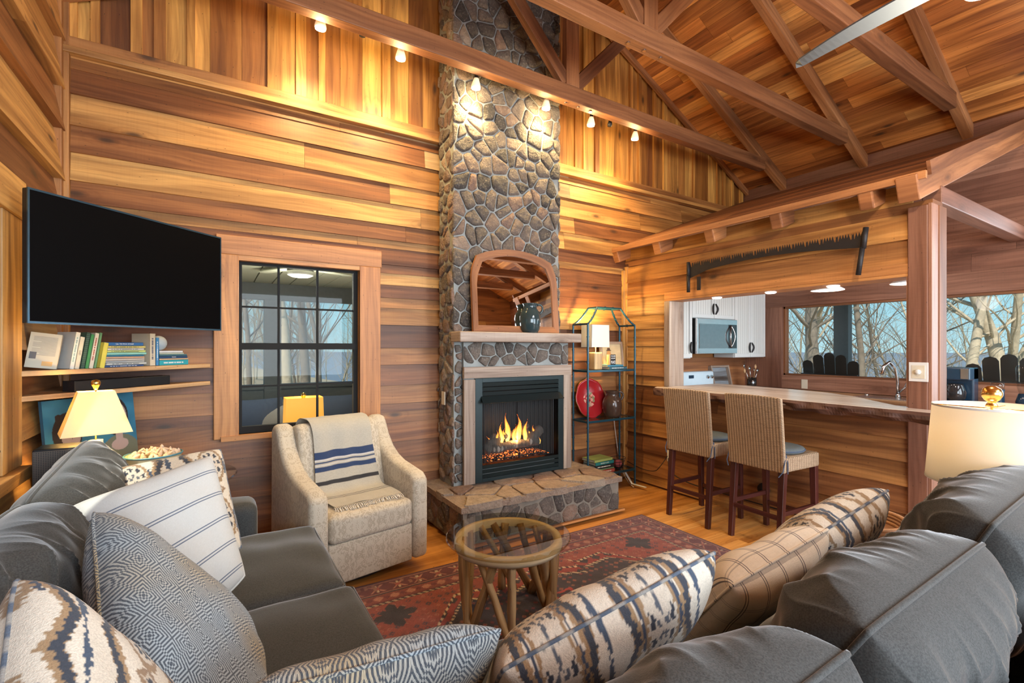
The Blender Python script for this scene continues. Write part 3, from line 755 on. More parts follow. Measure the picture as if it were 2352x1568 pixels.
m_ = MB(); stones(m_, BY-CY_-.04, 4.9-.32, .12, lambda u, v, h: (CX0+.010-h*.8, BY-.04-u, .32+v), seed=2, tone=(.66, .2), gap=.012); m_.build('side_stones', M['stone'], chim, smooth=True)
m_ = MB(); stones(m_, BY-CY_-.04, 4.85-.32, .115, lambda u, v, h: (CX1-.010+h, CY_+u, .32+v), seed=5, tone=(.3, .2)); m_.build('side_stones', M['stone'], chim, smooth=True)
m_ = MB(); stones(m_, .07, 1.2, .09, lambda u, v, h: (CX0+.02+u, CY_+.006-h, .34+v), seed=8, tone=(.5, .2))
stones(m_, 1.14, .22, .125, lambda u, v, h: (1.80+u, 3.669-h, 1.335+v), seed=6, asp=1.0, tone=(.34, .14), relief=.022, gap=.0028)
m_.build('lower_stones', M['stone'], chim, smooth=True)
hea = thing('stone_hearth', 'raised fieldstone hearth bench in front of the fireplace', 'hearth', (2.36, 3.5, 0))
HX0, HX1, HY0, HZ = 1.56, 3.16, 3.19, .32
m_ = MB(); m_.box(HX0+.004, HX1-.004, HY0+.004, BY-.045, 0, HZ-.05, .5); m_.build('mortar', plain('hearth_mortar', (.21, .18, .145), .95, var=.3, scale=14, bmp=.8), hea)
m_ = MB(); stones(m_, HX1-HX0, HZ-.055, .135, lambda u, v, h: (HX0+u, HY0+.01-h, .01+v), seed=11, tone=(.5, .22), relief=.02)
stones(m_, BY-HY0-.05, HZ-.055, .13, lambda u, v, h: (HX0+.01-h, BY-.04-u, .01+v), seed=12, tone=(.5, .2), relief=.02)
stones(m_, BY-HY0-.05, HZ-.055, .13, lambda u, v, h: (HX1-.01+h, HY0+u, .01+v), seed=13, tone=(.5, .2), relief=.02); m_.build('front_stones', M['stone'], hea, smooth=True)
m_ = MB()
stones(m_, HX1-HX0+.05, 3.66-HY0+.03, .27, lambda u, v, h: (HX0-.025+u, HY0-.03+v, HZ-.055+(.055 if h > .002 else 0)+h*.25), seed=15, tone=(.88, .08), relief=.03, gap=.006, flat=True, asp=.9)
m_.box(HX0-.02, HX1+.02, HY0-.02, BY-.03, HZ-.055, HZ-.012, .9)
m_.build('top_slabs', M['stone'], hea, smooth=False)
sm = MB(); sm.box(HX0-.03, HX1+.04, HY0-.035, HY0-.01, 0, .018, .6); tag(recenter(sm.build('hearth_moulding', M['trim'])), 'thin wooden moulding where the hearth meets the floor', 'moulding')
# wooden fireplace surround
sur = thing('fireplace_surround', 'pale timber frame around the black fireplace', 'surround', (2.37, 3.64, HZ))
fy = 3.632
m_ = MB(); m_.box(1.79, 1.897, fy, fy+.03, HZ+.004, 1.225, .55); m_.build('jamb', M['grey_wood'], sur, bevel=.003)
m_ = MB(); m_.box(2.862, 2.957, fy, fy+.03, HZ+.004, 1.245, .5); m_.build('jamb', M['grey_wood'], sur, bevel=.003)
m_ = MB(); m_.box(1.788, 2.957, fy-.004, fy+.03, 1.235, 1.333, .35); m_.build('head', M['grey_wood'], sur, bevel=.003)
# gas fireplace
FX0, FX1, FZ0, FZ1 = 1.90, 2.86, HZ+.005, 1.23
ins = thing('gas_fireplace', 'black framed fireplace with burning logs behind a mesh screen', 'fireplace', (2.38, 3.64, FZ0))
def R_(m_, x0, x1, z0, z1, y0, y1): m_.box(x0, x1, y0, y1, z0, z1)
m_ = MB(); R_(m_, FX0, FX0+.07, FZ0, FZ1, fy+.004, fy+.03); R_(m_, FX1-.06, FX1, FZ0, FZ1, fy+.004, fy+.03); R_(m_, FX0+.07, FX1-.06, FZ1-.035, FZ1, fy+.004, fy+.03); R_(m_, FX0+.07, FX1-.06, FZ0, FZ0+.03, fy+.004, fy+.03)
m_.build('outer_frame', M['tealblack'], ins, bevel=.002)
for z0, n, nm in ((1.075, 3, 'upper_louvre'), (FZ0+.03, 3, 'lower_louvre')):
    for k in range(n):
        m_ = MB(); m_.box(FX0+.07, FX1-.06, 0, .005, 0, .034, M=Matrix.Translation((0, fy+.006, z0+k*.04+.004)) @ Matrix.Rotation(.25, 4, 'X')); m_.build(nm, M['tealblack'], ins)
m_ = MB(); m_.box(FX0+.07, FX1-.06, fy+.03, fy+.05, FZ0, 1.20);
m_.v = []; m_.f = []; m_.uv = []; m_.t = []
bx0, bx1, bz0, bz1, by1 = FX0+.07, FX1-.06, .46, 1.04, 3.98
m_.box(bx0-.01, bx0, fy+.02, by1, bz0-.1, 1.2); m_.box(bx1, bx1+.01, fy+.02, by1, bz0-.1, 1.2); m_.box(bx0, bx1, by1-.01, by1, bz0-.1, 1.2); m_.box(bx0, bx1, fy+.03, by1, 1.18, 1.2); m_.box(bx0, bx1, fy+.02, by1, bz0-.01, bz0)
m_.build('firebox', M['black'], ins)
m_ = MB()
V = [(FX0+.055, fy+.004, 1.075), (FX1-.045, fy+.004, 1.075), (FX1-.035, fy-.055, 1.02), (FX0+.045, fy-.055, 1.02)]
m_.add(V+[(p[0], p[1]+.004, p[2]-.006) for p in V], [(0, 1, 2, 3), (7, 6, 5, 4), (3, 2, 6, 7), (0, 3, 7, 4), (1, 5, 6, 2)])
m_.build('hood', M['tealblack'], ins)
def mesh_screen():
    m, b = new_mat('fire_screen_mesh'); u, v, _ = uvxy(); fold = (u*38).sn()*.5+.5
    k = ((u*170).fr().lt(.34)).mx((v*170).fr().lt(.34)); ntr = X.nt
    t = node('ShaderNodeBsdfTransparent'); mx = node('ShaderNodeMixShader'); link(k, mx.inputs[0]); link(t.outputs[0], mx.inputs[1]); link(b.outputs[0], mx.inputs[2])
    setp(b, (.014, .014, .014), .7); link(mx.outputs[0], ntr.nodes['Material Output'].inputs[0]); return m
M['mesh'] = mesh_screen()
for a, b_ in ((bx0+.02, 2.36), (2.38, bx1-.02)):
    m_ = MB(); n = 60; V = []; U = []
    for i in range(n+1):
        x = a+(b_-a)*i/n; y = fy+.075+.006*math.sin(i*.9)
        V += [(x, y, .47), (x, y, 1.05)]
    Fs = [(2*i, 2*i+2, 2*i+3, 2*i+1) for i in range(n)]
    m_.add(V, Fs, [[(V[k][0], V[k][2]) for k in f] for f in Fs]); m_.build('mesh_curtain', M['mesh'], ins, smooth=True)
m_ = MB(); m_.tube([(bx0+.03, fy+.035, .48), (bx0+.03, fy+.035, 1.06)], .005); m_.tube([(bx1-.04, fy+.035, .48), (bx1-.04, fy+.035, 1.06)], .005); m_.tube([(bx0, fy+.035, 1.06), (bx1, fy+.035, 1.06)], .005); m_.build('screen_rod', M['black'], ins)
M['log'] = plain('charred_log', (.22, .19, .16), .9, var=.7, scale=20, bmp=1)
def ember_mat():
    m, b = new_mat('glowing_embers'); n = noi(objco(), 45, 3, .6); setp(b, (.05, .02, .012), .9); c = mixc(n, (1, .05, .01), (1, .30, .05)); link(c, b.inputs['Emission Color']); link(n.ss(.5, .68)*4.5, b.inputs['Emission Strength']); return m
M['ember'] = ember_mat()
fcx, fcy = 2.37, 3.80
for a, b_, r in (((-.30, -.03, .56), (-.16, .0, .66), .055), ((-.25, -.05, .575), (.28, -.03, .60), .042), ((.14, -.055, .60), (.33, .0, .70), .05), ((-.2, .05, .64), (.18, .0, .70), .032), ((-.1, -.02, .67), (.22, .06, .74), .026)):
    m_ = MB(); pts = [Vector(a).lerp(Vector(b_), k/7)+Vector((fcx, fcy, 0))+Vector((0, rng.uniform(-.006, .006), rng.uniform(-.006, .006))) for k in range(8)]
    m_.tube(pts, [r*rng.uniform(.88, 1.08) for _ in pts], 14); m_.build('log', M['log'], ins, smooth=True)
m_ = MB(); nn = 40; V = [(bx0+.08+(bx1-bx0-.16)*i/nn, fcy-.12+.24*j/14, .485+.035*math.sin(PI*i/nn)*math.sin(PI*j/14)+rng.uniform(0, .014)) for j in range(15) for i in range(nn+1)]
m_.add(V, [(j*(nn+1)+i, j*(nn+1)+i+1, (j+1)*(nn+1)+i+1, (j+1)*(nn+1)+i) for j in range(14) for i in range(nn)]); m_.build('ember_bed', M['ember'], ins)
m_ = MB()
for k in range(7): m_.tube([(fcx-.24+.08*k, fcy-.14, .54), (fcx-.24+.08*k, fcy-.13, .49), (fcx-.24+.08*k, fcy+.1, .49)], .006)
m_.tube([(fcx-.27, fcy-.13, .505), (fcx+.28, fcy-.13, .505)], .006); m_.build('grate', M['black'], ins)
def flame_mat():
    m, b = new_mat('flame'); ntr = X.nt; tc = node('ShaderNodeTexCoord'); s = node('ShaderNodeSeparateXYZ'); link(tc.outputs['Generated'], s.inputs[0])
    z = X(s.outputs[2]); n = noi(tc.outputs['Object'], 20, 2)
    lw = node('ShaderNodeLayerWeight'); lw.inputs[0].default_value = .35; f = X(lw.outputs['Facing'])
    c = ramp((z*.75+f*.45+n*.2-.1), [(0, (1, .72, .22)), (.35, (1, .45, .06)), (.7, (1, .16, .01)), (1, (.6, .04, 0))])
    e = node('ShaderNodeEmission'); link(c, e.inputs[0]); link((1-f*.6)*5.0, e.inputs[1])
    t = node('ShaderNodeBsdfTransparent'); mx = node('ShaderNodeMixShader'); link(((f*1.1+z*.35-.05)).sat(), mx.inputs[0]); link(e.outputs[0], mx.inputs[1]); link(t.outputs[0], mx.inputs[2])
    link(mx.outputs[0], ntr.nodes['Material Output'].inputs[0]); return m
M['flame'] = flame_mat()
fr_ = random.Random(4)
for px_, hh, r in ((-.10, .19, .022), (-.045, .27, .03), (.0, .16, .02), (.05, .25, .03), (.10, .20, .024), (.15, .12, .016), (-.15, .12, .018), (.20, .13, .02), (.24, .10, .015), (-.20, .08, .012), (.02, .10, .016), (-.07, .10, .015), (.12, .09, .014)):
    m_ = MB(); pts = []; rs = []; ph = fr_.uniform(0, 6); z0 = .62 if hh > .11 else fr_.uniform(.56, .66)
    for k in range(12):
        q = k/11; pts.append((fcx+px_*1.25+.016*math.sin(ph+q*5)*q*1.6, fcy-.03+fr_.uniform(-.003, .003)+.02*math.cos(ph), z0+hh*q)); rs.append(r*(math.sin(PI*min(1, (q+.12))**.75)*.95+.02) if q < 1 else .001)
    m_.tube(pts, rs, 10); m_.build('flame', M['flame'], ins, smooth=True)
light('fire_glow', 'POINT', (fcx, fcy-.065, .66), 7, (1, .45, .14), radius=.03)
m_ = MB(); m_.tube([(bx0+.02, fcy+.1, .55), (bx0+.03, fcy+.1, .62)], .01)
# mantel, mirror, jug
m_ = MB(); m_.box(1.69, 2.975, 3.50, 3.69, 1.548, 1.634, .6)
mm = m_.build('mantel_shelf', M['grey_wood'], bevel=.008); tag(recenter(mm), 'thick rough-sawn timber mantel shelf over the fireplace', 'mantel')
mir = thing('mantel_mirror', 'arched wooden mirror leaning on the chimney above the mantel', 'mirror', (2.305, 3.64, 1.636))
def mirror_outline(s=0.0):
    x0, x1, z0, z1 = 1.850+s, 2.762-s, 1.636+s, 2.385-s
    P = [(x0, z0), (x1, z0), (x1, z1-.28), (x1-.012, z1-.20), (x1-.04, z1-.13)]
    for k in range(9):
        a = k/8; P.append((x1-.06-(x1-x0-.12)*a, z1-.085+.085*math.sin(PI*a)**.8))
    P += [(x0+.04, z1-.13), (x0+.012, z1-.20), (x0, z1-.28)]
    return P
TM = Matrix.Translation((0, 3.618, 1.636)) @ Matrix.Rotation(math.radians(-4.5), 4, 'X') @ Matrix.Translation((0, -3.655, -1.636))
oo, ii = mirror_outline(), mirror_outline(.055); n = len(oo); m_ = MB(); V = []
for P_, y in ((oo, 3.642), (oo, 3.612), (ii, 3.622), (ii, 3.642)): V += [(p[0], y, p[1]) for p in P_]
Fs = [(a*n+i, a*n+(i+1) % n, b_*n+(i+1) % n, b_*n+i) for a, b_ in ((0, 1), (1, 2), (2, 3), (3, 0)) for i in range(n)]
m_.add([tuple(TM @ Vector(p)) for p in V], Fs, [[(V[k][2]+V[k][0], V[k][1]*3) for k in f] for f in Fs], .35); m_.build('frame', M['beam'], mir)
m_ = MB(); V = [tuple(TM @ Vector((p[0], 3.634, p[1]))) for p in ii]; m_.add(V, [tuple(range(n))]); m_.build('mirror_glass', M['mirror'], mir)
def jug(name, label, loc, hgt, r, mat, rot=0):
    t = thing(name, label, 'jug', loc, rot, local=True); m_ = MB(); q = hgt
    m_.lathe([(r*.72, 0), (r*.9, q*.12), (r, q*.35), (r*.99, q*.55), (r*.88, q*.70), (r*.68, q*.80), (r*.62, q*.86), (r*.64, q*.93), (r*.72, q*.985), (r*.72, q), (r*.62, q), (r*.56, q*.92), (r*.5, q*.8)], n=32, cap=True)
    m_.build('body', mat, t, smooth=True)
    m_ = MB(); pts = [(r*a_, 0, q*c_) for a_, c_ in ((.60, .93), (.80, .965), (1.02, .95), (1.16, .89), (1.19, .81), (1.12, .73), (.98, .66), (.88, .63))]
    m_.tube(pts, r*.10, 8); m_.build('handle', mat, t, smooth=True); return t
jug('stoneware_jug', 'dark glazed jug standing on the mantel in front of the mirror', (2.42, 3.565, 1.635), .265, .098, M['jug'], -.45)
# spotlights under the chord
def spot(px, py, lit, label, Y=3.585, i=0):
    p = on(px, py, 'y', Y)
    t = thing('spotlight', label, 'spotlight', (p.x, Y-.05, 3.77 if True else 0), group='spotlights on the truss')
    top = Vector((p.x, Y-.07, 3.84)); a = Vector((p.x, Y-.01, p.z+.10)); b_ = Vector((p.x, Y, p.z))
    m_ = MB(); m_.bar((p.x-.02, Y-.073, 3.83), (p.x+.02, Y-.073, 3.83), .012, .06); m_.tube([top, (p.x, Y-.02, 3.83), a], .007, 8); m_.tube([a+Vector((0, 0, .02)), a-Vector((0, 0, .03))], .017, 12); m_.build('holder', M['black'], t)
    d = (b_-a).normalized()
    if not lit:
        m_ = MB(); m_.tube([a-Vector((0, 0, .03)), a+d*.05, a+d*.075], [.018, .024, .022], 12); m_.build('lamp_head', M['iron'], t, smooth=True); return
    m_ = MB(); m_.tube([a-Vector((0, 0, .02)), a+d*.045, a+d*.075, b_-d*.01, b_-d*.004], [.020, .029, .038, .041, .037], 16); m_.build('bulb_body', M['bulbglass'], t, smooth=True)
    m_ = MB(); m_.tube([b_-d*.02, b_+d*.004, b_+d*.010], [.038, .036, .014], 16); m_.build('bulb', M['bulb'], t, smooth=True)
    l = light('spot_light', 'SPOT', tuple(b_+d*.03), 48, (1, .70, .30), spot=math.radians(125), blend=.8, radius=.03)
    l.rotation_euler = Vector((0, .30, -1)).to_track_quat('-Z', 'Y').to_euler()
    l2 = light('bulb_light', 'POINT', tuple(b_+d*.04), 8, (1, .72, .33), radius=.03)
m, b = new_mat('frosted_bulb_glass'); setp(b, (.9, .8, .62), .4); b.inputs['Emission Color'].default_value = (1, .7, .4, 1); b.inputs['Emission Strength'].default_value = .35; M['bulbglass'] = m
lb = ['lit spotlight at the far left of the truss row', 'lit spotlight left of the chimney, second from the left', 'lit spotlight in front of the left edge of the chimney stones', 'lit spotlight in front of the right edge of the chimney stones', 'lit spotlight just right of the chimney', 'lit spotlight at the far right of the truss row']
for i, (px, py) in enumerate(((736, 66), (920, 136), (1093, 203), (1254, 250), (1357, 288), (1458, 320))):
    spot(px, py, True, lb[i], 3.56 if 2 <= i <= 3 else 3.585)
spot(832, 92, False, 'unlit dark spotlight between the two lit ones left of the chimney'); spot(1400, 296, False, 'unlit dark spotlight between the two lit ones right of the chimney')
# switch on the chimney side
m_ = MB(); m_.box(CX0-.028, CX0-.020, 3.80, 3.87, 1.0, 1.115)
sw = recenter(m_.build('light_switch', M['cream'], bevel=.003)); tag(sw, 'cream wall switch plate on the left side of the chimney', 'switch')
m_ = MB(); m_.box(-.034, -.028+.024, -.008, .008, .045, .07); q = m_.build('toggle', M['cream'], sw)
# ---------------------------------------------------------------- etagere in the corner
et = thing('etagere', 'dark teal bamboo-style metal shelf stand in the corner', 'shelf stand', (3.60, 3.83, 0))
ex0, ex1, ey0, ey1, ez = 3.245, 3.925, 3.72, 3.955, 1.745
def bamboo(m_, a, b_, r=.0105, n=None):
    a = Vector(a); b_ = Vector(b_); L = (b_-a).length; n = n or max(1, round(L/.13)); m_.tube([a, b_], r, 8); d = (b_-a).normalized()
    for k in range(1, n): p = a.lerp(b_, k/n); m_.tube([p-d*.004, p+d*.004], r*1.5, 8)
for x, y in ((ex0, ey0), (ex1, ey0), (ex0, ey1), (ex1, ey1)):
    m_ = MB(); bamboo(m_, (x, y, 0), (x, y, ez)); m_.build('post', M['teal'], et)
for z in (.17, .74, 1.265):
    s = MB(); s.box(ex0, ex1, ey0-.008, ey0+.008, z-.022, z); s.box(ex0, ex1, ey1-.008, ey1+.008, z-.022, z); s.box(ex0-.008, ex0+.008, ey0, ey1, z-.022, z); s.box(ex1-.008, ex1+.008, ey0, ey1, z-.022, z)
    sf = s.build('shelf_frame', M['teal'], et, bevel=.002)
    s = MB(); s.box(ex0+.008, ex1-.008, ey0+.008, ey1-.008, z-.009, z-.001); s.build('shelf_glass', M['clearglass'], sf)
m_ = MB()
bamboo(m_, (ex0, ey0, ez), (ex0, ey1, ez)); bamboo(m_, (ex1, ey0, ez), (ex1, ey1, ez))
cx, cy = (ex0+ex1)/2, (ey0+ey1)/2
tp = [(cx+sx*.17, cy+sy*.07, 1.925) for sx, sy in ((-1, -1), (1, -1), (1, 1), (-1, 1))]
for k in range(4): bamboo(m_, tp[k], tp[(k+1) % 4], .010)
for (x, y), q in zip(((ex0, ey0), (ex1, ey0), (ex1, ey1), (ex0, ey1)), tp):
    A = Vector((x, y, ez)); B_ = Vector(q); pts = []
    for k in range(9):
        s = k/8; p = A.lerp(B_, s); p.z = ez+(1.925-ez)*(s**1.5*.75+s*.25); pts.append(p)
    m_.tube(pts, .0105, 8)
    for k in (2, 4, 6): m_.tube([pts[k]-Vector((0, 0, .004)), pts[k]+Vector((0, 0, .004))], .015, 8)
m_.build('crown', M['teal'], et)
# lamp on the etagere
la = thing('wooden_block_lamp', 'lit table lamp with square timber base on the top glass shelf', 'lamp', (3.44, 3.83, 1.266))
m_ = MB(); m_.box(3.39, 3.50, 3.775, 3.885, 1.266, 1.45, .7, axis=2); m_.build('base', M['stick'], la, bevel=.012)
m_ = MB(); m_.tube([(3.445, 3.83, 1.45), (3.445, 3.83, 1.52)], .012); m_.build('socket', M['brass'], la)
m_ = MB(); V = []
for s, z in ((.125, 1.505), (.120, 1.74)): V += [(3.445+sx*s, 3.83+sy*.085, z) for sx, sy in ((-1, -1), (1, -1), (1, 1), (-1, 1))]
m_.add(V, [(k, (k+1) % 4, 4+(k+1) % 4, 4+k) for k in range(4)]); o = m_.build('lamp_shade', M['shade_white'], la); o.modifiers.new('s', 'SOLIDIFY').thickness = .003
m_ = MB(); m_.lathe([(.012, 1.53), (.028, 1.57), (.03, 1.60), (.012, 1.63)], (3.445, 3.83, 0), 12); m_.build('bulb', M['bulb'], la, smooth=True)
light('etagere_lamp_light', 'POINT', (3.445, 3.80, 1.70), 42, (1, .62, .20), radius=.03)
def text(body, parent, mat, M_, size=.03, ext=.0006, align='CENTER', bold=False, name='lettering', xs=1.0):
    cu = bpy.data.curves.new('t', 'FONT'); cu.body = body; cu.size = size; cu.extrude = ext; cu.align_x = align; cu.align_y = 'CENTER'; cu.resolution_u = 2
    if bold: cu.offset = size*.02
    o = bpy.data.objects.new('t', cu); C.objects.link(o); dg = bpy.context.evaluated_depsgraph_get(); me = bpy.data.meshes.new_from_object(o.evaluated_get(dg)); bpy.data.objects.remove(o); me.name = name
    me.transform(M_ @ Matrix.Scale(xs, 4, (1, 0, 0))); me.materials.clear(); me.materials.append(mat)
    o = bpy.data.objects.new(name, me); C.objects.link(o)
    if parent: o.parent = parent
    return o
FACE = lambda o, r: Matrix.Translation(o) @ Matrix.Rotation(r, 4, 'Z') @ Matrix.Rotation(PI/2, 4, 'X')
# book: local frame x = along the spine, y = into the book, z = thickness ; M_ places it
bookmats = {}
def bm_(c):
    k = tuple(c)
    if k not in bookmats: bookmats[k] = plain('book_cover', c, .5, var=.08)
    return bookmats[k]
M['pages'] = plain('book_pages', (.58, .53, .42), .8, var=.1, scale=60)
def book(M_, Ls, D, T, col, label, group, txt=None, tcol=(.6, .6, .6), tsize=None, name='book', spiral=False, xs=.8):
    t = thing(name, label, 'book', M_.to_translation(), group=group, local=True); t.rotation_euler = M_.to_euler()
    m_ = MB(); c = .0025
    m_.box(0, Ls, 0, D, 0, c); m_.box(0, Ls, 0, D, T-c, T); m_.box(0, Ls, 0, c, 0, T); m_.build('cover', bm_(col), t)
    m_ = MB(); m_.box(.003, Ls-.003, c, D-.004, c, T-c); m_.build('pages', M['pages'], t)
    if txt == '~':                                     # spine lettering too small to read: a row of tiny marks
        mk = MB(); x = Ls*.14; q_ = random.Random(int(Ls*1e5)+int(T*1e5))
        while x < Ls*.80:
            l_ = q_.uniform(.003, .011); mk.box(x, x+l_, -.0009, .0001, T*.36, T*.62)
            x += l_+q_.choice((.0012, .0012, .006))
        mk.build('spine_marks', bm_(tcol), t)
    elif txt: text(txt, t, bm_(tcol), Matrix.Translation((Ls/2, -.0006, T/2)) @ Matrix.Rotation(PI/2, 4, 'X'), tsize or T*.55, xs=xs)
    if spiral:
        m_ = MB()
        for k in range(int(Ls/.011)): m_.tube([(.006+k*.011, -.007*math.cos(a)+.002, T/2+T*.55*math.sin(a)) for a in [j*PI/4 for j in range(8)]], .0012, 4, closed=True)
        m_.build('spiral_binding', M['black'], t)
    return t
def flat(x, y, z, rz=0): return Matrix.Translation((x, y, z)) @ Matrix.Rotation(rz, 4, 'Z')
gsh = 'books on the shelf stand'
book(flat(3.56, 3.735, 1.266), .26, .18, .028, (.03, .10, .13), 'dark blue book lying lower on the top glass shelf', gsh, '~', (.7, .7, .7))
book(flat(3.545, 3.745, 1.2945, .05), .24, .17, .02, (.05, .22, .32), 'blue book lying upper on the top glass shelf under the sign', gsh)
bl = thing('block_sign', 'small wooden block sign with white capitals on the books by the lamp', 'sign', (3.625, 3.76, 1.3155))
m_ = MB(); m_.box(3.565, 3.655, 3.745, 3.785, 1.3155, 1.425, .7); m_.build('block', M['stick'], bl)
m_ = MB(); m_.box(3.585, 3.6585, 3.7432, 3.7452, 1.3155, 1.425, 0); m_.build('face', M['black_rubber'], bl)
for k, (s_, z, sz, xs_) in enumerate((('THE CABIN', 1.408, .020, .62), ('IS MY HAPPY', 1.384, .019, .55), ('PLACE', 1.342, .042, .52))):
    o = text(s_, bl, M['white'], FACE((3.622-3.625, 3.7426-3.76, z-1.3155), 0), sz, .0004, bold=True, xs=xs_)
pf = thing('framed_print', 'small framed print of a figure in a hat leaning behind the lamp', 'picture', (3.80, 3.93, 1.268))
LM = Matrix.Translation((3.78, 3.915, 1.268)) @ Matrix.Rotation(math.radians(-6), 4, 'X')
m_ = MB(); w2, h2 = .17, .30
frame4(m_, -w2, w2, 0, h2, -.01, .012, .028, tone=.4, M=LM)
m_.build('frame', M['grey_wood'], pf)
m_ = MB(); m_.box(-w2+.02, w2-.02, 0, .006, .02, h2-.02, M=LM); m_.build('print', plain('print_paper', (.55, .42, .24), .6, var=.35, scale=14), pf)
m_ = MB(); m_.lathe([(.0, 0), (.05, .01), (.045, .06), (.03, .10), (.022, .125), (.0, .13)], (-.045, 0, .07), 14, M=LM @ Matrix.Translation((0, -.004, 0)) @ Matrix.Scale(.06, 4, (0, 1, 0))); m_.build('figure', bm_((.50, .24, .08)), pf, smooth=True)
m_ = MB(); m_.lathe([(.0, 0), (.042, 0), (.02, .012), (.02, .03), (.0, .032)], (-.045, 0, .198), 14, M=LM @ Matrix.Translation((0, -.005, 0)) @ Matrix.Scale(.06, 4, (0, 1, 0))); m_.build('hat', bm_((.10, .05, .03)), pf, smooth=True)
# red platter
pl = thing('red_platter', 'large red floral platter leaning on the middle glass shelf', 'platter', (3.46, 3.90, .742))
m_ = MB(); PM = Matrix.Translation((3.47, 3.925, .742)) @ Matrix.Rotation(math.radians(-10), 4, 'X') @ Matrix.Rotation(PI/2, 4, 'X'); nn = 72; V = []; col = []
def prad(a): return (.205+.008*math.cos(8*a)+.010*abs(math.sin(4*a)))
for rr, zz in ((0, .0), (.3, .002), (.55, .004), (.75, .012), (.9, .022), (1.0, .030)):
    for k in range(nn):
        a = 2*PI*k/nn; q = prad(a)*rr; V.append(PM @ Vector((q*math.cos(a)*.98, .205+q*math.sin(a)*1.02, zz)))
m_.add(V, [(i*nn+k, i*nn+(k+1) % nn, (i+1)*nn+(k+1) % nn, (i+1)*nn+k) for i in range(5) for k in range(nn)])
def platter_mat():
    m, b = new_mat('red_glaze'); o = objco(); vo = node('ShaderNodeTexVoronoi'); vo.inputs['Scale'].default_value = 26; link(o, vo.inputs[0]); s = node('ShaderNodeSeparateXYZ'); link(o, s.inputs[0])
    dx = X(s.outputs[0])-.01; dz = X(s.outputs[2])-.20; r2 = dx*dx+dz*dz; n = noi(o, 12, 2)
    cs = node('ShaderNodeSeparateXYZ'); link(vo.outputs['Color'], cs.inputs[0])
    fl = (r2+n*.012-.006).lt(.0065)*X(vo.outputs['Distance']).lt(.55)
    c = mixc(fl, (.30, .012, .016), mixc(X(cs.outputs[0]).ss(.3, .7), (.62, .28, .22), (.20, .20, .10)))
    setp(b, c, .18); return m
o = m_.build('plate', platter_mat(), pl, smooth=True); o.modifiers.new('s', 'SOLIDIFY').thickness = .006
m_ = MB(); m_.tube([PM @ Vector((prad(2*PI*k/nn)*math.cos(2*PI*k/nn)*.98, .205+prad(2*PI*k/nn)*math.sin(2*PI*k/nn)*1.02, .030)) for k in range(nn)], .0035, 6, closed=True); m_.build('gilt_rim', M['brass'], pl)
jug('pottery_jug', 'brown glazed pottery jug in front of the red platter', (3.68, 3.82, .741), .285, .105, M['pottery'], -.45)
z = .171
for k, (c, T, tx) in enumerate((((.34, .06, .04), .036, '~'), ((.20, .30, .14), .014, None), ((.012, .012, .014), .036, '~'), ((.01, .16, .15), .034, 'PLAYING TO WIN'), ((.30, .36, .10), .026, None))):
    book(flat(3.36+rng.uniform(-.01, .01), 3.735, z, .02*(k-1)), .27, .19, T, c, ['red book with cream lettering at the bottom of the stack low on the shelf stand', 'thin green book above the red one in the low stack', 'black book in the middle of the low stack', 'teal book with pale capitals second from the top of the low stack', 'olive green book on top of the stack low on the shelf stand'][k], 'books low on the shelf stand', tx, (.70, .72, .60)); z += T+.0008
ba = thing('small_basket', 'small dark wire basket with a pink ball beside the low books', 'basket', (3.77, 3.83, .172))
m_ = MB()
for k in range(4): m_.tube([(3.77+(.06+.012*k)*math.cos(a), 3.83+(.05+.01*k)*math.sin(a), .177+.035*k) for a in [j*PI/10 for j in range(20)]], .003, 6, closed=True)
for j in range(10):
    a = j*PI/5; m_.tube([(3.77+.06*math.cos(a), 3.83+.05*math.sin(a), .175), (3.77+.098*math.cos(a), 3.83+.08*math.sin(a), .285)], .002, 5)
m_.box(3.72, 3.82, 3.79, 3.87, .172, .176); m_.build('wires', M['iron'], ba)
m_ = MB(); m_.lathe([(.045*math.sin(PI*k/10), .045-.045*math.cos(PI*k/10)) for k in range(11)], (3.765, 3.82, .178), 16, cap=False); tag(recenter(m_.build('ball', plain('pink_yarn', (.45, .10, .10), .9), smooth=True)), 'dusty pink ball inside the small wire basket', 'ball')
# cords by the corner
def cord(nm, pts, r, mat, label):
    P = [Vector(p) for p in pts]; Q = []
    for i in range(len(P)-1):
        p0, p1, p2, p3 = P[max(i-1, 0)], P[i], P[i+1], P[min(i+2, len(P)-1)]
        for k in range(8):
            t = k/8; Q.append(.5*((2*p1)+(-p0+p2)*t+(2*p0-5*p1+4*p2-p3)*t*t+(-p0+3*p1-3*p2+p3)*t**3))
    Q.append(P[-1]); m_ = MB(); m_.tube(Q, r, 6); return tag(recenter(m_.build(nm, mat, smooth=True)), label, 'cord')
cord('power_cord', [(3.86, 3.99, .75), (3.90, 3.98, .45), (3.95, 3.97, .15), (3.90, 3.80, .008), (3.80, 3.62, .006)], .004, M['white'], 'white cord trailing behind the shelf stand to the floor')
cord('power_cord', [(4.03, 3.36, .36), (3.98, 3.42, .24), (4.0, 3.52, .17), (4.0, 3.7, .16), (3.99, 3.9, .20)], .004, M['black_rubber'], 'black cord plugged in by the left stool')
cord('power_cord', [(4.03, 3.35, .34), (4.0, 3.3, .22), (4.01, 3.1, .15), (4.01, 2.7, .14), (4.01, 2.2, .14), (4.01, 1.6, .14)], .005, M['black_rubber'], 'black cord running along the baseboard behind the stools')
m_ = MB(); m_.bar((3.88, 3.52, .012), (3.86, 3.70, .012), .03, .004); m_.bar((3.86, 3.70, .012), (3.84, 3.78, .12), .03, .004)
tag(recenter(m_.build('flat_cable', M['white'])), 'flat pale ribbon cable on the floor below the shelf stand', 'cable')
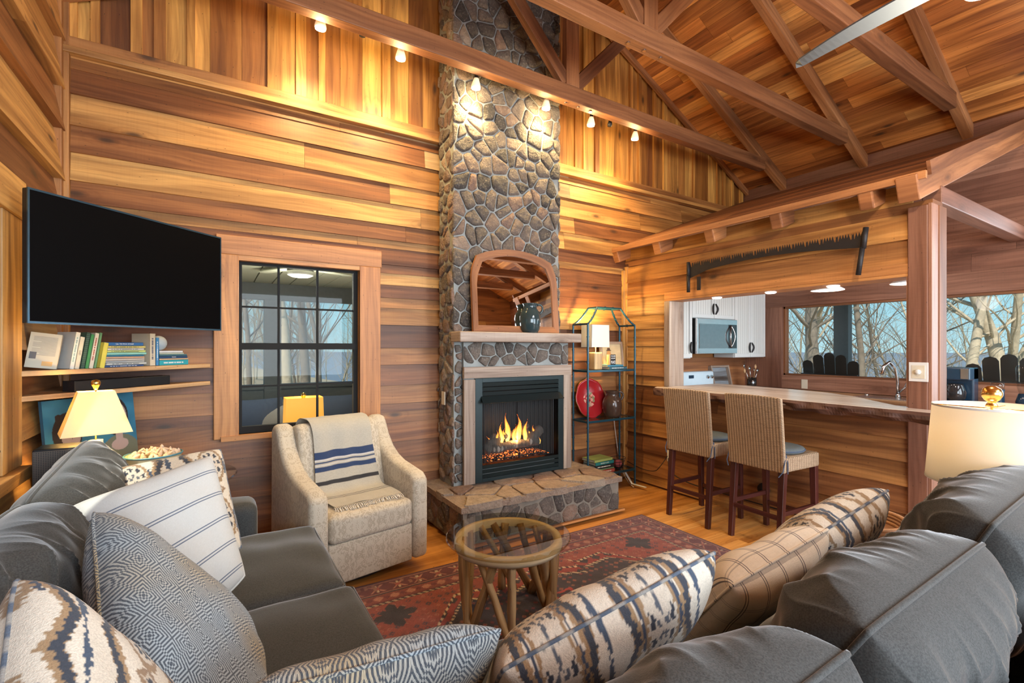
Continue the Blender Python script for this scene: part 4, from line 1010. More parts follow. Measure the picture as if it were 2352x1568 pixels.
def outlet(name, p, ax, label, sw=False, w_=.075, h_=.118):
    m_ = MB(); x, y, z = p
    if ax == '-x': m_.box(x-.006, x, y-w_/2, y+w_/2, z-h_/2, z+h_/2)
    else: m_.box(x-w_/2, x+w_/2, y-.006, y, z-h_/2, z+h_/2)
    o = recenter(m_.build(name, M['white'] if not sw == 'c' else M['cream'], bevel=.002)); tag(o, label, 'outlet' if sw != True else 'switch')
    return o
o = outlet('wall_outlet', (RX, 1.55, .40), '-x', 'white wall outlet low on the partition right of the stools')
for dz in (.033, .085):
    m_ = MB(); m_.lathe([(.0, 0), (.016, 0), (.016, .003), (0, .003)], (0, 0, 0), 14, M=Matrix.Translation((-.003, 0, dz)) @ Matrix.Rotation(-PI/2, 4, 'Y')); q = m_.build('socket', M['cream'], o)
o['local'] = 1
o = outlet('wall_outlet', (RX, 3.34, .36), '-x', 'white wall outlet behind the left stool with black cords')
o = outlet('dimmer_switch', (RX-.012, 1.262, 1.335), '-x', 'white dimmer switch plate on the post beside the pass-through', True, .105, .13); o['local'] = 1
m_ = MB(); m_.lathe([(.017, 0), (.016, .014), (0, .014)], (0, 0, 0), 18, M=Matrix.Translation((-.004, 0, .065)) @ Matrix.Rotation(-PI/2, 4, 'Y')); m_.build('dial', M['white'], o, smooth=True)
m_ = MB(); m_.box(-.0052, -.003, -.035, .035, .02, .11); m_.build('inner_plate', M['cream'], o)
m_ = MB(); m_.lathe([(.045, 0), (.055, .012), (.05, .03), (.0, .035)], (0, 0, 0), 18, M=Matrix.Translation((RX-.002, 2.33, .27)) @ Matrix.Rotation(-PI/2, 4, 'Y')); tag(recenter(m_.build('floor_plug', M['black_rubber'], smooth=True)), 'round black plug on the partition behind the right stool', 'plug')
# ---------------------------------------------------------------- bar counter, saw, stools
def slab(poly, z0, z1, name, mat, parent=None, jit=.0, axis=1):
    m_ = MB(); m_.prism(poly, z0, z1, .6, axis=axis); return m_.build(name, mat, parent, bevel=.006)
bc = thing('bar_counter', 'pale live-edge timber bar slab under the pass-through', 'counter', (4.1, 2.3, 1.02))
fr2 = []; nseg = 130
for k in range(nseg+1):
    y = 3.40-(3.40-1.10)*k/nseg; x = 3.80+.025*noise.noise(Vector((y*1.7, 0, 3)))+.012*noise.noise(Vector((y*7, 0, 1)))
    if k < 4: x += .10*(1-k/4)**2
    fr2.append((x, y))
back = [(3.96, 1.10), (3.99, 1.312), (4.30, 1.62), (4.50, 1.80), (4.70, 2.1), (4.80, 2.5), (4.85, 3.0), (4.85, 3.34), (4.0, 3.345)]
slab(fr2+back, 1.028, 1.092, 'slab', M['slab'], bc)
m_ = MB(); V = []
for k, (x, y) in enumerate(fr2):
    for j, (dz, dx) in enumerate(((1.090, 0), (1.072, -.018), (1.045, -.026), (1.018, -.008), (1.015, .04))):
        V.append((x+dx+.034*noise.noise(Vector((y*11, dz*30, 2)))*(j > 0), y, dz+.026*noise.noise(Vector((y*5, j, 6)))*(j > 1)))
Fs = [(k*5+j, k*5+j+1, (k+1)*5+j+1, (k+1)*5+j) for k in range(nseg) for j in range(4)]
m_.add(V, Fs, [[(V[q][1]+3, V[q][2]*1.5+V[q][0]) for q in f] for f in Fs], .5); m_.build('bark_edge', M['bark'], bc, smooth=False)
sw = thing('crosscut_saw', 'old black two-man crosscut saw hung above the pass-through', 'saw', (4.0, 2.3, 2.25))
sy0, sy1 = 3.06, 1.55; topz = lambda y: 2.345-.0*(y-2)+.008*math.sin((y-sy1)/(sy0-sy1)*PI)-(.012 if False else 0)
botz = lambda y: 2.225+.055*math.sin(PI*(y-sy1)/(sy0-sy1))-(.035*max(0, (y-2.85)/.2))
P_ = [(y, botz(y)) for y in [sy0-(sy0-sy1)*k/40 for k in range(41)]]; y = sy1; T_ = []
k = 0
while y < sy0-.012:
    g = k % 6
    if g < 4: T_ += [(y, topz(y)-.030), (y+.008, topz(y)), (y+.016, topz(y)-.030)]; y += .0185
    elif g == 4: T_ += [(y, topz(y)-.046), (y+.004, topz(y)-.046), (y+.006, topz(y)-.004), (y+.012, topz(y)-.016), (y+.018, topz(y)-.004), (y+.020, topz(y)-.046), (y+.028, topz(y)-.048)]; y += .031
    else: y += .002
    k += 1
poly = P_+T_+[(sy0, topz(sy0)-.03)]
m_ = MB(); n = len(poly); V = [(3.995, a, b_) for a, b_ in poly]+[(3.999, a, b_) for a, b_ in poly]
m_.add(V, [(i, (i+1) % n, n+(i+1) % n, n+i) for i in range(n)]+[tuple(range(n)), tuple(range(2*n-1, n-1, -1))]); m_.build('blade', M['iron'], sw)
m_ = MB(); m_.tube([(3.99, sy0+.012, 2.35), (3.99, sy0+.012, 2.20)], .016, 10); m_.tube([(3.985, sy0+.008, 2.21), (3.985, sy0+.006, 2.05)], .017, 12); m_.build('handle', M['iron'], sw, smooth=True)
m_ = MB(); m_.tube([(3.99, sy1-.0, 2.37), (3.985, sy1+.015, 2.22)], .018, 10); m_.tube([(3.985, sy1+.02, 2.23), (3.98, sy1+.045, 2.03)], .017, 12); m_.build('handle', M['iron'], sw, smooth=True)
m_ = MB(); m_.bar((3.99, 2.95, 2.19), (3.99, 2.95, 2.06), .012, .035); tag(recenter(m_.build('iron_bracket', M['iron'])), 'small iron bracket hanging beside the left handle of the saw', 'bracket')
def stool(x, y, rz, label):
    t = thing('bar_stool', label, 'bar stool', (x, y, 0), rz, 'wicker bar stools', local=True)
    W2, D2 = .225, .225
    m_ = MB()
    def panel(u0, u1, P, nu=14, nv=20, th=.034):
        V = []; 
        for s in (0, 1):
            for j in range(nv+1):
                for i in range(nu+1): V.append(P(u0+(u1-u0)*i/nu, j/nv, s*th))
        N = (nu+1)*(nv+1); Fs = []; U = []
        uvf = lambda k: ((k % N) % (nu+1)/nu*(u1-u0), (k % N)//(nu+1)/nv*.55)
        for j in range(nv):
            for i in range(nu):
                a = j*(nu+1)+i; Fs += [(a, a+1, a+nu+2, a+nu+1), (N+a, N+a+nu+1, N+a+nu+2, N+a+1)]
        for i in range(nu): Fs += [(i, N+i, N+i+1, i+1), (nv*(nu+1)+i, nv*(nu+1)+i+1, N+nv*(nu+1)+i+1, N+nv*(nu+1)+i)]
        for j in range(nv): a = j*(nu+1); b_ = (j+1)*(nu+1); Fs += [(a, b_, N+b_, N+a), (a+nu, N+a+nu, N+b_+nu, b_+nu)]
        m_.add(V, Fs, [[(uvf(k)[0]+(.01 if k >= N else 0), uvf(k)[1]+(.0 if k < N else .01)) for k in f] for f in Fs], .5)
    panel(-W2, W2, lambda u, q, s: (-D2-.012-.055*q**1.3+s-.012*math.cos(u/W2*PI/2)*q, u*(1+.02*q), .585+.55*q+.008*(1-(u/W2)**2)*(q > .9)))
    m_.build('backrest', M['wicker'], t, smooth=False, bevel=.008)
    m_ = MB(); m_.box(-D2+.015, D2+.01, -W2+.004, W2-.004, .585, .695, .5, axis=1); m_.build('seat', M['wicker'], t, bevel=.015)
    m_ = MB(); m_.lathe([(.0, .0), (.17, .0), (.195, .012), (.2, .024), (.192, .038), (.15, .046), (0, .05)], (.01, 0, .694), 32, sx=1.02, sy=1.05); c = m_.build('seat_cushion', M['cushion_grey'], t, smooth=True)
    c['label'] = 'round grey tied seat cushion'
    m_ = MB(); m_.tube([(.01+.2*1.02*math.cos(a), .2*1.05*math.sin(a), .719) for a in [k*PI/16 for k in range(32)]], .004, 6, closed=True); m_.build('piping', M['blue_fab'], c)
    for s in (-1, 1):
        m_ = MB()
        m_.tube([(-.17, s*.20, .71), (-D2+.0, s*(W2+.003), .68), (-D2-.03, s*(W2+.004), .60), (-D2-.045, s*(W2-.02), .56)], .004, 6); m_.tube([(-.17, s*.20, .71), (-D2+.03, s*(W2+.003), .66), (-D2+.03, s*(W2+.004), .58)], .004, 6)
        m_.build('tie', M['blue_fab'], t)
    for sx in (-1, 1):
        for sy in (-1, 1):
            m_ = MB(); fx = -.245 if sx < 0 else .215
            m_.bar((sx*.20, sy*.195, .59), (fx, sy*.198, 0.0), .046, .046, .5, up=(1, 0, 0), wd2=.036, hg2=.036); m_.build('leg', M['dark_wood'], t, bevel=.003)
    for a, b_ in (((-.232, -.19, .25), (-.232, .19, .25)), ((.208, -.19, .20), (.208, .19, .20)), ((-.225, -.197, .28), (.21, -.197, .28)), ((-.225, .197, .28), (.21, .197, .28))):
        m_ = MB(); m_.bar(a, b_, .022, .032, .3); m_.build('stretcher', M['dark_wood'], t, bevel=.002)
    return t
stool(3.70, 2.667, 0, 'wicker bar stool nearer the shelf stand, left of the pair')
stool(3.73, 2.075, math.radians(-3), 'wicker bar stool nearer the lamp, right of the pair')
# ---------------------------------------------------------------- kitchen
def beadboard():
    m, b = new_mat('beadboard_paint'); u, v, _ = uvxy(); g = ((u*22).fr()-.5).ab(); setp(b, mixc(g.gt(.46), (.62, .64, .62), (.16, .17, .17)), .45); bump(b, 1-g.ss(.42, .5), .6, .004); return m
M['bead'] = beadboard()
uc = thing('upper_cabinets', 'white beadboard wall cabinets over the microwave', 'cabinet', (5.4, 3.87, 1.37))
m_ = MB(); m_.box(5.72, 6.43, 3.71, BY-.05, 1.37, 2.45); m_.box(4.86, 5.72, 3.71, BY-.05, 1.86, 2.449); m_.box(4.3, 4.86, 3.71, BY-.05, 1.37, 2.448); m_.build('carcass', M['cab'], uc)
def door(x0, x1, z0, z1, hx, hz, par=uc):
    m_ = MB(); y = 3.70; q = .045
    frame4(m_, x0, x1, z0, z1, y-.012, y+.01, q)
    d = m_.build('door', M['cab'], par, bevel=.002)
    m_ = MB(); V = [(x0+q, y, z0+q), (x1-q, y, z0+q), (x1-q, y, z1-q), (x0+q, y, z1-q)]; m_.add(V, [(0, 1, 2, 3)], [[(p[0], p[2]) for p in V]]); o = m_.build('panel', M['bead'], d)
    o.modifiers.new('s', 'SOLIDIFY').thickness = .006
    m_ = MB(); s = 1 if hx > (x0+x1)/2 else -1
    m_.tube([(hx+s*(.0-.028*math.sin(PI*k/12))*-1*-1+s*0, y-.02-.012*math.sin(PI*k/12), hz-.065+.13*k/12) for k in range(13)], [.007+.004*math.sin(PI*k/12) for k in range(13)], 8); m_.build('handle', M['iron'], d, smooth=True)
door(5.725, 6.07, 1.375, 2.44, 6.055, 1.50); door(6.075, 6.425, 1.375, 2.44, 6.09, 1.50)
door(4.87, 5.29, 1.865, 2.44, 5.275, 1.98); door(5.295, 5.715, 1.865, 2.44, 5.31, 1.98); door(4.45, 4.865, 1.38, 2.44, 4.84, 1.5)
mw = thing('microwave', 'stainless over-range microwave with a dark curved handle', 'microwave', (5.29, 3.8, 1.425))
m_ = MB(); m_.box(4.89, 5.70, 3.665, BY-.03, 1.425, 1.855); m_.build('body', M['iron'], mw)
m_ = MB(); m_.box(4.89, 5.70, 3.64, 3.665, 1.425, 1.855); m_.build('front', M['stainless'], mw, bevel=.004)
m_ = MB(); m_.box(4.93, 5.50, 3.634, 3.641, 1.49, 1.79); m_.build('door_glass', plain('reflective_glass', (.25, .26, .27), .05, .8), mw)
m_ = MB(); m_.box(5.50, 5.68, 3.634, 3.641, 1.49, 1.79); m_.build('control_panel', M['glassdark'], mw)
m_ = MB(); m_.tube([(5.55+.05*math.sin(PI*k/14)*-1, 3.60+.03*(1-math.sin(PI*k/14)), 1.50+.28*k/14) for k in range(15)], .009, 8); m_.tube([(5.55+.04*math.sin(PI*k/14), 3.60+.03*(1-math.sin(PI*k/14)), 1.50+.28*k/14) for k in range(15)], .008, 8); m_.build('handle', M['chrome'], mw, smooth=True)
rg = thing('range', 'white kitchen range with a sloped control panel below the microwave', 'range', (5.2, 3.7, 0))
M['enamel'] = plain('white_enamel', (.55, .68, .76), .2, var=.03)
m_ = MB(); m_.box(4.82, 5.58, 3.36, 4.0, 0, .94); m_.build('body', M['enamel'], rg, bevel=.01)
m_ = MB(); m_.bar((4.83, 3.93, 1.07), (5.57, 3.93, 1.07), .10, .25); m_.build('control_panel', M['enamel'], rg, bevel=.03)
for q in (5.42, 5.50):
    m_ = MB(); m_.lathe([(.024, 0), (.022, .02), (0, .022)], (0, 0, 0), 16, M=Matrix.Translation((q, 3.88, 1.12)) @ Matrix.Rotation(PI/2, 4, 'X'))
    m_.build('knob', M['chrome'], rg)
m_ = MB(); m_.box(5.05, 5.14, 3.872, 3.88, 1.11, 1.15); m_.build('display', M['navy'], rg)
kb = thing('base_cabinets', 'kitchen base cabinets with a brown counter under the far windows', 'cabinet', (6.1, 1.5, 0))
m_ = MB(); m_.box(5.60, 6.40, 3.40, BY-.05, 0, .915); m_.box(5.86, 6.40, -1.0, 3.40, 0, .915); m_.build('carcass', M['cab'], kb)
m_ = MB(); m_.box(5.585, 6.43, 3.38, BY-.05, .915, .955, .5); m_.box(5.84, 6.43, -1.0, 3.38, .915, .955, .5, axis=1); m_.build('countertop', M['shelf'], kb, bevel=.003)
for k, (a, b_) in enumerate(((.55, 1.1), (1.12, 1.66), (1.68, 2.2), (-.05, .53))):
    m_ = MB(); m_.box(5.845, 5.86, a, b_, .10, .68); d = m_.build('door', M['cab'], kb, bevel=.003)
    m_ = MB(); m_.box(5.845, 5.86, a, b_, .70, .90); d = m_.build('drawer', M['cab'], kb, bevel=.003)
    m_ = MB(); m_.tube([(5.83, (a+b_)/2-.06, .81), (5.815, (a+b_)/2, .80), (5.83, (a+b_)/2+.06, .81)], .008, 8); m_.build('handle', M['iron'], d)
m_ = MB(); m_.box(5.92, 6.30, 1.65, 2.45, .9555, .962); m_.box(5.96, 6.26, 1.70, 2.40, .9620, .9628); sk = tag(recenter(m_.build('sink', M['stainless'], bevel=.002)), 'stainless sink rim set in the far counter', 'sink')
fa = thing('faucet', 'brushed nickel gooseneck faucet in front of the kitchen window', 'faucet', (6.22, 2.12, .963))
m_ = MB(); m_.lathe([(.028, 0), (.024, .02), (.016, .05)], (6.22, 2.12, .963), 16); m_.tube([(6.22, 2.12, 1.0), (6.21, 2.12, 1.13), (6.18, 2.13, 1.28), (6.12, 2.16, 1.345), (6.06, 2.19, 1.30), (6.03, 2.20, 1.22)], [.014, .014, .014, .015, .018, .021], 12); m_.build('spout', M['chrome'], fa, smooth=True)
m_ = MB(); m_.tube([(6.22, 2.11, 1.02), (6.20, 2.05, 1.08), (6.20, 2.02, 1.16)], [.010, .010, .014], 10); m_.build('lever', M['chrome'], fa, smooth=True)
m_ = MB(); m_.lathe([(.024, 0), (.018, .03), (.010, .05), (.022, .06), (.022, .068), (0, .07)], (6.25, 1.86, .963), 16); tag(recenter(m_.build('soap_dispenser', M['chrome'], smooth=True)), 'short metal soap dispenser beside the sink', 'dispenser')
m_ = MB(); m_.lathe([(.02, 0), (.016, .012), (0, .016)], (6.25, 2.42, .963), 14); m_.build('sink_cap', M['chrome'], sk, smooth=True)
ut = thing('utensil_crock', 'dark metal crock full of spoons and whisks by the cabinets', 'crock', (6.15, 3.72, .955))
m_ = MB(); m_.lathe([(.055, 0), (.062, .06), (.06, .14), (.056, .14), (.05, .02)], (6.15, 3.72, .955), 20); m_.build('crock', plain('dark_steel', (.12, .12, .12), .15, .9), ut, smooth=True)
for k in range(7):
    a = k*.9; m_ = MB(); q = Vector((6.15+.02*math.cos(a), 3.72+.02*math.sin(a), 1.0)); e = q+Vector((.07*math.cos(a)-.02, .06*math.sin(a), .19+.03*(k % 3)))
    m_.tube([q, e], .005, 6); m_.lathe([(0, -.035), (.02, -.02), (.028, 0), (.02, .02), (0, .03)], e, 12, sx=.9, sy=.3); m_.build('utensil', M['shelf'] if k % 2 else M['chrome'], ut, smooth=True)
tr_ = thing('wooden_tray', 'wooden framed board leaning on the backsplash beside the range', 'tray', (5.80, 3.9, .955))
LM = Matrix.Translation((5.79, 3.93, .957)) @ Matrix.Rotation(math.radians(-12), 4, 'X')
m_ = MB()
frame4(m_, -.2, .2, 0, .30, -.045, .01, .025, tone=.4, M=LM)
m_.build('rim', M['grey_wood'], tr_, bevel=.002); m_ = MB(); m_.box(-.18, .18, -.004, .008, .02, .28, .6, M=LM); m_.build('board', wood('scuffed_board', [(0, (.20, .24, .27)), (1, (.32, .36, .40))], .5, streak=.7), tr_)
m_ = MB(); m_.box(4.3, 6.44, BY-.048, BY-.040, .957, 1.368); tag(recenter(m_.build('backsplash', M['beam'])), 'dark board backsplash between range and wall cabinets', 'backsplash')
outlet('wall_outlet', (KX-.016, 3.18, 1.03), '-x', 'cream outlet plate under the wide kitchen window', 'c')
for i, (x, y) in enumerate(((5.35, 2.42), (5.4, 1.75))):
    t = thing('pendant_lamp', ['pale pendant lamp seen through the middle of the pass-through', 'pale pendant lamp seen at the right end of the pass-through'][i], 'pendant lamp', (x, y, 2.09), group='kitchen pendant lamps')
    m_ = MB(); m_.lathe([(.15, 0), (.148, .006), (.05, .07), (.022, .11), (.0, .11)], (x, y, 2.09), 32, cap=False); o = m_.build('shade', M['white'], t, smooth=True); o.modifiers.new('s', 'SOLIDIFY').thickness = .003
    m_ = MB(); m_.lathe([(0, 0), (.142, 0), (.142, .003), (0, .003)], (x, y, 2.088), 32, cap=False); m_.build('diffuser', M['penlight'], t)
    m_ = MB(); m_.tube([(x, y, 2.19), (x, y, deckz(x))], .004, 6); m_.build('cord', M['white'], t)
    light('pendant_light', 'POINT', (x, y, 2.03), 9, (1, .84, .72), radius=.1)
for i, y in enumerate((2.87, 2.34, 1.84)):
    m_ = MB(); m_.lathe([(.0, -.012), (.035, -.012), (.045, -.004), (.045, 0), (0, 0)], (4.16, y, OZ), 20, cap=False); tag(recenter(m_.build('puck_light', M['puck'], smooth=True)), ['small round light under the head board, nearest the left jamb', 'small round light under the middle of the head board', 'small round light under the head board, nearest the post'][i], 'light', 'puck lights under the head board')
    light('puck_glow', 'SPOT', (4.16, y, OZ-.02), 6, (1, .85, .75), spot=2.4, blend=1, radius=.04)
cm = thing('coffee_maker', 'navy and steel drip coffee maker on the far counter', 'coffee maker', (6.12, 1.62, .955))
cx_, cy_ = 6.10, 1.60
m_ = MB(); m_.box(cx_-.02, cx_+.12, cy_-.115, cy_+.115, .956, 1.31); m_.box(cx_-.14, cx_+.12, cy_-.115, cy_+.115, 1.19, 1.31); m_.box(cx_-.14, cx_+.12, cy_-.115, cy_+.115, .956, .985); m_.build('housing', M['navy'], cm, bevel=.012)
m_ = MB(); m_.box(cx_-.143, cx_-.139, cy_-.108, cy_-.052, 1.205, 1.30); m_.build('steel_trim', M['chrome'], cm); m_ = MB(); m_.box(cx_-.143, cx_-.139, cy_+.045, cy_+.108, 1.205, 1.30); m_.build('steel_trim', M['chrome'], cm)
m_ = MB(); m_.lathe([(.05, 0), (.075, .03), (.08, .09), (.06, .15), (.055, .17), (0, .17)], (cx_-.08, cy_, .986), 24); m_.build('carafe', M['glassdark'], cm, smooth=True)
m_ = MB(); m_.tube([(cx_-.09, cy_+.07, 1.13), (cx_-.10, cy_+.13, 1.13), (cx_-.10, cy_+.145, 1.06), (cx_-.09, cy_+.12, 1.02)], .011, 8); m_.build('handle', M['black_rubber'], cm, smooth=True)
cg = thing('coffee_grinder', 'small navy coffee grinder with a clear lid beside the coffee maker', 'grinder', (6.1, 1.33, .955))
m_ = MB(); m_.lathe([(.045, 0), (.05, .02), (.047, .13), (.048, .16), (0, .16)], (6.1, 1.33, .956), 24); m_.build('body', M['navy'], cg, smooth=True); m_ = MB(); m_.lathe([(.046, .162), (.048, .2), (.042, .225), (0, .23)], (6.1, 1.33, .956), 24); m_.build('lid', M['clearglass'], cg, smooth=True)
m_ = MB(); m_.lathe([(.0, 0), (.013, 0), (.013, .003), (0, .003)], (0, 0, 0), 14, M=Matrix.Translation((6.053, 1.315, 1.05)) @ Matrix.Rotation(-PI/2, 4, 'Y')); m_.build('button', M['chrome'], cg)
bd = thing('blender_jar', 'clear blender jar on a navy base at the right edge of the window', 'blender', (6.12, 1.14, .955))
m_ = MB(); m_.lathe([(.065, 0), (.07, .06), (.05, .13), (.0, .13)], (6.12, 1.15, .956), 20); m_.build('base', M['navy'], bd, smooth=True); m_ = MB(); m_.lathe([(.045, .13), (.062, .2), (.068, .36), (.06, .38), (0, .38)], (6.12, 1.15, .956), 20); m_.build('jar', M['clearglass'], bd, smooth=True)
# ---------------------------------------------------------------- outside
m_ = MB(); m_.box(6.6, 9.2, -4, 8, -.12, -.03, .5, axis=1); struct(m_.build('floor_porch_far', M['porch_floor']), 'porch floor outside the kitchen windows')
m_ = MB(); m_.box(-4, 6.6, 4.16, 7.2, -.12, -.03, .5); struct(m_.build('floor_porch', M['porch_floor']), 'porch floor outside the chimney wall')
def gz(x, y):
    r = math.hypot(x-2.8, y-2); c_ = max(0, math.cos(math.atan2(y-2, x-2.8))); s_ = min(1, c_*1.6)
    return -.5-(.012+.043*s_)*r-.0009*s_*r*r if r > 6 else -.6
def ground():
    V = []; rad = [0, 3, 6, 9, 12, 16, 20, 26, 34, 44, 60, 90, 140]; n = 48
    for r in rad:
        for k in range(n):
            a = 2*PI*k/n; z = gz(2.8+r*math.cos(a), 2+r*math.sin(a))+.35*noise.noise(Vector((r*math.cos(a)*.15, r*math.sin(a)*.15, 0)))
            V.append((2.8+r*math.cos(a), 2+r*math.sin(a), z if r > 6 else -.6))
    Fs = [(i*n+k, i*n+(k+1) % n, (i+1)*n+(k+1) % n, (i+1)*n+k) for i in range(len(rad)-1) for k in range(n)]
    m_ = MB(); m_.add(V, [f[::-1] for f in Fs]); return m_.build('terrain', M['leaf'], smooth=True)
struct(ground(), 'wooded hillside outside')
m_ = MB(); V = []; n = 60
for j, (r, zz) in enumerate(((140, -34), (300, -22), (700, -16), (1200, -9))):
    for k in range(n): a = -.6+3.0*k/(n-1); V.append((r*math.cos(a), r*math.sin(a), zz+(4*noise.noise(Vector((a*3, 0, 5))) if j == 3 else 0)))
m_.add(V, [(j*n+k, j*n+k+1, (j+1)*n+k+1, (j+1)*n+k) for j in range(3) for k in range(n-1)]); struct(m_.build('terrain_far', M['hill'], smooth=True), 'distant wooded ridge with blue haze in its colour')
def tree_mesh(seed, h=11, r=.16, lean=.08, br=24, depth=3, low=.28):
    R = random.Random(seed); m_ = MB()
    def limb(p, d, L, r0, lv):
        n = 7 if lv < 2 else 5; pts = [p]; q = Vector(p); dd = Vector(d).normalized()
        for k in range(n):
            dd = (dd+Vector((R.uniform(-1, 1), R.uniform(-1, 1), R.uniform(-.3, .75)))*(.10 if lv == 0 else .26)).normalized()
            q = q+dd*L/n; pts.append(q.copy())
        m_.tube(pts, [r0*(1-.72*k/n) for k in range(n+1)], (10, 6, 4, 3)[lv], cap=False)
        if lv < depth:
            cnt = int(br*1.1) if lv == 0 else (7, 7, 6)[min(lv, 2)]
            for k in range(cnt):
                f = R.uniform(low if lv == 0 else .2, 1.0); i = min(n-1, int(f*n)); b_ = pts[i].lerp(pts[i+1], f*n-i)
                a = R.uniform(0, 2*PI); s = dd.orthogonal().normalized(); s2 = dd.cross(s); sd = s*math.cos(a)+s2*math.sin(a)
                nd = (dd*.55+sd*R.uniform(.5, 1.0)+Vector((0, 0, .15))).normalized()
                rr = r0*(1-.72*f)
                limb(b_, nd, L*R.uniform(.22, .42)*(1 if lv == 0 else 1.35), rr*R.uniform(.22, .42), lv+1)
    limb(Vector((0, 0, -.4)), Vector((lean, lean*.4, 1)), h, r, 0)
    return m_
protos = []
for k, (h, r, l, br, lo) in enumerate(((12, .19, .05, 22, .2), (11, .12, .10, 26, .12), (9, .07, .14, 24, .10), (13, .24, -.06, 20, .22), (8, .05, -.12, 20, .1), (10, .10, .02, 24, .12))):
    m_ = tree_mesh(20+k, h, r, l, br, 3, lo); o = m_.build('bare_tree', M['tree'] if k % 2 == 0 else M['tree_dark'], smooth=True); protos.append(o)
used = set()
def put_tree(i, x, y, rz, sc, label, group='bare trees in the woods around the house'):
    o = protos[i]
    if i in used: o = o.copy(); C.objects.link(o)
    used.add(i); o.location = (x, y, gz(x, y)); o.rotation_euler = (0, 0, rz); o.scale = (sc,)*3; tag(o, label, 'tree', group)
def dirpt(px, d):
    r = ray(px, 798); q = math.hypot(r[0], r[1]); return r[0]/q*d, r[1]/q*d
for px, d, i, sc, lab in ((1840, 13, 0, 1, 'thick pale trunk seen in the kitchen window left of the porch post'), (1885, 12, 3, .9, 'stout leaning trunk seen in the kitchen window just left of the porch post'), (1985, 14, 1, 1, 'forked dark tree seen in the kitchen window right of the porch post'),
        (2060, 15, 5, 1.1, 'leaning tree seen at the right end of the kitchen window'), (2205, 12.5, 0, .8, 'pale straight trunk seen above the coffee maker'), (2235, 14, 2, 1.1, 'slim dark branching tree seen above the coffee maker'), (2312, 14, 0, .75, 'thick pale trunk seen above the grinder'), (2348, 13, 0, 1.05, 'thickest pale trunk at the right edge of the far window'),
        (575, 15, 1, .9, 'leaning dark tree seen in the left panes of the chimney-wall window'), (668, 11, 0, .85, 'thick pale trunk seen in the middle panes of the chimney-wall window'), (700, 13, 3, .75, 'pale forked trunk seen in the middle panes right of the thick one'), (735, 14, 5, 1.1, 'tree with an upswept limb seen between the middle and right panes')):
    x, y = dirpt(px, d*1.65); put_tree(i, x, y, rng.uniform(0, 6.28), sc*1.15, lab)
for k in range(64):
    px = (rng.uniform(470, 900) if k < 38 else rng.uniform(1740, 2450)); d = rng.uniform(24, 48); x, y = dirpt(px, d)
    put_tree(rng.choice((1, 2, 4, 5, 2)), x, y, rng.uniform(0, 6.28), rng.uniform(.7, 1.2), 'slim bare tree in the woods beyond the porch seen through %s' % ('the chimney-wall window' if k < 38 else 'the kitchen windows'), 'slim bare trees beyond the porch %s' % ('behind the chimney wall' if k < 38 else 'behind the kitchen'))
# far porch: post, eave beam, adirondack chairs
pp = on(1931, 800, 'x', 8.9)
m_ = MB(); m_.box(8.9, 9.04, pp.y-.11, pp.y+.11, -.03, 2.9); tag(recenter(m_.build('porch_post', M['porch_grey'])), 'dark porch post seen through the kitchen window', 'post')
m_ = MB(); m_.box(8.85, 9.1, -4, 8, 2.28, 2.60, .2, axis=1); tag(recenter(m_.build('porch_beam', M['bark'])), 'rough brown porch beam along the top of the far windows', 'beam')
m_ = MB(); m_.box(6.62, 9.3, -4, 8, 2.62, 2.70); struct(m_.build('ceiling_porch_far', M['porch_grey']), 'porch roof outside the kitchen windows')
def adirondack(px, label, zt):
    p = on(px, 800, 'x', 7.35); t = thing('adirondack_chair', label, 'chair', (7.35, p.y, -.03), group='adirondack chairs on the far porch')
    for k in range(5):
        o_ = (k-2)*.121; hz = zt-.03*abs(k-2)**1.9; m_ = MB()
        pts = [(-.067, 0), (.067, 0), (.067, hz-.05), (.045, hz-.015), (0, hz), (-.045, hz-.015), (-.067, hz-.05)]
        V = [(7.35-.02+.0, p.y+o_+a*1.0, -.03+.3+b_-.3) for a, b_ in pts]+[(7.35, p.y+o_+a, -.03+.3+b_-.3) for a, b_ in pts]
        V = [(v[0]-(v[2])*.12+.17, v[1]+(k-2)*.02*(v[2]), v[2]) for v in V]; n = len(pts)
        m_.add(V, [tuple(range(n)), tuple(range(2*n-1, n-1, -1))]+[(i, n+i, n+(i+1) % n, (i+1) % n) for i in range(n)]); m_.build('back_slat', M['adirondack'], t)
    m_ = MB(); m_.box(7.30, 7.335, p.y-.36, p.y+.36, 1.08, 1.13); m_.box(7.35, 7.37, p.y-.28, p.y+.28, .55, .60); m_.build('back_rail', M['adirondack'], t)
    m_ = MB(); m_.box(7.40, 7.9, p.y-.28, p.y+.28, .50, .54); m_.build('seat', M['adirondack'], t)
    for s in (-1, 1):
        m_ = MB(); m_.box(7.3, 8.0, p.y+s*.32-.06, p.y+s*.32+.06, .76, .79); m_.build('arm', M['adirondack'], t); m_ = MB(); m_.box(7.85, 7.93, p.y+s*.32-.02, p.y+s*.32+.02, -.03, .76); m_.box(7.33, 7.41, p.y+s*.32-.02, p.y+s*.32+.02, -.03, .76); m_.build('leg', M['adirondack'], t)
adirondack(1905, 'dark slatted adirondack chair outside the kitchen window', 1.46); adirondack(2318, 'dark slatted adirondack chair outside the window beside the post', 1.46)
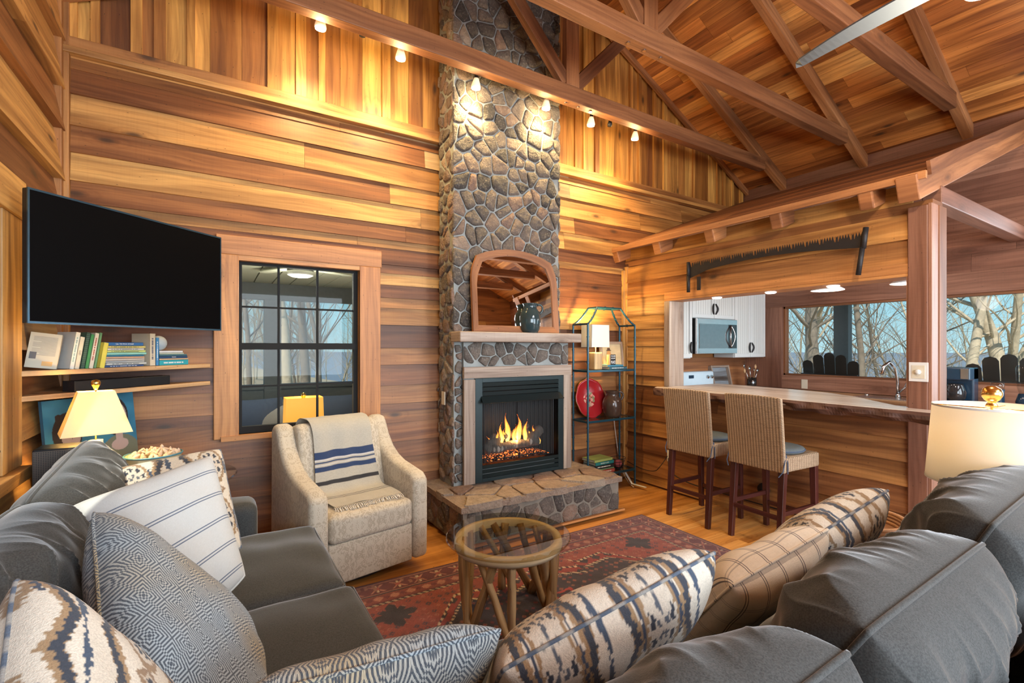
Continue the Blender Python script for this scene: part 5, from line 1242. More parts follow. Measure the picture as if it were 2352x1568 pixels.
# porch behind the chimney wall
mb = MB()
for k in range(40):
    x = -3+k*.2; mb.box(x, x+.186, 4.18, 6.9, 2.30, 2.32, .5, axis=1)
mb.box(-3, 5.2, 4.18, 7.0, 2.34, 2.40); struct(mb.build('ceiling_porch', M['porch_ceil']), 'pale board porch ceiling outside the chimney wall')
m_ = MB(); m_.box(-3, 6, 6.6, 6.75, 2.10, 2.299); tag(recenter(m_.build('porch_beam', M['porch_grey'])), 'grey porch beam outside the chimney-wall window', 'beam')
q0, q1 = on(606, 700, 'y', 6.66), on(645, 700, 'y', 6.66)
m_ = MB(); m_.box(q0.x, q1.x, 6.6, 6.74, -.03, 2.099); tag(recenter(m_.build('porch_post', M['porch_grey'])), 'grey porch post outside the chimney-wall window', 'post')
m_ = MB(); m_.box(-3, 6, 6.62, 6.72, .98, 1.04); m_.box(-3, 6, 6.64, 6.70, .1, .98); tag(recenter(m_.build('porch_rail', M['porch_grey'])), 'solid grey porch rail outside the chimney-wall window', 'rail')
fx = on(690, 600, 'y', 4.9); FY = 4.9
pf2 = thing('porch_ceiling_fan', 'porch ceiling fan with a drum light outside the window', 'ceiling fan', (fx.x, FY, 2.30))
m_ = MB(); m_.lathe([(.115, .07), (.118, .0), (0, 0)], (fx.x, FY, 2.229), 24); m_.build('motor', M['black'], pf2)
m_ = MB(); m_.lathe([(.114, 0), (.114, -.04), (.08, -.055), (0, -.06)], (fx.x, FY, 2.229), 24); m_.build('light_drum', M['white'], pf2, smooth=True)
light('porch_fan_light', 'POINT', (fx.x, FY, 2.06), 30, (1, .96, .82), radius=.12)
for k in range(4):
    a = k*PI/2+.5; m_ = MB(); m_.bar((fx.x+.115*math.cos(a), FY+.115*math.sin(a), 2.265), (fx.x+.6*math.cos(a), FY+.6*math.sin(a), 2.265), .11, .01); m_.build('blade', M['porch_ceil'], pf2)
def softbox(m_, x0, x1, y0, y1, z0, z1): m_.box(x0, x1, y0, y1, z0, z1)
os_ = thing('porch_sofa', 'outdoor sofa with blue cushions seen through the chimney-wall window', 'sofa', (1.1, 5.1, -.03))
m_ = MB(); softbox(m_, -.3, 2.6, 5.0, 5.9, -.03, .42); softbox(m_, -.3, 2.6, 5.6, 5.9, .42, .92); m_.build('frame', M['porch_grey'], os_, bevel=.03)
def soft(nm, c, w_, h_, t_, rz, mat, label, tilt=.2, group=None):
    m_ = MB(); n = 14; V = []
    MM = Matrix.Translation(c) @ Matrix.Rotation(rz, 4, 'Z') @ Matrix.Rotation(-tilt, 4, 'X')
    for s in (-1, 1):
        for j in range(n+1):
            for i in range(n+1):
                u, v = i/n*2-1, j/n*2-1; V.append(MM @ Vector((u*w_/2*(1-.06*(1-v*v)), s*t_/2*((1-abs(u)**2.6)*(1-abs(v)**2.6))**.5, h_/2+v*h_/2*(1-.06*(1-u*u)))))
    N = (n+1)**2; Fs = [(j*(n+1)+i, j*(n+1)+i+1, (j+1)*(n+1)+i+1, (j+1)*(n+1)+i) for j in range(n) for i in range(n)]; Fs += [tuple(N+k for k in f[::-1]) for f in Fs]
    m_.add(V, Fs); return tag(recenter(m_.build(nm, mat, smooth=True)), label, 'pillow', group)
for c_, nm, mt, lab in ((on(575, 950, 'y', 5.35), 0, 'blue_fab', 'blue outdoor pillow seen in the lower left panes of the window'), (on(625, 960, 'y', 5.3), 0, 'white_fab', 'pale outdoor pillow seen in the lower left panes of the window'), (on(785, 945, 'y', 5.35), 0, 'blue_fab', 'blue outdoor pillow seen in the lower right panes of the window')):
    soft('outdoor_pillow', (c_.x, 5.42, .47), .62 if mt == 'blue_fab' else .5, .52 if mt == 'blue_fab' else .44, .18, 0, M[mt], lab, .2, 'pillows on the porch sofa')
lx = on(697, 930, 'y', 4.72).x
pl2 = thing('porch_lamp', 'lamp with a glowing orange shade outside the chimney-wall window', 'lamp', (lx, 4.72, .60))
m_ = MB(); V = []
for s, z in ((.165, .72), (.155, 1.045)): V += [(lx+sx*s, 4.72+sy*s*.6, z) for sx, sy in ((-1, -1), (1, -1), (1, 1), (-1, 1))]
m_.add(V, [(k, (k+1) % 4, 4+(k+1) % 4, 4+k) for k in range(4)]); m_.build('lamp_shade', M['shade_orange'], pl2)
m_ = MB(); m_.lathe([(.07, 0), (.06, .05), (.02, .10), (.012, .43), (.02, .45), (.022, .475), (0, .49)], (lx, 4.72, .60), 16); m_.build('base', M['brass'], pl2, smooth=True)
light('porch_lamp_light', 'POINT', (lx, 4.72, 1.08), 8, (1, .75, .45), radius=.05)
m_ = MB(); m_.lathe([(.2, .59), (.2, .6), (0, .6)], (lx, 4.72, 0), 20); m_.tube([(lx, 4.72, -.03), (lx, 4.72, .595)], .02); tag(recenter(m_.build('porch_table', M['porch_grey'])), 'small round table carrying the orange lamp on the porch', 'table')
# ---------------------------------------------------------------- soft shapes
def np_obj(name, V, Fs, UV, mat, parent=None, col=None, smooth=True):
    """V (n,3), Fs quads (m,4), UV (n,2) per vertex"""
    q = parent; ox = np.zeros(3)
    while q is not None: ox += np.array(q.location); q = q.parent
    V = V-ox
    me = bpy.data.meshes.new(name); me.vertices.add(len(V)); me.vertices.foreach_set('co', V.astype(np.float32).ravel())
    m = len(Fs); me.loops.add(m*4); me.loops.foreach_set('vertex_index', Fs.astype(np.int32).ravel()); me.polygons.add(m)
    me.polygons.foreach_set('loop_start', np.arange(0, m*4, 4, dtype=np.int32)); me.update(calc_edges=True)
    uv = me.uv_layers.new(name='UVMap'); uv.data.foreach_set('uv', UV[Fs.ravel()].astype(np.float32).ravel())
    if col is not None:
        a = me.color_attributes.new('Col', 'FLOAT_COLOR', 'POINT'); a.data.foreach_set('color', np.hstack([col, np.ones((len(col), 1))]).astype(np.float32).ravel())
    me.validate(); me.materials.append(mat)
    if smooth: me.shade_smooth()
    o = bpy.data.objects.new(name, me); C.objects.link(o)
    if parent is not None: o.parent = parent
    return o
def gridf(nu, nv, base=0, flip=False):
    i, j = np.meshgrid(np.arange(nu), np.arange(nv)); a = (j*(nu+1)+i+base).ravel(); F_ = np.stack([a, a+1, a+nu+2, a+nu+1], 1)
    return F_[:, ::-1] if flip else F_
def waves(x, y, seed, f=3.0, n=5):
    r = np.random.RandomState(seed); s = 0
    for k in range(n):
        a = r.uniform(0, 2*PI); q = f*(1.0+.55*k); s = s+np.sin((x*math.cos(a)+y*math.sin(a))*q+r.uniform(0, 6.28)+.7*np.sin((x*math.sin(a)-y*math.cos(a))*q*.6+r.uniform(0, 6)))/(1+.5*k)
    return s/2.2
def pillow(name, cor, thick, mat, parent=None, seed=1, n=60, wr=.006, pipe=.005, pipemat=None, colf=None, uvs=None, pinch=.05, p=3.2, e=.45, fold=0.0, sag=0.0, ufreq=1, wmask=.8):
    """cushion between four corners (TL, TR, BR, BL); thickness +-thick/2 on both sides"""
    TL_, TR_, BR_, BL_ = [np.array(c, dtype=float) for c in cor]
    w_ = (np.linalg.norm(TR_-TL_)+np.linalg.norm(BR_-BL_))/2; h_ = (np.linalg.norm(BL_-TL_)+np.linalg.norm(BR_-TR_))/2
    nrm = np.cross((TR_+BR_-TL_-BL_), (TL_+TR_-BL_-BR_)); nrm /= np.linalg.norm(nrm)
    u, v = np.meshgrid(np.linspace(-1, 1, n+1), np.linspace(-1, 1, n+1)); u = np.sign(u)*(1-(1-abs(u))**1.25); v = np.sign(v)*(1-(1-abs(v))**1.25)
    u = u.ravel(); v = v.ravel()
    cp = 1-.055*(u*v)**4; pu = u*(1-pinch*(1-v*v)*1.0*abs(u))*cp; pv = v*(1-pinch*(1-u*u)*abs(v))*cp
    a, b_ = (pu+1)/2, (pv+1)/2
    P = (BL_[None]*((1-a)*(1-b_))[:, None]+BR_[None]*(a*(1-b_))[:, None]+TL_[None]*((1-a)*b_)[:, None]+TR_[None]*(a*b_)[:, None])
    prof = ((1-np.abs(u)**p)*(1-np.abs(v)**p))**e
    Vs = []
    for s in (1, -1):
        W = waves(u*w_*3, v*h_*3, seed+(s > 0), 3.2)*wr*(.35+prof*.65)*np.minimum(1, prof*3)
        if fold:
            r = np.random.RandomState(seed*7+(s > 0)); g = 0
            for cu, cv in ((-1, 1), (1, 1), (-1, -1), (1, -1), (0, 1.3)):
                dx, dy = (u-cu)*w_, (v-cv)*h_; rr = np.hypot(dx, dy); th = np.arctan2(dy, dx)+.35*np.sin(rr*7+r.uniform(0, 6)); k_ = r.randint(6, 10)
                g = g+(1-np.abs(np.sin(th*k_/2+r.uniform(0, 3))))**2.5*np.exp(-rr/(.20+r.uniform(0, .08)))*np.minimum(1, rr*12)
            q = u*w_*2.2+.6*waves(u*w_, v*h_, seed+3, 2.2); g = g+.8*(1-np.abs(np.sin(q*5.5+2.0*v*h_+seed)))**4*np.clip(prof*1.5, 0, 1)*(.5+.5*np.sin(v*3+seed))*np.clip(1-abs(v)*.3, 0, 1)
            W = W+g*fold*np.clip(prof*1.6-.25, 0, 1)
        Vs.append(P+nrm[None]*((s*(thick/2*prof+W))[:, None])-np.array([0, 0, 1])[None]*(sag*prof)[:, None])
    V = np.vstack(Vs); N = (n+1)**2
    F_ = np.vstack([gridf(n, n, 0), gridf(n, n, N, True)])
    UV = np.stack([(u+1)/2*w_, (v+1)/2*h_], 1); UV = np.vstack([UV, UV+np.array([.03, .02])])
    col = None
    if colf is not None:
        c = colf((u+1)/2, (v+1)/2, w_, h_, seed); col = np.vstack([c, c])
    o = np_obj(name, V, F_, UV, mat, parent, col)
    if pipe:
        m_ = MB(); ring = []
        g = P.reshape(n+1, n+1, 3)
        ring = list(g[0, :-1])+list(g[:-1, -1])+list(g[-1, :0:-1])+list(g[:0:-1, 0])
        m_.tube([Vector(q) for q in ring[::2]], pipe, 7, closed=True)
        ob = m_.build('piping', pipemat or mat, o if parent is None else o, smooth=True)
        if mat in (M['colfab'],) and pipemat is None:
            c = np.tile(np.array([[.30, .29, .27]]), (len(ob.data.vertices), 1)); kk = (np.arange(len(c))//28) % 2 == 0; c[kk] = (.09, .12, .17)
            a = ob.data.color_attributes.new('Col', 'FLOAT_COLOR', 'POINT'); a.data.foreach_set('color', np.hstack([c, np.ones((len(c), 1))]).astype(np.float32).ravel())
    return o
def puff(name, x0, x1, y0, y1, z0, z1, mat, parent, k=7.0, n=22, bulge=.02, seed=1, wr=.002, pipe=0):
    Vs = []; Fs = []; UVs = []; b0 = 0; c = np.array([(x0+x1)/2, (y0+y1)/2, (z0+z1)/2]); hs = np.array([x1-x0, y1-y0, z1-z0])/2
    t = np.linspace(-1, 1, n+1); t = np.sign(t)*(1-(1-abs(t))**1.5)
    for ax in range(3):
        for s in (-1, 1):
            a, b_ = np.meshgrid(t, t); a = a.ravel(); b_ = b_.ravel(); Q = np.zeros((len(a), 3)); o = [q for q in range(3) if q != ax]
            Q[:, o[0]] = a; Q[:, o[1]] = b_; Q[:, ax] = s
            sc = hs/hs.min(); kk = k*np.ones(3)
            # round edges with an equal metric radius
            R = np.minimum(hs.min()*.48, .055); P = Q*hs; I = np.clip(P, -(hs-R), hs-R); d = P-I; L = np.linalg.norm(d, axis=1); L[L == 0] = 1
            P = I+d/L[:, None]*R
            P[:, 2] += np.where(Q[:, 2] > -.5, bulge*(1-Q[:, 0]**2)*(1-Q[:, 1]**2)*(Q[:, 2]+1)/2, 0)
            P[:, 2] += waves(P[:, 0]*4, P[:, 1]*4, seed, 2.5)*wr*4*(Q[:, 2] > 0)
            Vs.append(P+c); UVs.append(P[:, o]); flip = (s < 0) != (ax == 1)
            Fs.append(gridf(n, n, b0, flip)); b0 += len(a)
    V = np.vstack(Vs); F_ = np.vstack(Fs); UV = np.vstack(UVs)
    o = np_obj(name, V, F_, UV, mat, parent)
    import bmesh
    bm = bmesh.new(); bm.from_mesh(o.data); bmesh.ops.remove_doubles(bm, verts=bm.verts, dist=.0005); bmesh.ops.recalc_face_normals(bm, faces=bm.faces); bm.to_mesh(o.data); bm.free(); o.data.shade_smooth()
    if pipe:
        m_ = MB(); R = .016; z = z1-.016+.002
        pts = [(x0+R, y0+.004), (x1-R, y0+.004), (x1-.004, y0+R), (x1-.004, y1-R), (x1-R, y1-.004), (x0+R, y1-.004), (x0+.004, y1-R), (x0+.004, y0+R)]
        m_.tube([(a, b_, z-.012) for a, b_ in pts], pipe, 6, closed=True); m_.build('piping', mat, o, smooth=True)
    return o
# ---------------------------------------------------------------- sectional sofa
so = thing('sectional_sofa', 'large charcoal grey sectional sofa with loose back cushions', 'sofa', (.9, 1.2, 0))
m_ = MB(); m_.box(-.76, .42, .05, 3.20, .06, .30); m_.box(.42, 2.46, .05, 1.36, .06, .30); m_.build('base', M['sofa'], so, bevel=.02)
m_ = MB(); m_.box(-.78, -.60, .03, 3.0, .10, .80); m_.box(-.60, 2.46, .03, .26, .10, .80); m_.build('back_frame', M['sofa'], so, bevel=.05)
for x0, x1, y0, y1 in ((-.74, .20, 2.99, 3.22), (2.22, 2.47, .05, 1.27)):
    a = puff('arm', x0, x1, y0, y1, .08, .63, M['sofa'], so, bulge=.012, seed=3)
for x in (-.7, .35):
    m_ = MB(); m_.box(x-.03, x+.03, 3.1, 3.16, 0, .07); m_.build('foot', M['dark_wood'], so)
for x, y in ((.5, 1.3), (2.38, 1.3), (2.38, .12), (-.7, .12)):
    m_ = MB(); m_.box(x-.03, x+.03, y-.03, y+.03, 0, .07); m_.build('foot', M['dark_wood'], so)
for i, (x0, x1, y0, y1) in enumerate(((-.44, .49, 2.165, 2.99), (-.44, .515, 1.45, 2.155), (-.44, .50, .45, 1.44), (.51, 1.36, .45, 1.46), (1.37, 2.215, .45, 1.44))):
    puff('seat_cushion', x0, x1, y0, y1, .29, .47, M['sofa'], so, bulge=.022, seed=10+i, pipe=.005)
def bc_(c, seed, fold=.012, th=.36): return pillow('back_cushion', c, th, M['sofa'], so, seed, n=130, wr=.018, pipe=.007, fold=fold*1.15, pinch=.03, p=3.2, e=.42)
bc_([(-.53, 3.01, 1.07), (-.56, 2.25, .97), (-.34, 2.25, .50), (-.32, 3.0, .50)][::1], 31, .014, .30)
bc_([(-.56, 2.22, .985), (-.58, 1.48, .98), (-.36, 1.48, .50), (-.34, 2.22, .50)], 32, .014, .34)
bc_([(-.56, 1.45, .97), (-.56, .70, .96), (-.36, .70, .50), (-.34, 1.45, .50)], 33)
bc_([(-.45, .30, .93), (.25, .33, .93), (.25, .55, .5), (-.40, .5, .5)], 34)
bc_([(.28, .42, .90), (1.04, .42, .93), (1.04, .66, .50), (.28, .66, .50)], 35, .02)
bc_([(1.06, .41, .955), (1.80, .41, .975), (1.80, .66, .50), (1.06, .66, .50)], 36, .022)
bc_([(1.80, .40, 1.02), (2.62, .40, 1.07), (2.50, .64, .52), (1.84, .64, .50)], 37, .022, .38)
# ---------------------------------------------------------------- throw pillows
def ikat(u, v, w_, h_, seed):
    nu, nv = 190, 100; U = np.floor(u*nu)/nu; Vv = np.floor(v*nv)/nv
    tri = lambda x: np.abs((x % 1.0)-.5)*2
    r = np.random.RandomState(seed); jag = .007*np.sign(np.sin(Vv*nv*1.7+U*9))+.004*np.sin(Vv*91)
    x = (U*w_/.56*2.0+jag+.13*seed) % 1.0; y = Vv*h_/.56
    c = np.tile(np.array([[.72, .66, .55]]), (len(u), 1))
    def put(m, col): c[m] = col
    z = x-.5; zz = .055*(tri(y*3.2)-.5)*2
    put(np.abs(z-.30-zz) < .060, (.36, .24, .13)); put(np.abs(z+.30+zz) < .060, (.36, .24, .13))
    put(np.abs(z-.32-zz) < .034, (.045, .055, .075)); put(np.abs(z+.32+zz) < .034, (.045, .055, .075))
    put(np.abs(z-.44) < .022+.012*np.sin(y*30), (.06, .09, .14))
    q = ((y*1.9) % 1.0)-.5; d = np.sqrt((z/.19)**2+(q/.40)**2)
    put((d < 1.0) & (d > .82), (.33, .22, .12)); put(d <= .82, (.64, .58, .48))
    ang = np.arctan2(q/.40, z/.19); put((np.abs(d-.58) < .12) & (np.sin(ang*9) > -.1), (.035, .045, .065)); put((np.abs(d-.22) < .10) & (np.sin(ang*5) > 0), (.10, .12, .15))
    q2 = ((y*1.9+.5) % 1.0)-.5; d2 = np.abs(z)/.15+np.abs(q2)/.12; put(d2 < 1, (.30, .20, .12)); put(d2 < .6, (.55, .47, .37)); put(d2 < .3, (.05, .06, .08))
    put((np.abs(z-.20) < .016) & (np.abs(q) < .16), (.05, .07, .11)); put((np.abs(z+.20) < .016) & (np.abs(q) < .16), (.05, .07, .11))
    n = r.rand(len(u), 1)*.14-.07; return np.clip(c*(1+n), 0, 1)
def tp_(name, cor, th, mat, label, seed, **kw):
    o = pillow(name, cor, th, mat, None, seed, **kw)
    c = sum((Vector(q) for q in cor), Vector())/4; a = np.empty(len(o.data.vertices)*3, dtype=np.float32); o.data.vertices.foreach_get('co', a); a = a.reshape(-1, 3)-np.array(c, dtype=np.float32); o.data.vertices.foreach_set('co', a.ravel()); o.location = c
    for ch in o.children:
        b_ = np.empty(len(ch.data.vertices)*3, dtype=np.float32); ch.data.vertices.foreach_get('co', b_); ch.data.vertices.foreach_set('co', (b_.reshape(-1, 3)-np.array(c, dtype=np.float32)).ravel()); ch.data.update()
    o.data.update(); return tag(o, label, 'pillow', 'throw pillows on the sectional sofa')
tp_('throw_pillow', [dp(238, 1078, 2.10), dp(510, 1026, 2.42), dp(560, 1262, 2.15), dp(330, 1340, 1.88)], .15, M['colfab'], 'blue ikat pillow behind the striped one at the far arm', 2, n=130, colf=ikat, wr=.006)
tp_('throw_pillow', [dp(150, 1160, 1.66), dp(488, 1040, 2.02), dp(568, 1325, 1.86), dp(340, 1560, 1.48)], .17, M['stripe'], 'off-white pillow with thin dark double stripes', 3, n=60, wr=.006, pipe=.005)
tp_('throw_pillow', [dp(205, 1160, 1.42), dp(560, 1440, 1.52), dp(640, 1900, 1.08), dp(235, 1700, .93)], .24, M['diamond'], 'blue and black diamond-weave pillow left of the seat cushions', 4, n=60, wr=.006)
tp_('throw_pillow', [dp(28, 1312, .98), dp(400, 1640, 1.10), dp(420, 2300, .80), dp(-60, 1900, .68)], .22, M['colfab'], 'ikat pillow in the bottom left corner of the photo', 5, n=150, colf=ikat, wr=.005)
tp_('throw_pillow', [(.02, 1.00, .86), (.565, .925, .865), (.55, 1.17, .47), (.0, 1.27, .47)], .17, M['diamond'], 'diamond-weave pillow at the bottom centre, tan and black side showing', 6, n=60, wr=.006)
tp_('throw_pillow', [(.50, .86, .82), (1.15, .78, .965), (1.20, 1.08, .53), (.58, 1.12, .48)], .22, M['colfab'], 'tan and black ikat pillow in the middle of the near sofa back', 8, n=170, colf=ikat, wr=.006)
tp_('throw_pillow', [(1.28, .84, .80), (1.76, .78, .90), (1.80, 1.10, .50), (1.32, 1.10, .48)], .20, M['plaid'], 'cream windowpane pillow between the two ikat ones on the near sofa', 9, n=60, wr=.008)
tp_('throw_pillow', [(1.74, .82, .86), (2.21, .77, .965), (2.20, 1.12, .50), (1.78, 1.14, .48)], .22, M['colfab'], 'ikat pillow against the right arm of the near sofa', 11, n=150, colf=ikat, wr=.006)
# ---------------------------------------------------------------- swivel armchair
ch = thing('swivel_armchair', 'cream damask upholstered armchair between window and hearth', 'armchair', (.79, 3.40, 0), math.radians(11), local=True)
def side(m_, poly, x0, x1):
    n = len(poly); V = [(x0, a, b_) for a, b_ in poly]+[(x1, a, b_) for a, b_ in poly]
    m_.add(V, [tuple(range(n-1, -1, -1)), tuple(range(n, 2*n))]+[(i, (i+1) % n, n+(i+1) % n, n+i) for i in range(n)],
           [[(V[k][1], V[k][2]) for k in f] for f in (tuple(range(n-1, -1, -1)), tuple(range(n, 2*n)))]+[[(V[k][0], V[k][2]+V[k][1]) for k in (i, (i+1) % n, n+(i+1) % n, n+i)] for i in range(n)], .5)
def bev(o, w_, s=5): b = o.modifiers.new('round', 'BEVEL'); b.width = w_; b.segments = s; b.limit_method = 'ANGLE'; b.angle_limit = math.radians(50); o.data.shade_smooth(); return o
arm = [(-.37, .05), (-.375, .30), (-.375, .595), (-.32, .635), (-.20, .655), (-.08, .675), (.02, .71), (.10, .76), (.17, .84), (.22, .93), (.25, .965), (.33, .975), (.37, .93), (.385, .05)]
for s in (-1, 1):
    m_ = MB(); side(m_, arm, s*.29 if s > 0 else -.405, .405 if s > 0 else -.29); bev(m_.build('arm', M['damask'], ch), .035)
m_ = MB(); side(m_, [(.05, .30), (.03, .46), (.14, .90), (.17, .955), (.22, .97), (.30, .95), (.36, .85), (.37, .05), (.3, .05)], -.295, .295); bev(m_.build('backrest', M['damask'], ch), .03)
m_ = MB(); m_.box(-.288, .288, -.352, .2, .05, .30, .5, axis=0); bev(m_.build('front_panel', M['damask'], ch), .012)
o = puff('seat_cushion', -.287, .287, -.375, .07, .30, .475, M['damask'], None, bulge=.02, seed=4); o.parent = ch
m_ = MB(); m_.lathe([(.27, .0), (.27, .02), (.05, .03), (.05, .05)], (0, 0, .0), 32); m_.build('swivel_base', M['black'], ch)
def throw_cols(s, seed):
    c = np.tile(np.array([[.46, .43, .36]]), (len(s), 1))
    for a, b_, col in ((.03, .05, 0), (.07, .08, 0), (.775, .822, 1), (.822, .834, 2), (.844, .850, 1), (.86, .866, 2), (.872, .905, 1), (.965, .995, 3), (1.13, 1.138, 3), (1.15, 1.156, 3), (1.17, 1.176, 3)):
        c[(s > a) & (s < b_)] = ((.03, .03, .035), (.02, .045, .12), (.60, .58, .55), (.03, .03, .035))[col]
    return c
pth = [(.44, .62), (.435, .80), (.41, .93), (.36, .985), (.28, .99), (.19, .985), (.135, .93), (.10, .80), (.055, .64), (.022, .52), (-.01, .497), (-.10, .503), (-.20, .503), (-.285, .498)]
D_ = [0]
for a, b_ in zip(pth[:-1], pth[1:]): D_.append(D_[-1]+math.dist(a, b_))
tot = D_[-1]; nu, nv = 60, 300; u, v = np.meshgrid(np.linspace(-1, 1, nu+1), np.linspace(0, 1, nv+1)); u = u.ravel(); v = v.ravel()
yy = np.interp(v*tot, D_, [p[0] for p in pth]); zz = np.interp(v*tot, D_, [p[1] for p in pth])
kern = np.ones(21)/21
ys = np.interp(np.linspace(0, tot, nv+1), D_, [p[0] for p in pth]); zs_ = np.interp(np.linspace(0, tot, nv+1), D_, [p[1] for p in pth])
ys = np.convolve(np.pad(ys, 10, 'edge'), kern, 'valid'); zs_ = np.convolve(np.pad(zs_, 10, 'edge'), kern, 'valid'); yy = np.repeat(ys, nu+1); zz = np.repeat(zs_, nu+1)
wv = waves(u*1.2, v*3, 5, 3)*.006
V = np.stack([(u*(.225+.012*np.sin(v*9))+.005+.02*(v > .7)*(v-.7)), yy-.006-wv-.004*np.cos(u*8), zz+.006+np.abs(wv)], 1)
# reverse side
V2 = V+np.array([0, .003, -.003]); F_ = np.vstack([gridf(nu, nv, 0), gridf(nu, nv, len(V), True)])
cc = throw_cols(v*tot/tot*1.34, 1); cc = cc*(1+.10*(np.random.RandomState(1).rand(len(cc), 1)-.5))
tb = np_obj('throw_blanket', np.vstack([V, V2]), F_, np.vstack([np.stack([u*.22, v*1.3], 1)]*2), M['colfab'], None, np.vstack([cc, cc]))
tb.location = (.79, 3.40, 0); tb.rotation_euler = (0, 0, math.radians(11)); tag(tb, 'beige fringed throw with navy stripes draped over the armchair', 'blanket'); tb['local'] = 1
m_ = MB()
for k in range(46):
    x = -.225+.455*k/45; e = (x+rng.uniform(-.006, .006), -.318-rng.uniform(0, .018), .495-rng.uniform(0, .010)); m_.tube([(x, -.283, .504), (x, -.302, .505), e], [.0035, .0025, .004], 5)
m_.build('fringe', plain('cotton_fringe', (.66, .62, .54), .9), tb)
# ---------------------------------------------------------------- rug
def rugcols(x, y, L_, W2_):
    u = x+L_/2; v = y+W2_/2; d = np.minimum(np.minimum(u, L_-u), np.minimum(v, W2_-v)); hor = (np.minimum(v, W2_-v) <= np.minimum(u, L_-u)); s = np.where(hor, u, v)
    r = np.random.RandomState(3); c = np.zeros((len(x), 3))
    tri = lambda q: np.abs((q % 1)-.5)*2
    maroon, red, rust, navy, cream, pink = [np.array(k) for k in ((.105, .012, .016), (.24, .028, .022), (.21, .040, .028), (.022, .014, .022), (.46, .34, .23), (.30, .12, .085))]
    c[:] = rust
    hsh = lambda a, b_, k: (np.sin(a*12.9898+b_*78.233+k)*43758.5453) % 1
    # small scattered motifs everywhere
    cs = .045; gx, gy = np.floor(x/cs), np.floor(y/cs); fx, fy = x/cs-gx-.5, y/cs-gy-.5; hh = hsh(gx, gy, 1.0); mot = (np.abs(fx)+np.abs(fy) < .22+.2*hh) & (hh > .35); mot2 = (np.maximum(np.abs(fx), np.abs(fy)) < .12) & (hh > .2)
    c[mot] = pink*.9; c[mot & (hh > .7)] = navy*2; c[mot2] = red
    # medallion
    ax, ay = np.abs(x), np.abs(y); yb = .74-.40*np.clip((ax-.30)/.75, 0, 2)-.075*(tri(ax/.46+.25)-.5)*2; yb = np.where(ax < .30, .70-.12*ax/.3, yb); dd = (yb-ay)
    inn = (dd > 0)
    c[inn] = maroon; b1 = (dd > .0) & (dd < .022); c[b1] = np.where(((x*28+y*3) % 1 > .5)[b1][:, None], cream, navy); b2 = (dd > .022) & (dd < .09); c[b2] = red*.85; b2m = b2 & ((tri(x*9)+tri(y*9)) < .7); c[b2m] = navy
    b3 = (dd > .09) & (dd < .115); c[b3] = np.where((((x+y)*24) % 1 > .5)[b3][:, None], cream, navy)
    fld = (dd > .115); c[fld] = navy*1.2; m = fld & mot; c[m] = maroon*1.3; c[m & (hh > .6)] = pink*.6; c[fld & mot2 & (hh > .75)] = red
    # latch-hook figures
    for cx_, cy_ in ((-.55, .12), (.0, .30), (.55, .12), (0, -.3), (-.9, 0), (.9, 0), (-.3, -.1), (.3, -.1)):
        q = np.maximum(np.abs(x-cx_)*1.1, np.abs(y-cy_)*1.3)+.3*np.abs(np.abs(x-cx_)-np.abs(y-cy_)); c[(q < .10) & fld] = red*1.25; c[(q < .07) & fld] = navy; c[(q < .035) & fld] = rust
    for sx in (-1, 1):
        for sy in (-1, 1):
            qx, qy = x-sx*L_*.33, y-sy*W2_*.30; q = np.abs(qx)+np.abs(qy); st = (q < .13) & ((np.abs(qx) < .03) | (np.abs(qy) < .03) | (np.abs(np.abs(qx)-np.abs(qy)) < .03)); c[st & ~inn] = navy
    # borders
    def band(a, b_): return (d >= a) & (d < b_)
    c[band(.25, .262)] = maroon; k = band(.262, .285); c[k] = np.where((((u+v)*26) % 1 > .55)[k][:, None], cream*.8, navy)
    k = band(.17, .25); c[k] = rust*.75; m = k & (tri(s/.10)+np.abs(d-.21)/.04 < .75); c[m] = pink; m = k & (tri(s/.10+.5)+np.abs(d-.21)/.04 < .5); c[m] = maroon
    k = band(.155, .17); c[k] = navy; k = band(.148, .155); c[k] = pink
    k = band(.03, .148); c[k] = maroon*.8; t_ = (s/.135) % 1-.5; q_ = (d-.089)/.059
    m = k & (np.abs(np.abs(t_)*2.2-np.abs(q_)*.9) < .13) & (np.abs(q_) < .8); c[m] = pink*.95; m = k & (np.abs(t_) < .06) & (np.abs(q_) < .75); c[m] = cream*.75; m = k & (((t_*2.6)**2+q_**2) < .10); c[m] = rust
    m = k & (hh > .82) & (np.abs(fx) < .2); c[m] = pink*.6
    c[band(.018, .03)] = pink*.7; c[d < .018] = maroon*.6
    n = r.rand(len(x), 1); strk = np.sin(y*55+np.sin(x*3)*2)[:, None]*.06; return np.clip(c*(.82+.36*n+strk), 0, 1)
RL, RW = 2.86, 2.12; nu, nv = 420, 310; x, y = np.meshgrid(np.linspace(-RL/2, RL/2, nu+1), np.linspace(-RW/2, RW/2, nv+1)); x = x.ravel(); y = y.ravel()
z = .008+.0008*np.sin(x*40)*np.sin(y*37)
rug = np_obj('rug', np.stack([x, y, z], 1), gridf(nu, nv), np.stack([x, y], 1), M['rug'], None, rugcols(x, y, RL, RW), smooth=False); rug.location = (3.215-RL/2, 3.0-RW/2, 0); rug.rotation_euler = (0, 0, math.radians(-.8))
tag(rug, 'patterned dark red oriental rug with a stepped medallion', 'rug'); m_ = MB(); rug['local'] = 1
m_.box(-RL/2-.003, RL/2+.003, -RW/2-.003, RW/2+.003, .0005, .0072); m_.build('edge_binding', plain('rug_edge', (.06, .012, .012), .9), rug)
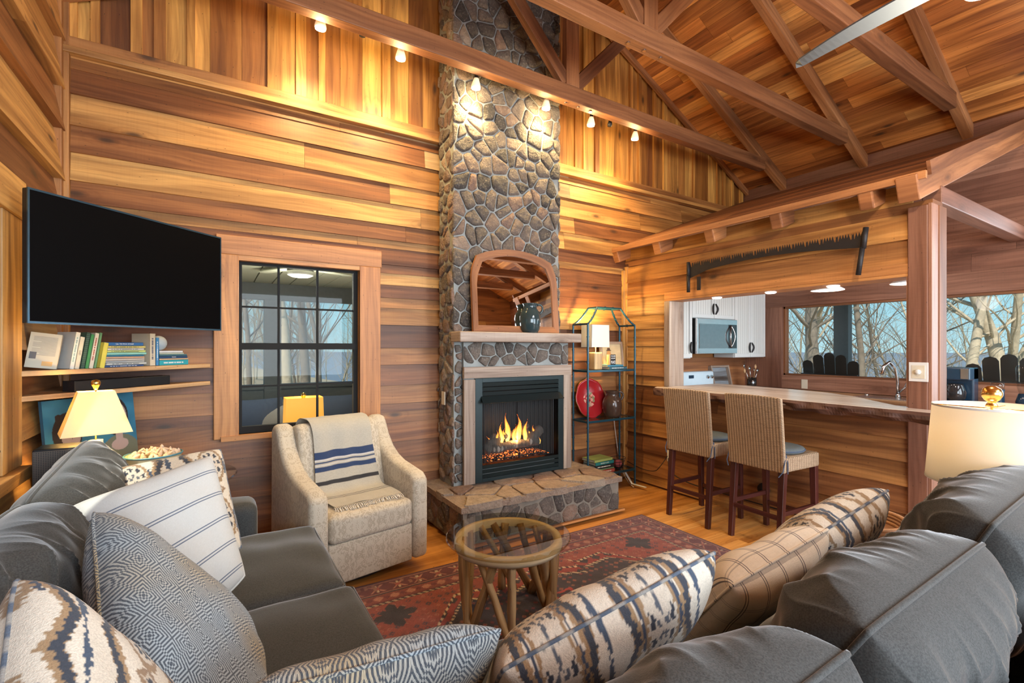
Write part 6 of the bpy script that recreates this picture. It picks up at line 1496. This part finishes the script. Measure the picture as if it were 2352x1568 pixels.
# ---------------------------------------------------------------- glass top stick table
ct = thing('coffee_table', 'round smoked-glass table on crossed driftwood sticks', 'table', (1.40, 2.28, .009))
tx, ty = 1.40, 2.28
m_ = MB(); m_.lathe([(0, .438), (.345, .438), (.350, .442), (.350, .446), (.345, .450), (0, .450)], (tx, ty, 0), 72, cap=False); m_.build('glass_top', M['tableglass'], ct, smooth=False)
m_ = MB(); m_.lathe([(.262, .393), (.300, .390), (.304, .413), (.298, .437), (.262, .437), (.262, .393)], (tx, ty, 0), 64, cap=False); m_.build('rim', plain('pale_wood_rim', (.88, .74, .50), .5, var=.12, scale=9), ct, smooth=True)
rr = random.Random(12)
for k in range(18):
    a = 2*PI*k/18+rr.uniform(-.08, .08); tw = rr.choice((-1, 1))*rr.uniform(.45, .95) if k % 3 else rr.uniform(-.12, .12); r0 = .265; r1 = .27+rr.uniform(-.03, .015); n = 9; pts = []
    A = Vector((tx+r0*math.cos(a), ty+r0*math.sin(a), .415)); B_ = Vector((tx+r1*math.cos(a+tw), ty+r1*math.sin(a+tw), .010))
    bend = Vector((rr.uniform(-.012, .012), rr.uniform(-.012, .012), 0)); rad = rr.uniform(.019, .028)
    for i in range(n): q = i/(n-1); pts.append(A.lerp(B_, q)+bend*math.sin(PI*q)+Vector((rr.uniform(-.002, .002), rr.uniform(-.002, .002), 0)))
    m_ = MB(); m_.tube(pts, [rad*rr.uniform(.9, 1.1) for _ in pts], 10, rr.random()); m_.build('leg', M['stick'], ct, smooth=True)
# ---------------------------------------------------------------- TV, corner shelves
TLc, TRc, BRc, BLc = dp(68, 425, 2.086), dp(512, 548, 3.05), dp(503, 762, 3.05), dp(57, 738, 2.086)
tc = (TLc+TRc+BRc+BLc)/4; dxy = (TRc+BRc-TLc-BLc)/2; tw_ = math.hypot(dxy.x, dxy.y); ang = math.atan2(dxy.y, dxy.x); thh = .60
tv = thing('television', 'black flat screen television angled across the corner', 'television', (tc.x, tc.y, tc.z-thh/2), ang, local=True)
m_ = MB(); m_.box(-tw_/2, tw_/2, .0, .035, 0, thh); m_.box(-.3, .3, .035, .06, .1, .45); m_.build('casing', M['black'], tv, bevel=.004)
m_ = MB(); m_.box(-tw_/2+.007, tw_/2-.007, -.0012, .002, .011, thh-.007); m_.build('screen', M['screen'], tv)
m_ = MB(); b_ = .007
frame4(m_, -tw_/2, tw_/2, 0, thh, -.003, .006, b_, .009)
m_.build('bezel', M['bezel'], tv)
m_ = MB(); m_.box(-.04, .04, .06, .26, .22, .30); m_.box(-.12, .12, .25, .27, .1, .42); m_.build('wall_arm', M['black'], tv)
for z, lab in ((1.385, 'upper corner shelf under the television holding books'), (1.262, 'lower corner shelf with the black soundbar')):
    m_ = MB(); m_.prism([(-.82, 3.19), (-.035, 3.99), (-.035, 4.0), (-.82, 4.0)], z-.026, z, .8); s_ = tag(recenter(m_.build('corner_shelf', M['shelf'], bevel=.002)), lab, 'shelf', 'corner shelves')
sd = Vector((.785, .80, 0)).normalized(); sn = Vector((-sd.y, sd.x, 0)); s0 = Vector((-.82, 3.19, 0))
def s_at(px, off=.012):
    o_ = s0+sn*off; r = ray(px, 798); den = r[0]*sd.y-r[1]*sd.x     # intersect r*t = o_+sd*s
    t = (o_.x*sd.y-o_.y*sd.x)/den; return (Vector((r[0]*t, r[1]*t, 0))-o_).dot(sd)
gb = 'books on the corner shelf'
def stand(px0, px1, hgt, dep, col, label, txt=None, tcol=(.1, .1, .1), lean=.17, off=.015, spin=0, ts=None, spiral=False, **k):
    a, b_ = s_at(px0, off), s_at(px1, off); T = max(.008, (b_-a)); o_ = s0+sn*off+sd*a
    Rm = Matrix((( 0, -sd.y, sd.x), (0, sd.x, sd.y), (-1, 0, 0))).to_4x4()
    Rm = Matrix.Rotation(spin, 4, 'Z') @ Rm
    # columns: x=down, y=into the shelf, z=along the shelf ; lean tips the top to the right
    LR = Matrix.Rotation(lean, 4, sn)
    Mx = Matrix.Translation((o_.x, o_.y, 1.3875)) @ LR @ Rm @ Matrix.Translation((-hgt, 0, 0))
    return book(Mx, hgt, dep, T*math.cos(lean), col, label, gb, txt, tcol, ts, spiral=spiral, **k)
stand(146, 155, .178, .12, (.55, .30, .08), 'orange-spined book with a beige back cover, leftmost on the corner shelf', '~', (.5, .2, .05), off=.06, spin=.0)
m_ = MB()
bk = stand(130, 145, .18, .12, (.42, .38, .29), 'beige book turned cover-out at the left end of the corner shelf', None, off=.02, spin=.95)
for i_ in range(15):
    m_ = MB(); 
    if i_ == 0:
        L0 = 15
tm_ = MB()
for i_ in range(16): tm_.box(.02+i_*.0062, .0215+i_*.0062, .015, .105-(.03 if i_ % 5 == 4 else 0), -.0009, -.0001)
o = tm_.build('back_cover_text', bm_((.16, .14, .11)), bk)
tm_ = MB(); tm_.box(.10, .135, .085, .11, -.0012, -.0002); tm_.build('author_photo', bm_((.06, .05, .05)), bk); tm_ = MB(); tm_.box(.145, .168, .02, .06, -.0012, -.0002); tm_.build('price_box', bm_((.55, .30, .08)), bk)
stand(159, 170, .20, .13, (.55, .55, .52), 'white book with a pale teal top, second leaning book from the left', '~', (.2, .3, .3), off=.02)
stand(171, 182, .175, .13, (.50, .47, .39), 'cream book with COZY on the spine', 'COZY', (.12, .11, .09), off=.015)
stand(184, 194, .20, .14, (.05, .10, .07), 'spiral-bound dark green book', None, off=.02, spiral=True)
stand(195, 203, .19, .13, (.04, .20, .07), 'green book with a yellow label beside the spiral-bound one', None, off=.02)
stand(204, 214, .198, .13, (.56, .52, .42), 'cream book with red spine lettering', '~', (.35, .06, .04), off=.02)
stand(215, 221, .20, .13, (.12, .26, .12), 'thin green book leaning right of the cream one', None, off=.025)
stand(228, 240, .145, .12, (.62, .52, .08), 'short yellow book at the right end of the leaning row', None, off=.02)
stk = [((.03, .07, .18), .012, '~'), ((.45, .46, .44), .013, '~'), ((.35, .36, .36), .011, None), ((.50, .42, .36), .012, None), ((.50, .30, .20), .011, None), ((.04, .20, .30), .009, None), ((.22, .45, .38), .014, None), ((.50, .55, .18), .012, '~'), ((.55, .52, .48), .012, '~'), ((.55, .45, .14), .013, '~'), ((.03, .12, .30), .020, 'Calm  THE MAGIC OF SLEEP')]
labs = ['navy book at the very bottom of the tall flat stack', 'pale book second from the bottom of the tall flat stack', 'grey book third from the bottom of the tall flat stack', 'pinkish book fourth from the bottom of the tall flat stack', 'tan book fifth from the bottom of the tall flat stack', 'thin teal book in the middle of the tall flat stack', 'mint green book below the lime one in the tall flat stack', 'lime green book in the tall flat stack', 'off-white book under the yellow one in the tall flat stack', 'yellow book second from the top of the tall flat stack', 'blue sleep book on top of the tall flat stack']
a, b_ = s_at(243), s_at(338); z = 1.3858
for k, (c_, T_, tx_) in enumerate(stk):
    l_ = (b_-a)*rng.uniform(.93, .99); o_ = s0+sn*(.02+rng.uniform(0, .012))+sd*(a+rng.uniform(0, .012))
    book(Matrix.Translation((o_.x, o_.y, z)) @ Matrix.Rotation(math.atan2(sd.y, sd.x)+rng.uniform(-.02, .02), 4, 'Z'), l_, .15, T_, c_, labs[k], gb, tx_, (.62, .62, .60) if sum(c_) < .8 else (.08, .08, .08)); z += T_+.0006
stand(344, 357, .20, .14, (.52, .45, .34), 'tall cream hardback standing right of the flat stack', '~', (.1, .1, .14), lean=.0, off=.02)
stand(358, 365, .175, .13, (.04, .20, .42), 'narrow blue book standing right of the cream hardback', '~', (.6, .6, .6), lean=.0, off=.02)
a, b_ = s_at(368), s_at(434); z = 1.3858; zt = None
for k, (c_, T_, tx_) in enumerate((((.02, .28, .34), .034, '~'), ((.60, .42, .26), .009, None), ((.015, .05, .12), .016, 'WALDEN'), ((.06, .16, .20), .009, None), ((.40, .44, .36), .010, None), ((.55, .56, .58), .013, None))):
    f_ = (1, 1, .97, .95, .84, .8)[k]; o_ = s0+sn*.02+sd*(a+.002)
    book(Matrix.Translation((o_.x, o_.y, z)) @ Matrix.Rotation(math.atan2(sd.y, sd.x), 4, 'Z'), (b_-a)*f_, .13, T_, c_, ['teal book at the bottom of the right-hand stack', 'thin orange-edged book second from the bottom of the right-hand stack', 'navy book with white spine lettering in the right-hand stack', 'dark thin book above the navy one in the right-hand stack', 'pale green book second from the top of the right-hand stack', 'white book on top of the right-hand stack'][k], gb, tx_, (.6, .6, .6)); z += T_+.0006
o_ = s0+sn*.07+sd*(s_at(380)); m_ = MB(); m_.lathe([(.048*math.sin(PI*k/14), .048-.048*math.cos(PI*k/14)) for k in range(15)], (o_.x, o_.y, z), 24, cap=False)
tag(recenter(m_.build('speaker_globe', plain('grey_plastic', (.38, .42, .44), .6), smooth=True)), 'small round grey speaker on the right-hand book stack', 'speaker')
a, b_ = s_at(172), s_at(392); o_ = s0+sn*.015+sd*a
sb = thing('soundbar', 'long black soundbar on the lower corner shelf', 'soundbar', (o_.x, o_.y, 1.2625), math.atan2(sd.y, sd.x), local=True)
m_ = MB(); m_.box(0, b_-a, 0, .08, 0, .058); m_.build('body', M['black'], sb, bevel=.004); m_ = MB(); m_.box(-.001, .004, -.001, .081, 0, .0585); m_.build('end_cap', M['iron'], sb)
# ---------------------------------------------------------------- corner table and what stands on it
gt = thing('corner_table', 'round glass-topped table in the corner behind the sofa', 'table', (-.34, 3.50, 0))
m_ = MB(); m_.lathe([(0, .708), (.45, .708), (.456, .714), (.45, .72), (0, .72)], (-.34, 3.50, 0), 64, cap=False); m_.build('glass_top', M['clearglass'], gt)
m_ = MB(); m_.lathe([(.25, 0), (.25, .02), (.03, .04), (.03, .70), (.12, .708)], (-.34, 3.50, 0), 32); m_.build('pedestal', M['iron'], gt, smooth=True)
lp = thing('table_lamp', 'lit lamp with a boxy cream shade and patterned ceramic base in the corner', 'lamp', (-.53, 3.235, .721))
lx_, ly_ = -.53, 3.235
m_ = MB(); V = []
lr = math.radians(-28)
for sx_, sy_, z_ in ((.140, .098, 1.058), (.072, .052, 1.275)):
    for a_, c_ in ((-1, -1), (1, -1), (1, 1), (-1, 1)):
        qx, qy = a_*sx_, c_*sy_; V.append((lx_+qx*math.cos(-lr*0+.25)-qy*math.sin(.25), ly_+qx*math.sin(.25)+qy*math.cos(.25), z_))
m_.add(V, [(k, (k+1) % 4, 4+(k+1) % 4, 4+k) for k in range(4)]); o = m_.build('lamp_shade', M['shade_cream'], lp); o.modifiers.new('s', 'SOLIDIFY').thickness = .003
m_ = MB(); m_.lathe([(.05, 0), (.055, .02), (.04, .035), (.085, .08), (.105, .15), (.095, .21), (.05, .26), (.03, .28), (.03, .30)], (lx_, ly_, .721), 32)
def toile():
    m, b = new_mat('blue_white_ceramic'); n = noi(objco(), 22, 4, .6, 1.5); setp(b, mixc(((n*24).sn()).gt(.55), (.62, .62, .58), (.10, .15, .27)), .12); return m
m_.build('base', toile(), lp, smooth=True)
m_ = MB(); m_.tube([(lx_, ly_, 1.02), (lx_, ly_, 1.29)], .004, 6); m_.lathe([(.006, 1.28), (.010, 1.29), (.018, 1.305), (.021, 1.318), (.016, 1.33), (0, 1.335)], (lx_, ly_, 0), 16); m_.build('finial', M['brass'], lp, smooth=True)
m_ = MB(); m_.lathe([(.012, 1.06), (.03, 1.10), (.03, 1.13), (.01, 1.16)], (lx_, ly_, 0), 12); m_.build('bulb', M['bulb'], lp, smooth=True)
light('corner_lamp_light', 'POINT', (lx_, ly_, 1.195), 17, (1, .62, .20), radius=.035)
# painting of two women
def paintc(u, v):
    x = u*.57; y = v*.49; c = np.tile(np.array([[.035, .19, .30]]), (len(u), 1)); n = np.sin(x*40+np.sin(y*30))*np.sin(y*35)*.04; c = c*(1+n[:, None]*3)
    def el(cx_, cy_, rx, ry, col, rot=0):
        dx, dy = x-cx_, y-cy_; a = dx*math.cos(rot)+dy*math.sin(rot); b_ = -dx*math.sin(rot)+dy*math.cos(rot); c[(a/rx)**2+(b_/ry)**2 < 1] = col
    for cx_, cy_, dr in ((.135, .29, (.035, .12, .20)), (.445, .34, (.16, .17, .12))):
        el(cx_-.01, cy_+.01, .085, .115, (.030, .020, .018)); el(cx_, cy_-.27, .16, .17, dr); el(cx_, cy_-.115, .026, .07, (.46, .34, .31)); el(cx_, cy_-.16, .06, .035, (.46, .34, .31)); el(cx_+.008, cy_, .055, .092, (.50, .38, .35)); el(cx_-.03, cy_+.075, .055, .03, (.030, .020, .018), -.8)
        for s in (-1, 1): el(cx_+.008+s*.024, cy_+.012, .013, .0045, (.16, .14, .13)); el(cx_+.008+s*.024, cy_+.010, .004, .004, (.03, .03, .03)); el(cx_+.008+s*.024, cy_+.034, .015, .002, (.05, .03, .03))
        k = (np.abs(x-(cx_+.012)) < .0016) & (y < cy_+.02) & (y > cy_-.028); c[k] = (.2, .12, .1); el(cx_+.008, cy_-.052, .014, .006, (.35, .06, .06))
    el(.30, .12, .10, .07, (.03, .20, .34)); return c
pt = thing('painting', 'unframed painting of two dark-haired women on blue, leaning in the corner', 'painting', (-.62, 3.66, .722))
P0, P1 = Vector((-.785, 3.44, 0)), Vector((-.46, 3.905, 0)); pd = (P1-P0).normalized(); pn = Vector((pd.y, -pd.x, 0)); nn = 150
u, v = np.meshgrid(np.linspace(0, 1, nn+1), np.linspace(0, 1, nn+1)); u = u.ravel(); v = v.ravel()
V = np.array(P0)[None]+np.array(pd)[None]*(u*.567)[:, None]+np.array(pn)[None]*((1-v)*.05+.002)[:, None]; V[:, 2] = .724+v*.49
np_obj('canvas', V, gridf(nn, nn), np.stack([u, v], 1), M['paint'], pt, paintc(u, v))
m_ = MB(); V8 = []
for s_ in (-.016, .0):
    for uu, vv_ in ((0, 0), (1, 0), (1, 1), (0, 1)): q = P0+pd*uu*.567+pn*((1-vv_)*.05+s_); V8.append((q.x, q.y, .724+vv_*.49))
m_.add(V8, [(3, 2, 1, 0), (4, 5, 6, 7), (0, 1, 5, 4), (1, 2, 6, 5), (2, 3, 7, 6), (3, 0, 4, 7)]); m_.build('stretcher_frame', bm_((.03, .10, .16)), pt)
bw = thing('shell_bowl', 'cream bowl heaped with pale seashells on the corner table', 'bowl', (-.30, 3.36, .721))
m_ = MB(); m_.lathe([(.07, 0), (.075, .01), (.115, .08), (.132, .165), (.136, .175), (.126, .175), (.11, .10), (0, .09)], (-.30, 3.36, .721), 40, cap=False); m_.build('bowl', plain('cream_glaze', (.60, .52, .32), .2, var=.05), bw, smooth=True)
m_ = MB(); m_.tube([(-.30+.134*math.cos(a), 3.36+.134*math.sin(a), .896) for a in [k*PI/20 for k in range(40)]], .005, 6, closed=True); m_.build('blue_rim', bm_((.06, .20, .28)), bw, smooth=True)
m_ = MB()
for k in range(60):
    a, r_ = rng.uniform(0, 6.28), .115*math.sqrt(rng.random()); h_ = .175+.035*(1-(r_/.12)**2)+rng.uniform(-.008, .012); MM = Matrix.Translation((-.30+r_*math.cos(a), 3.36+r_*math.sin(a), .721+h_-.015)) @ Matrix.Rotation(rng.uniform(0, 6), 4, 'Z') @ Matrix.Rotation(rng.uniform(-1.3, 1.3), 4, 'X')
    m_.lathe([(.001, -.024), (.010, -.012), (.014, 0), (.009, .008), (.011, .010), (.005, .018), (.001, .022)], n=8, M=MM, sx=1, sy=.7)
shl = tag(recenter(m_.build('seashells', M['shell'], smooth=True)), 'heap of pale seashells in the cream bowl', 'shells'); shl['kind'] = 'stuff'
sp = thing('speaker', 'dark mesh-fronted speaker on the corner table by the left wall', 'speaker', (-.655, 3.14, .60))
sp.location = (-.66, 3.17, .721)
m_ = MB(); m_.box(-.74, -.57, 3.10, 3.25, .722, 1.015); m_.build('cabinet', M['black'], sp, bevel=.01)
def grille():
    m, b = new_mat('speaker_grille'); u, v, _ = uvxy(); a = ((u*120).fr()-.5); c = ((v*120).fr()-.5); d = (a*a+c*c).lt(.09); setp(b, mixc(d, (.07, .055, .045), (.01, .01, .01)), .5); return m
m_ = MB(); m_.box(-.735, -.575, 3.096, 3.10, .73, 1.005); m_.build('grille', grille(), sp)
# ---------------------------------------------------------------- right end table, lamp, basket
et2 = thing('end_table', 'narrow wood-topped end table with black metal frame at the sofa arm', 'table', (2.72, .85, 0))
m_ = MB(); m_.box(2.485, 2.97, .42, 1.265, .598, .618, .6, axis=1); m_.build('top', M['shelf'], et2, bevel=.002)
m_ = MB()
for a in ((2.478, 2.486, .415, 1.27), (2.97, 2.978, .415, 1.27)): m_.box(a[0], a[1], a[2], a[3], .575, .622)
for a in (.412, 1.266): m_.box(2.478, 2.978, a, a+.008, .575, .622)
m_.build('frame', M['teal'], et2)
for x, y in ((2.52, 1.22), (2.94, 1.22), (2.52, .47), (2.94, .47)):
    m_ = MB(); m_.tube([(x, y-.02, .585), (x, y-.005, .02), (x, y+.005, .02), (x, y+.02, .585)], .005, 6); m_.build('hairpin_leg', M['black'], et2)
bk_ = thing('rattan_tray', 'round coiled rattan tray on the end table', 'tray', (2.68, 1.06, .6185))
m_ = MB(); m_.lathe([(0, 0), (.15, 0), (.15, .006), (0, .006)], (2.68, 1.06, .6188), 40, cap=False); m_.build('bottom', M['rattan'], bk_)
for k in range(4):
    m_ = MB(); m_.tube([(2.68+(.155+.006*k)*math.cos(a)*1.1, 1.06+(.155+.006*k)*math.sin(a), .629+.014*k) for a in [j*PI/30 for j in range(60)]], .010, 8, closed=True); m_.build('coil', M['rattan'], bk_, smooth=True)
rm = thing('remote_control', 'dark remote control resting in the rattan tray', 'remote', (2.70, 1.10, .65)); m_ = MB(); m_.bar((2.60, 1.12, .665), (2.74, 1.20, .705), .045, .014); m_.build('body', M['teal'], rm, bevel=.004)
m_ = MB(); m_.bar((2.60, 1.05, .645), (2.70, 1.09, .658), .05, .02); tag(recenter(m_.build('game_controller', M['white'], bevel=.008)), 'small white gadget lying in the rattan tray', 'gadget')
rl = thing('table_lamp', 'lamp with a wide cream drum shade and gold ball finial beyond the sofa back', 'lamp', (2.66, .60, .62))
lx_, ly_ = 2.655, .595
m_ = MB(); m_.lathe([(.205, .955), (.182, 1.265)], (lx_, ly_, 0), 72, cap=False); o = m_.build('lamp_shade', shade_mat('linen_lamp_shade', (.74, .68, .58), 0, .4), rl, smooth=True); o.modifiers.new('s', 'SOLIDIFY').thickness = .003
m_ = MB(); m_.lathe([(.206, .955), (.206, .962)], (lx_, ly_, 0), 72, cap=False); m_.build('shade_trim', M['white'], rl); m_ = MB(); m_.lathe([(.1835, 1.258), (.1835, 1.266)], (lx_, ly_, 0), 72, cap=False); m_.build('shade_trim', M['white'], rl)
m_ = MB(); m_.tube([(lx_, ly_, .9), (lx_, ly_, 1.262)], .004, 6); m_.tube([(lx_-.18, ly_, 1.255), (lx_+.18, ly_, 1.255)], .002, 5); m_.tube([(lx_, ly_-.18, 1.255), (lx_, ly_+.18, 1.255)], .002, 5); m_.build('harp', M['brass'], rl)
m_ = MB(); m_.lathe([(.020, 1.262), (.018, 1.27), (.012, 1.28), (.022, 1.288), (.031, 1.303), (.033, 1.316), (.027, 1.334), (.012, 1.345), (0, 1.346)], (lx_, ly_, 0), 24); m_.build('finial', M['brass'], rl, smooth=True)
m_ = MB(); m_.lathe([(.09, .619), (.09, .635), (.03, .66), (.07, .74), (.08, .82), (.03, .90), (.02, .95), (.02, 1.0)], (lx_, ly_, 0), 32); m_.build('base', M['white'], rl, smooth=True)
m_ = MB(); m_.lathe([(.012, 1.02), (.03, 1.06), (.03, 1.09), (.01, 1.12)], (lx_, ly_, 0), 12); m_.build('bulb', M['bulb'], rl, smooth=True)
light('near_lamp_light', 'POINT', (lx_, ly_, 1.155), 5, (1, .78, .52), radius=.035)
# ---------------------------------------------------------------- ceiling fan (only one blade reaches into the picture)
fn = thing('ceiling_fan', 'ceiling fan with one long pale blade in view', 'ceiling fan', (2.70, .62, 3.1))
m_ = MB(); m_.tube([(2.70, .62, 3.16), (2.70, .62, 5.5)], .014, 10); m_.lathe([(.05, .18), (.09, .10), (.10, .0), (.06, -.05), (0, -.06)], (2.70, .62, 3.10), 32); m_.build('motor', M['white'], fn, smooth=True)
m_ = MB(); m_.lathe([(.075, -.06), (.085, -.08), (.07, -.12), (.03, -.14), (0, -.143)], (2.70, .62, 3.10), 24); m_.build('added_light_kit', M['penlight'], fn, smooth=True)  # light kit added out of view, to go with the roof lamp
light('roof_fill_light', 'POINT', (2.70, .62, 2.86), 62, (1, .80, .55), radius=.09)  # added lamp that brightens the roof boards
T0 = dp(1828, 151, 0) if False else None
tip = on(1828, 150, 'z', 3.1); hub = Vector((2.70, .62, 3.1)); d0 = math.atan2(tip.y-hub.y, tip.x-hub.x); Lb = (tip-hub).length
M['blade'] = plain('fan_blade_finish', (.15, .185, .23), .35, .3, var=.04)
for k in range(3):
    a = d0+k*2*PI/3; n = 24; V = []
    for i in range(n+1):
        q = i/n; r_ = .08+(Lb-.08)*q; wl = .075*(1-q**2.4*.72)*(1 if q < 1 else 0)+.004; mid = .02*math.sin(PI*q)
        for s in (-1, 1):
            p = Vector((r_, mid+s*wl*.62, s*.012)); p = Matrix.Rotation(a, 3, 'Z') @ p
            V += [hub+p+Vector((0, 0, .004)), hub+p-Vector((0, 0, .004))]
    Fs = []
    for i in range(n): b0 = i*4; Fs += [(b0, b0+4, b0+6, b0+2), (b0+1, b0+3, b0+7, b0+5), (b0, b0+1, b0+5, b0+4), (b0+2, b0+6, b0+7, b0+3)]
    Fs += [(0, 2, 3, 1), (n*4, n*4+1, n*4+3, n*4+2)]
    m_ = MB(); m_.add(V, Fs); m_.build('blade', M['blade'], fn)
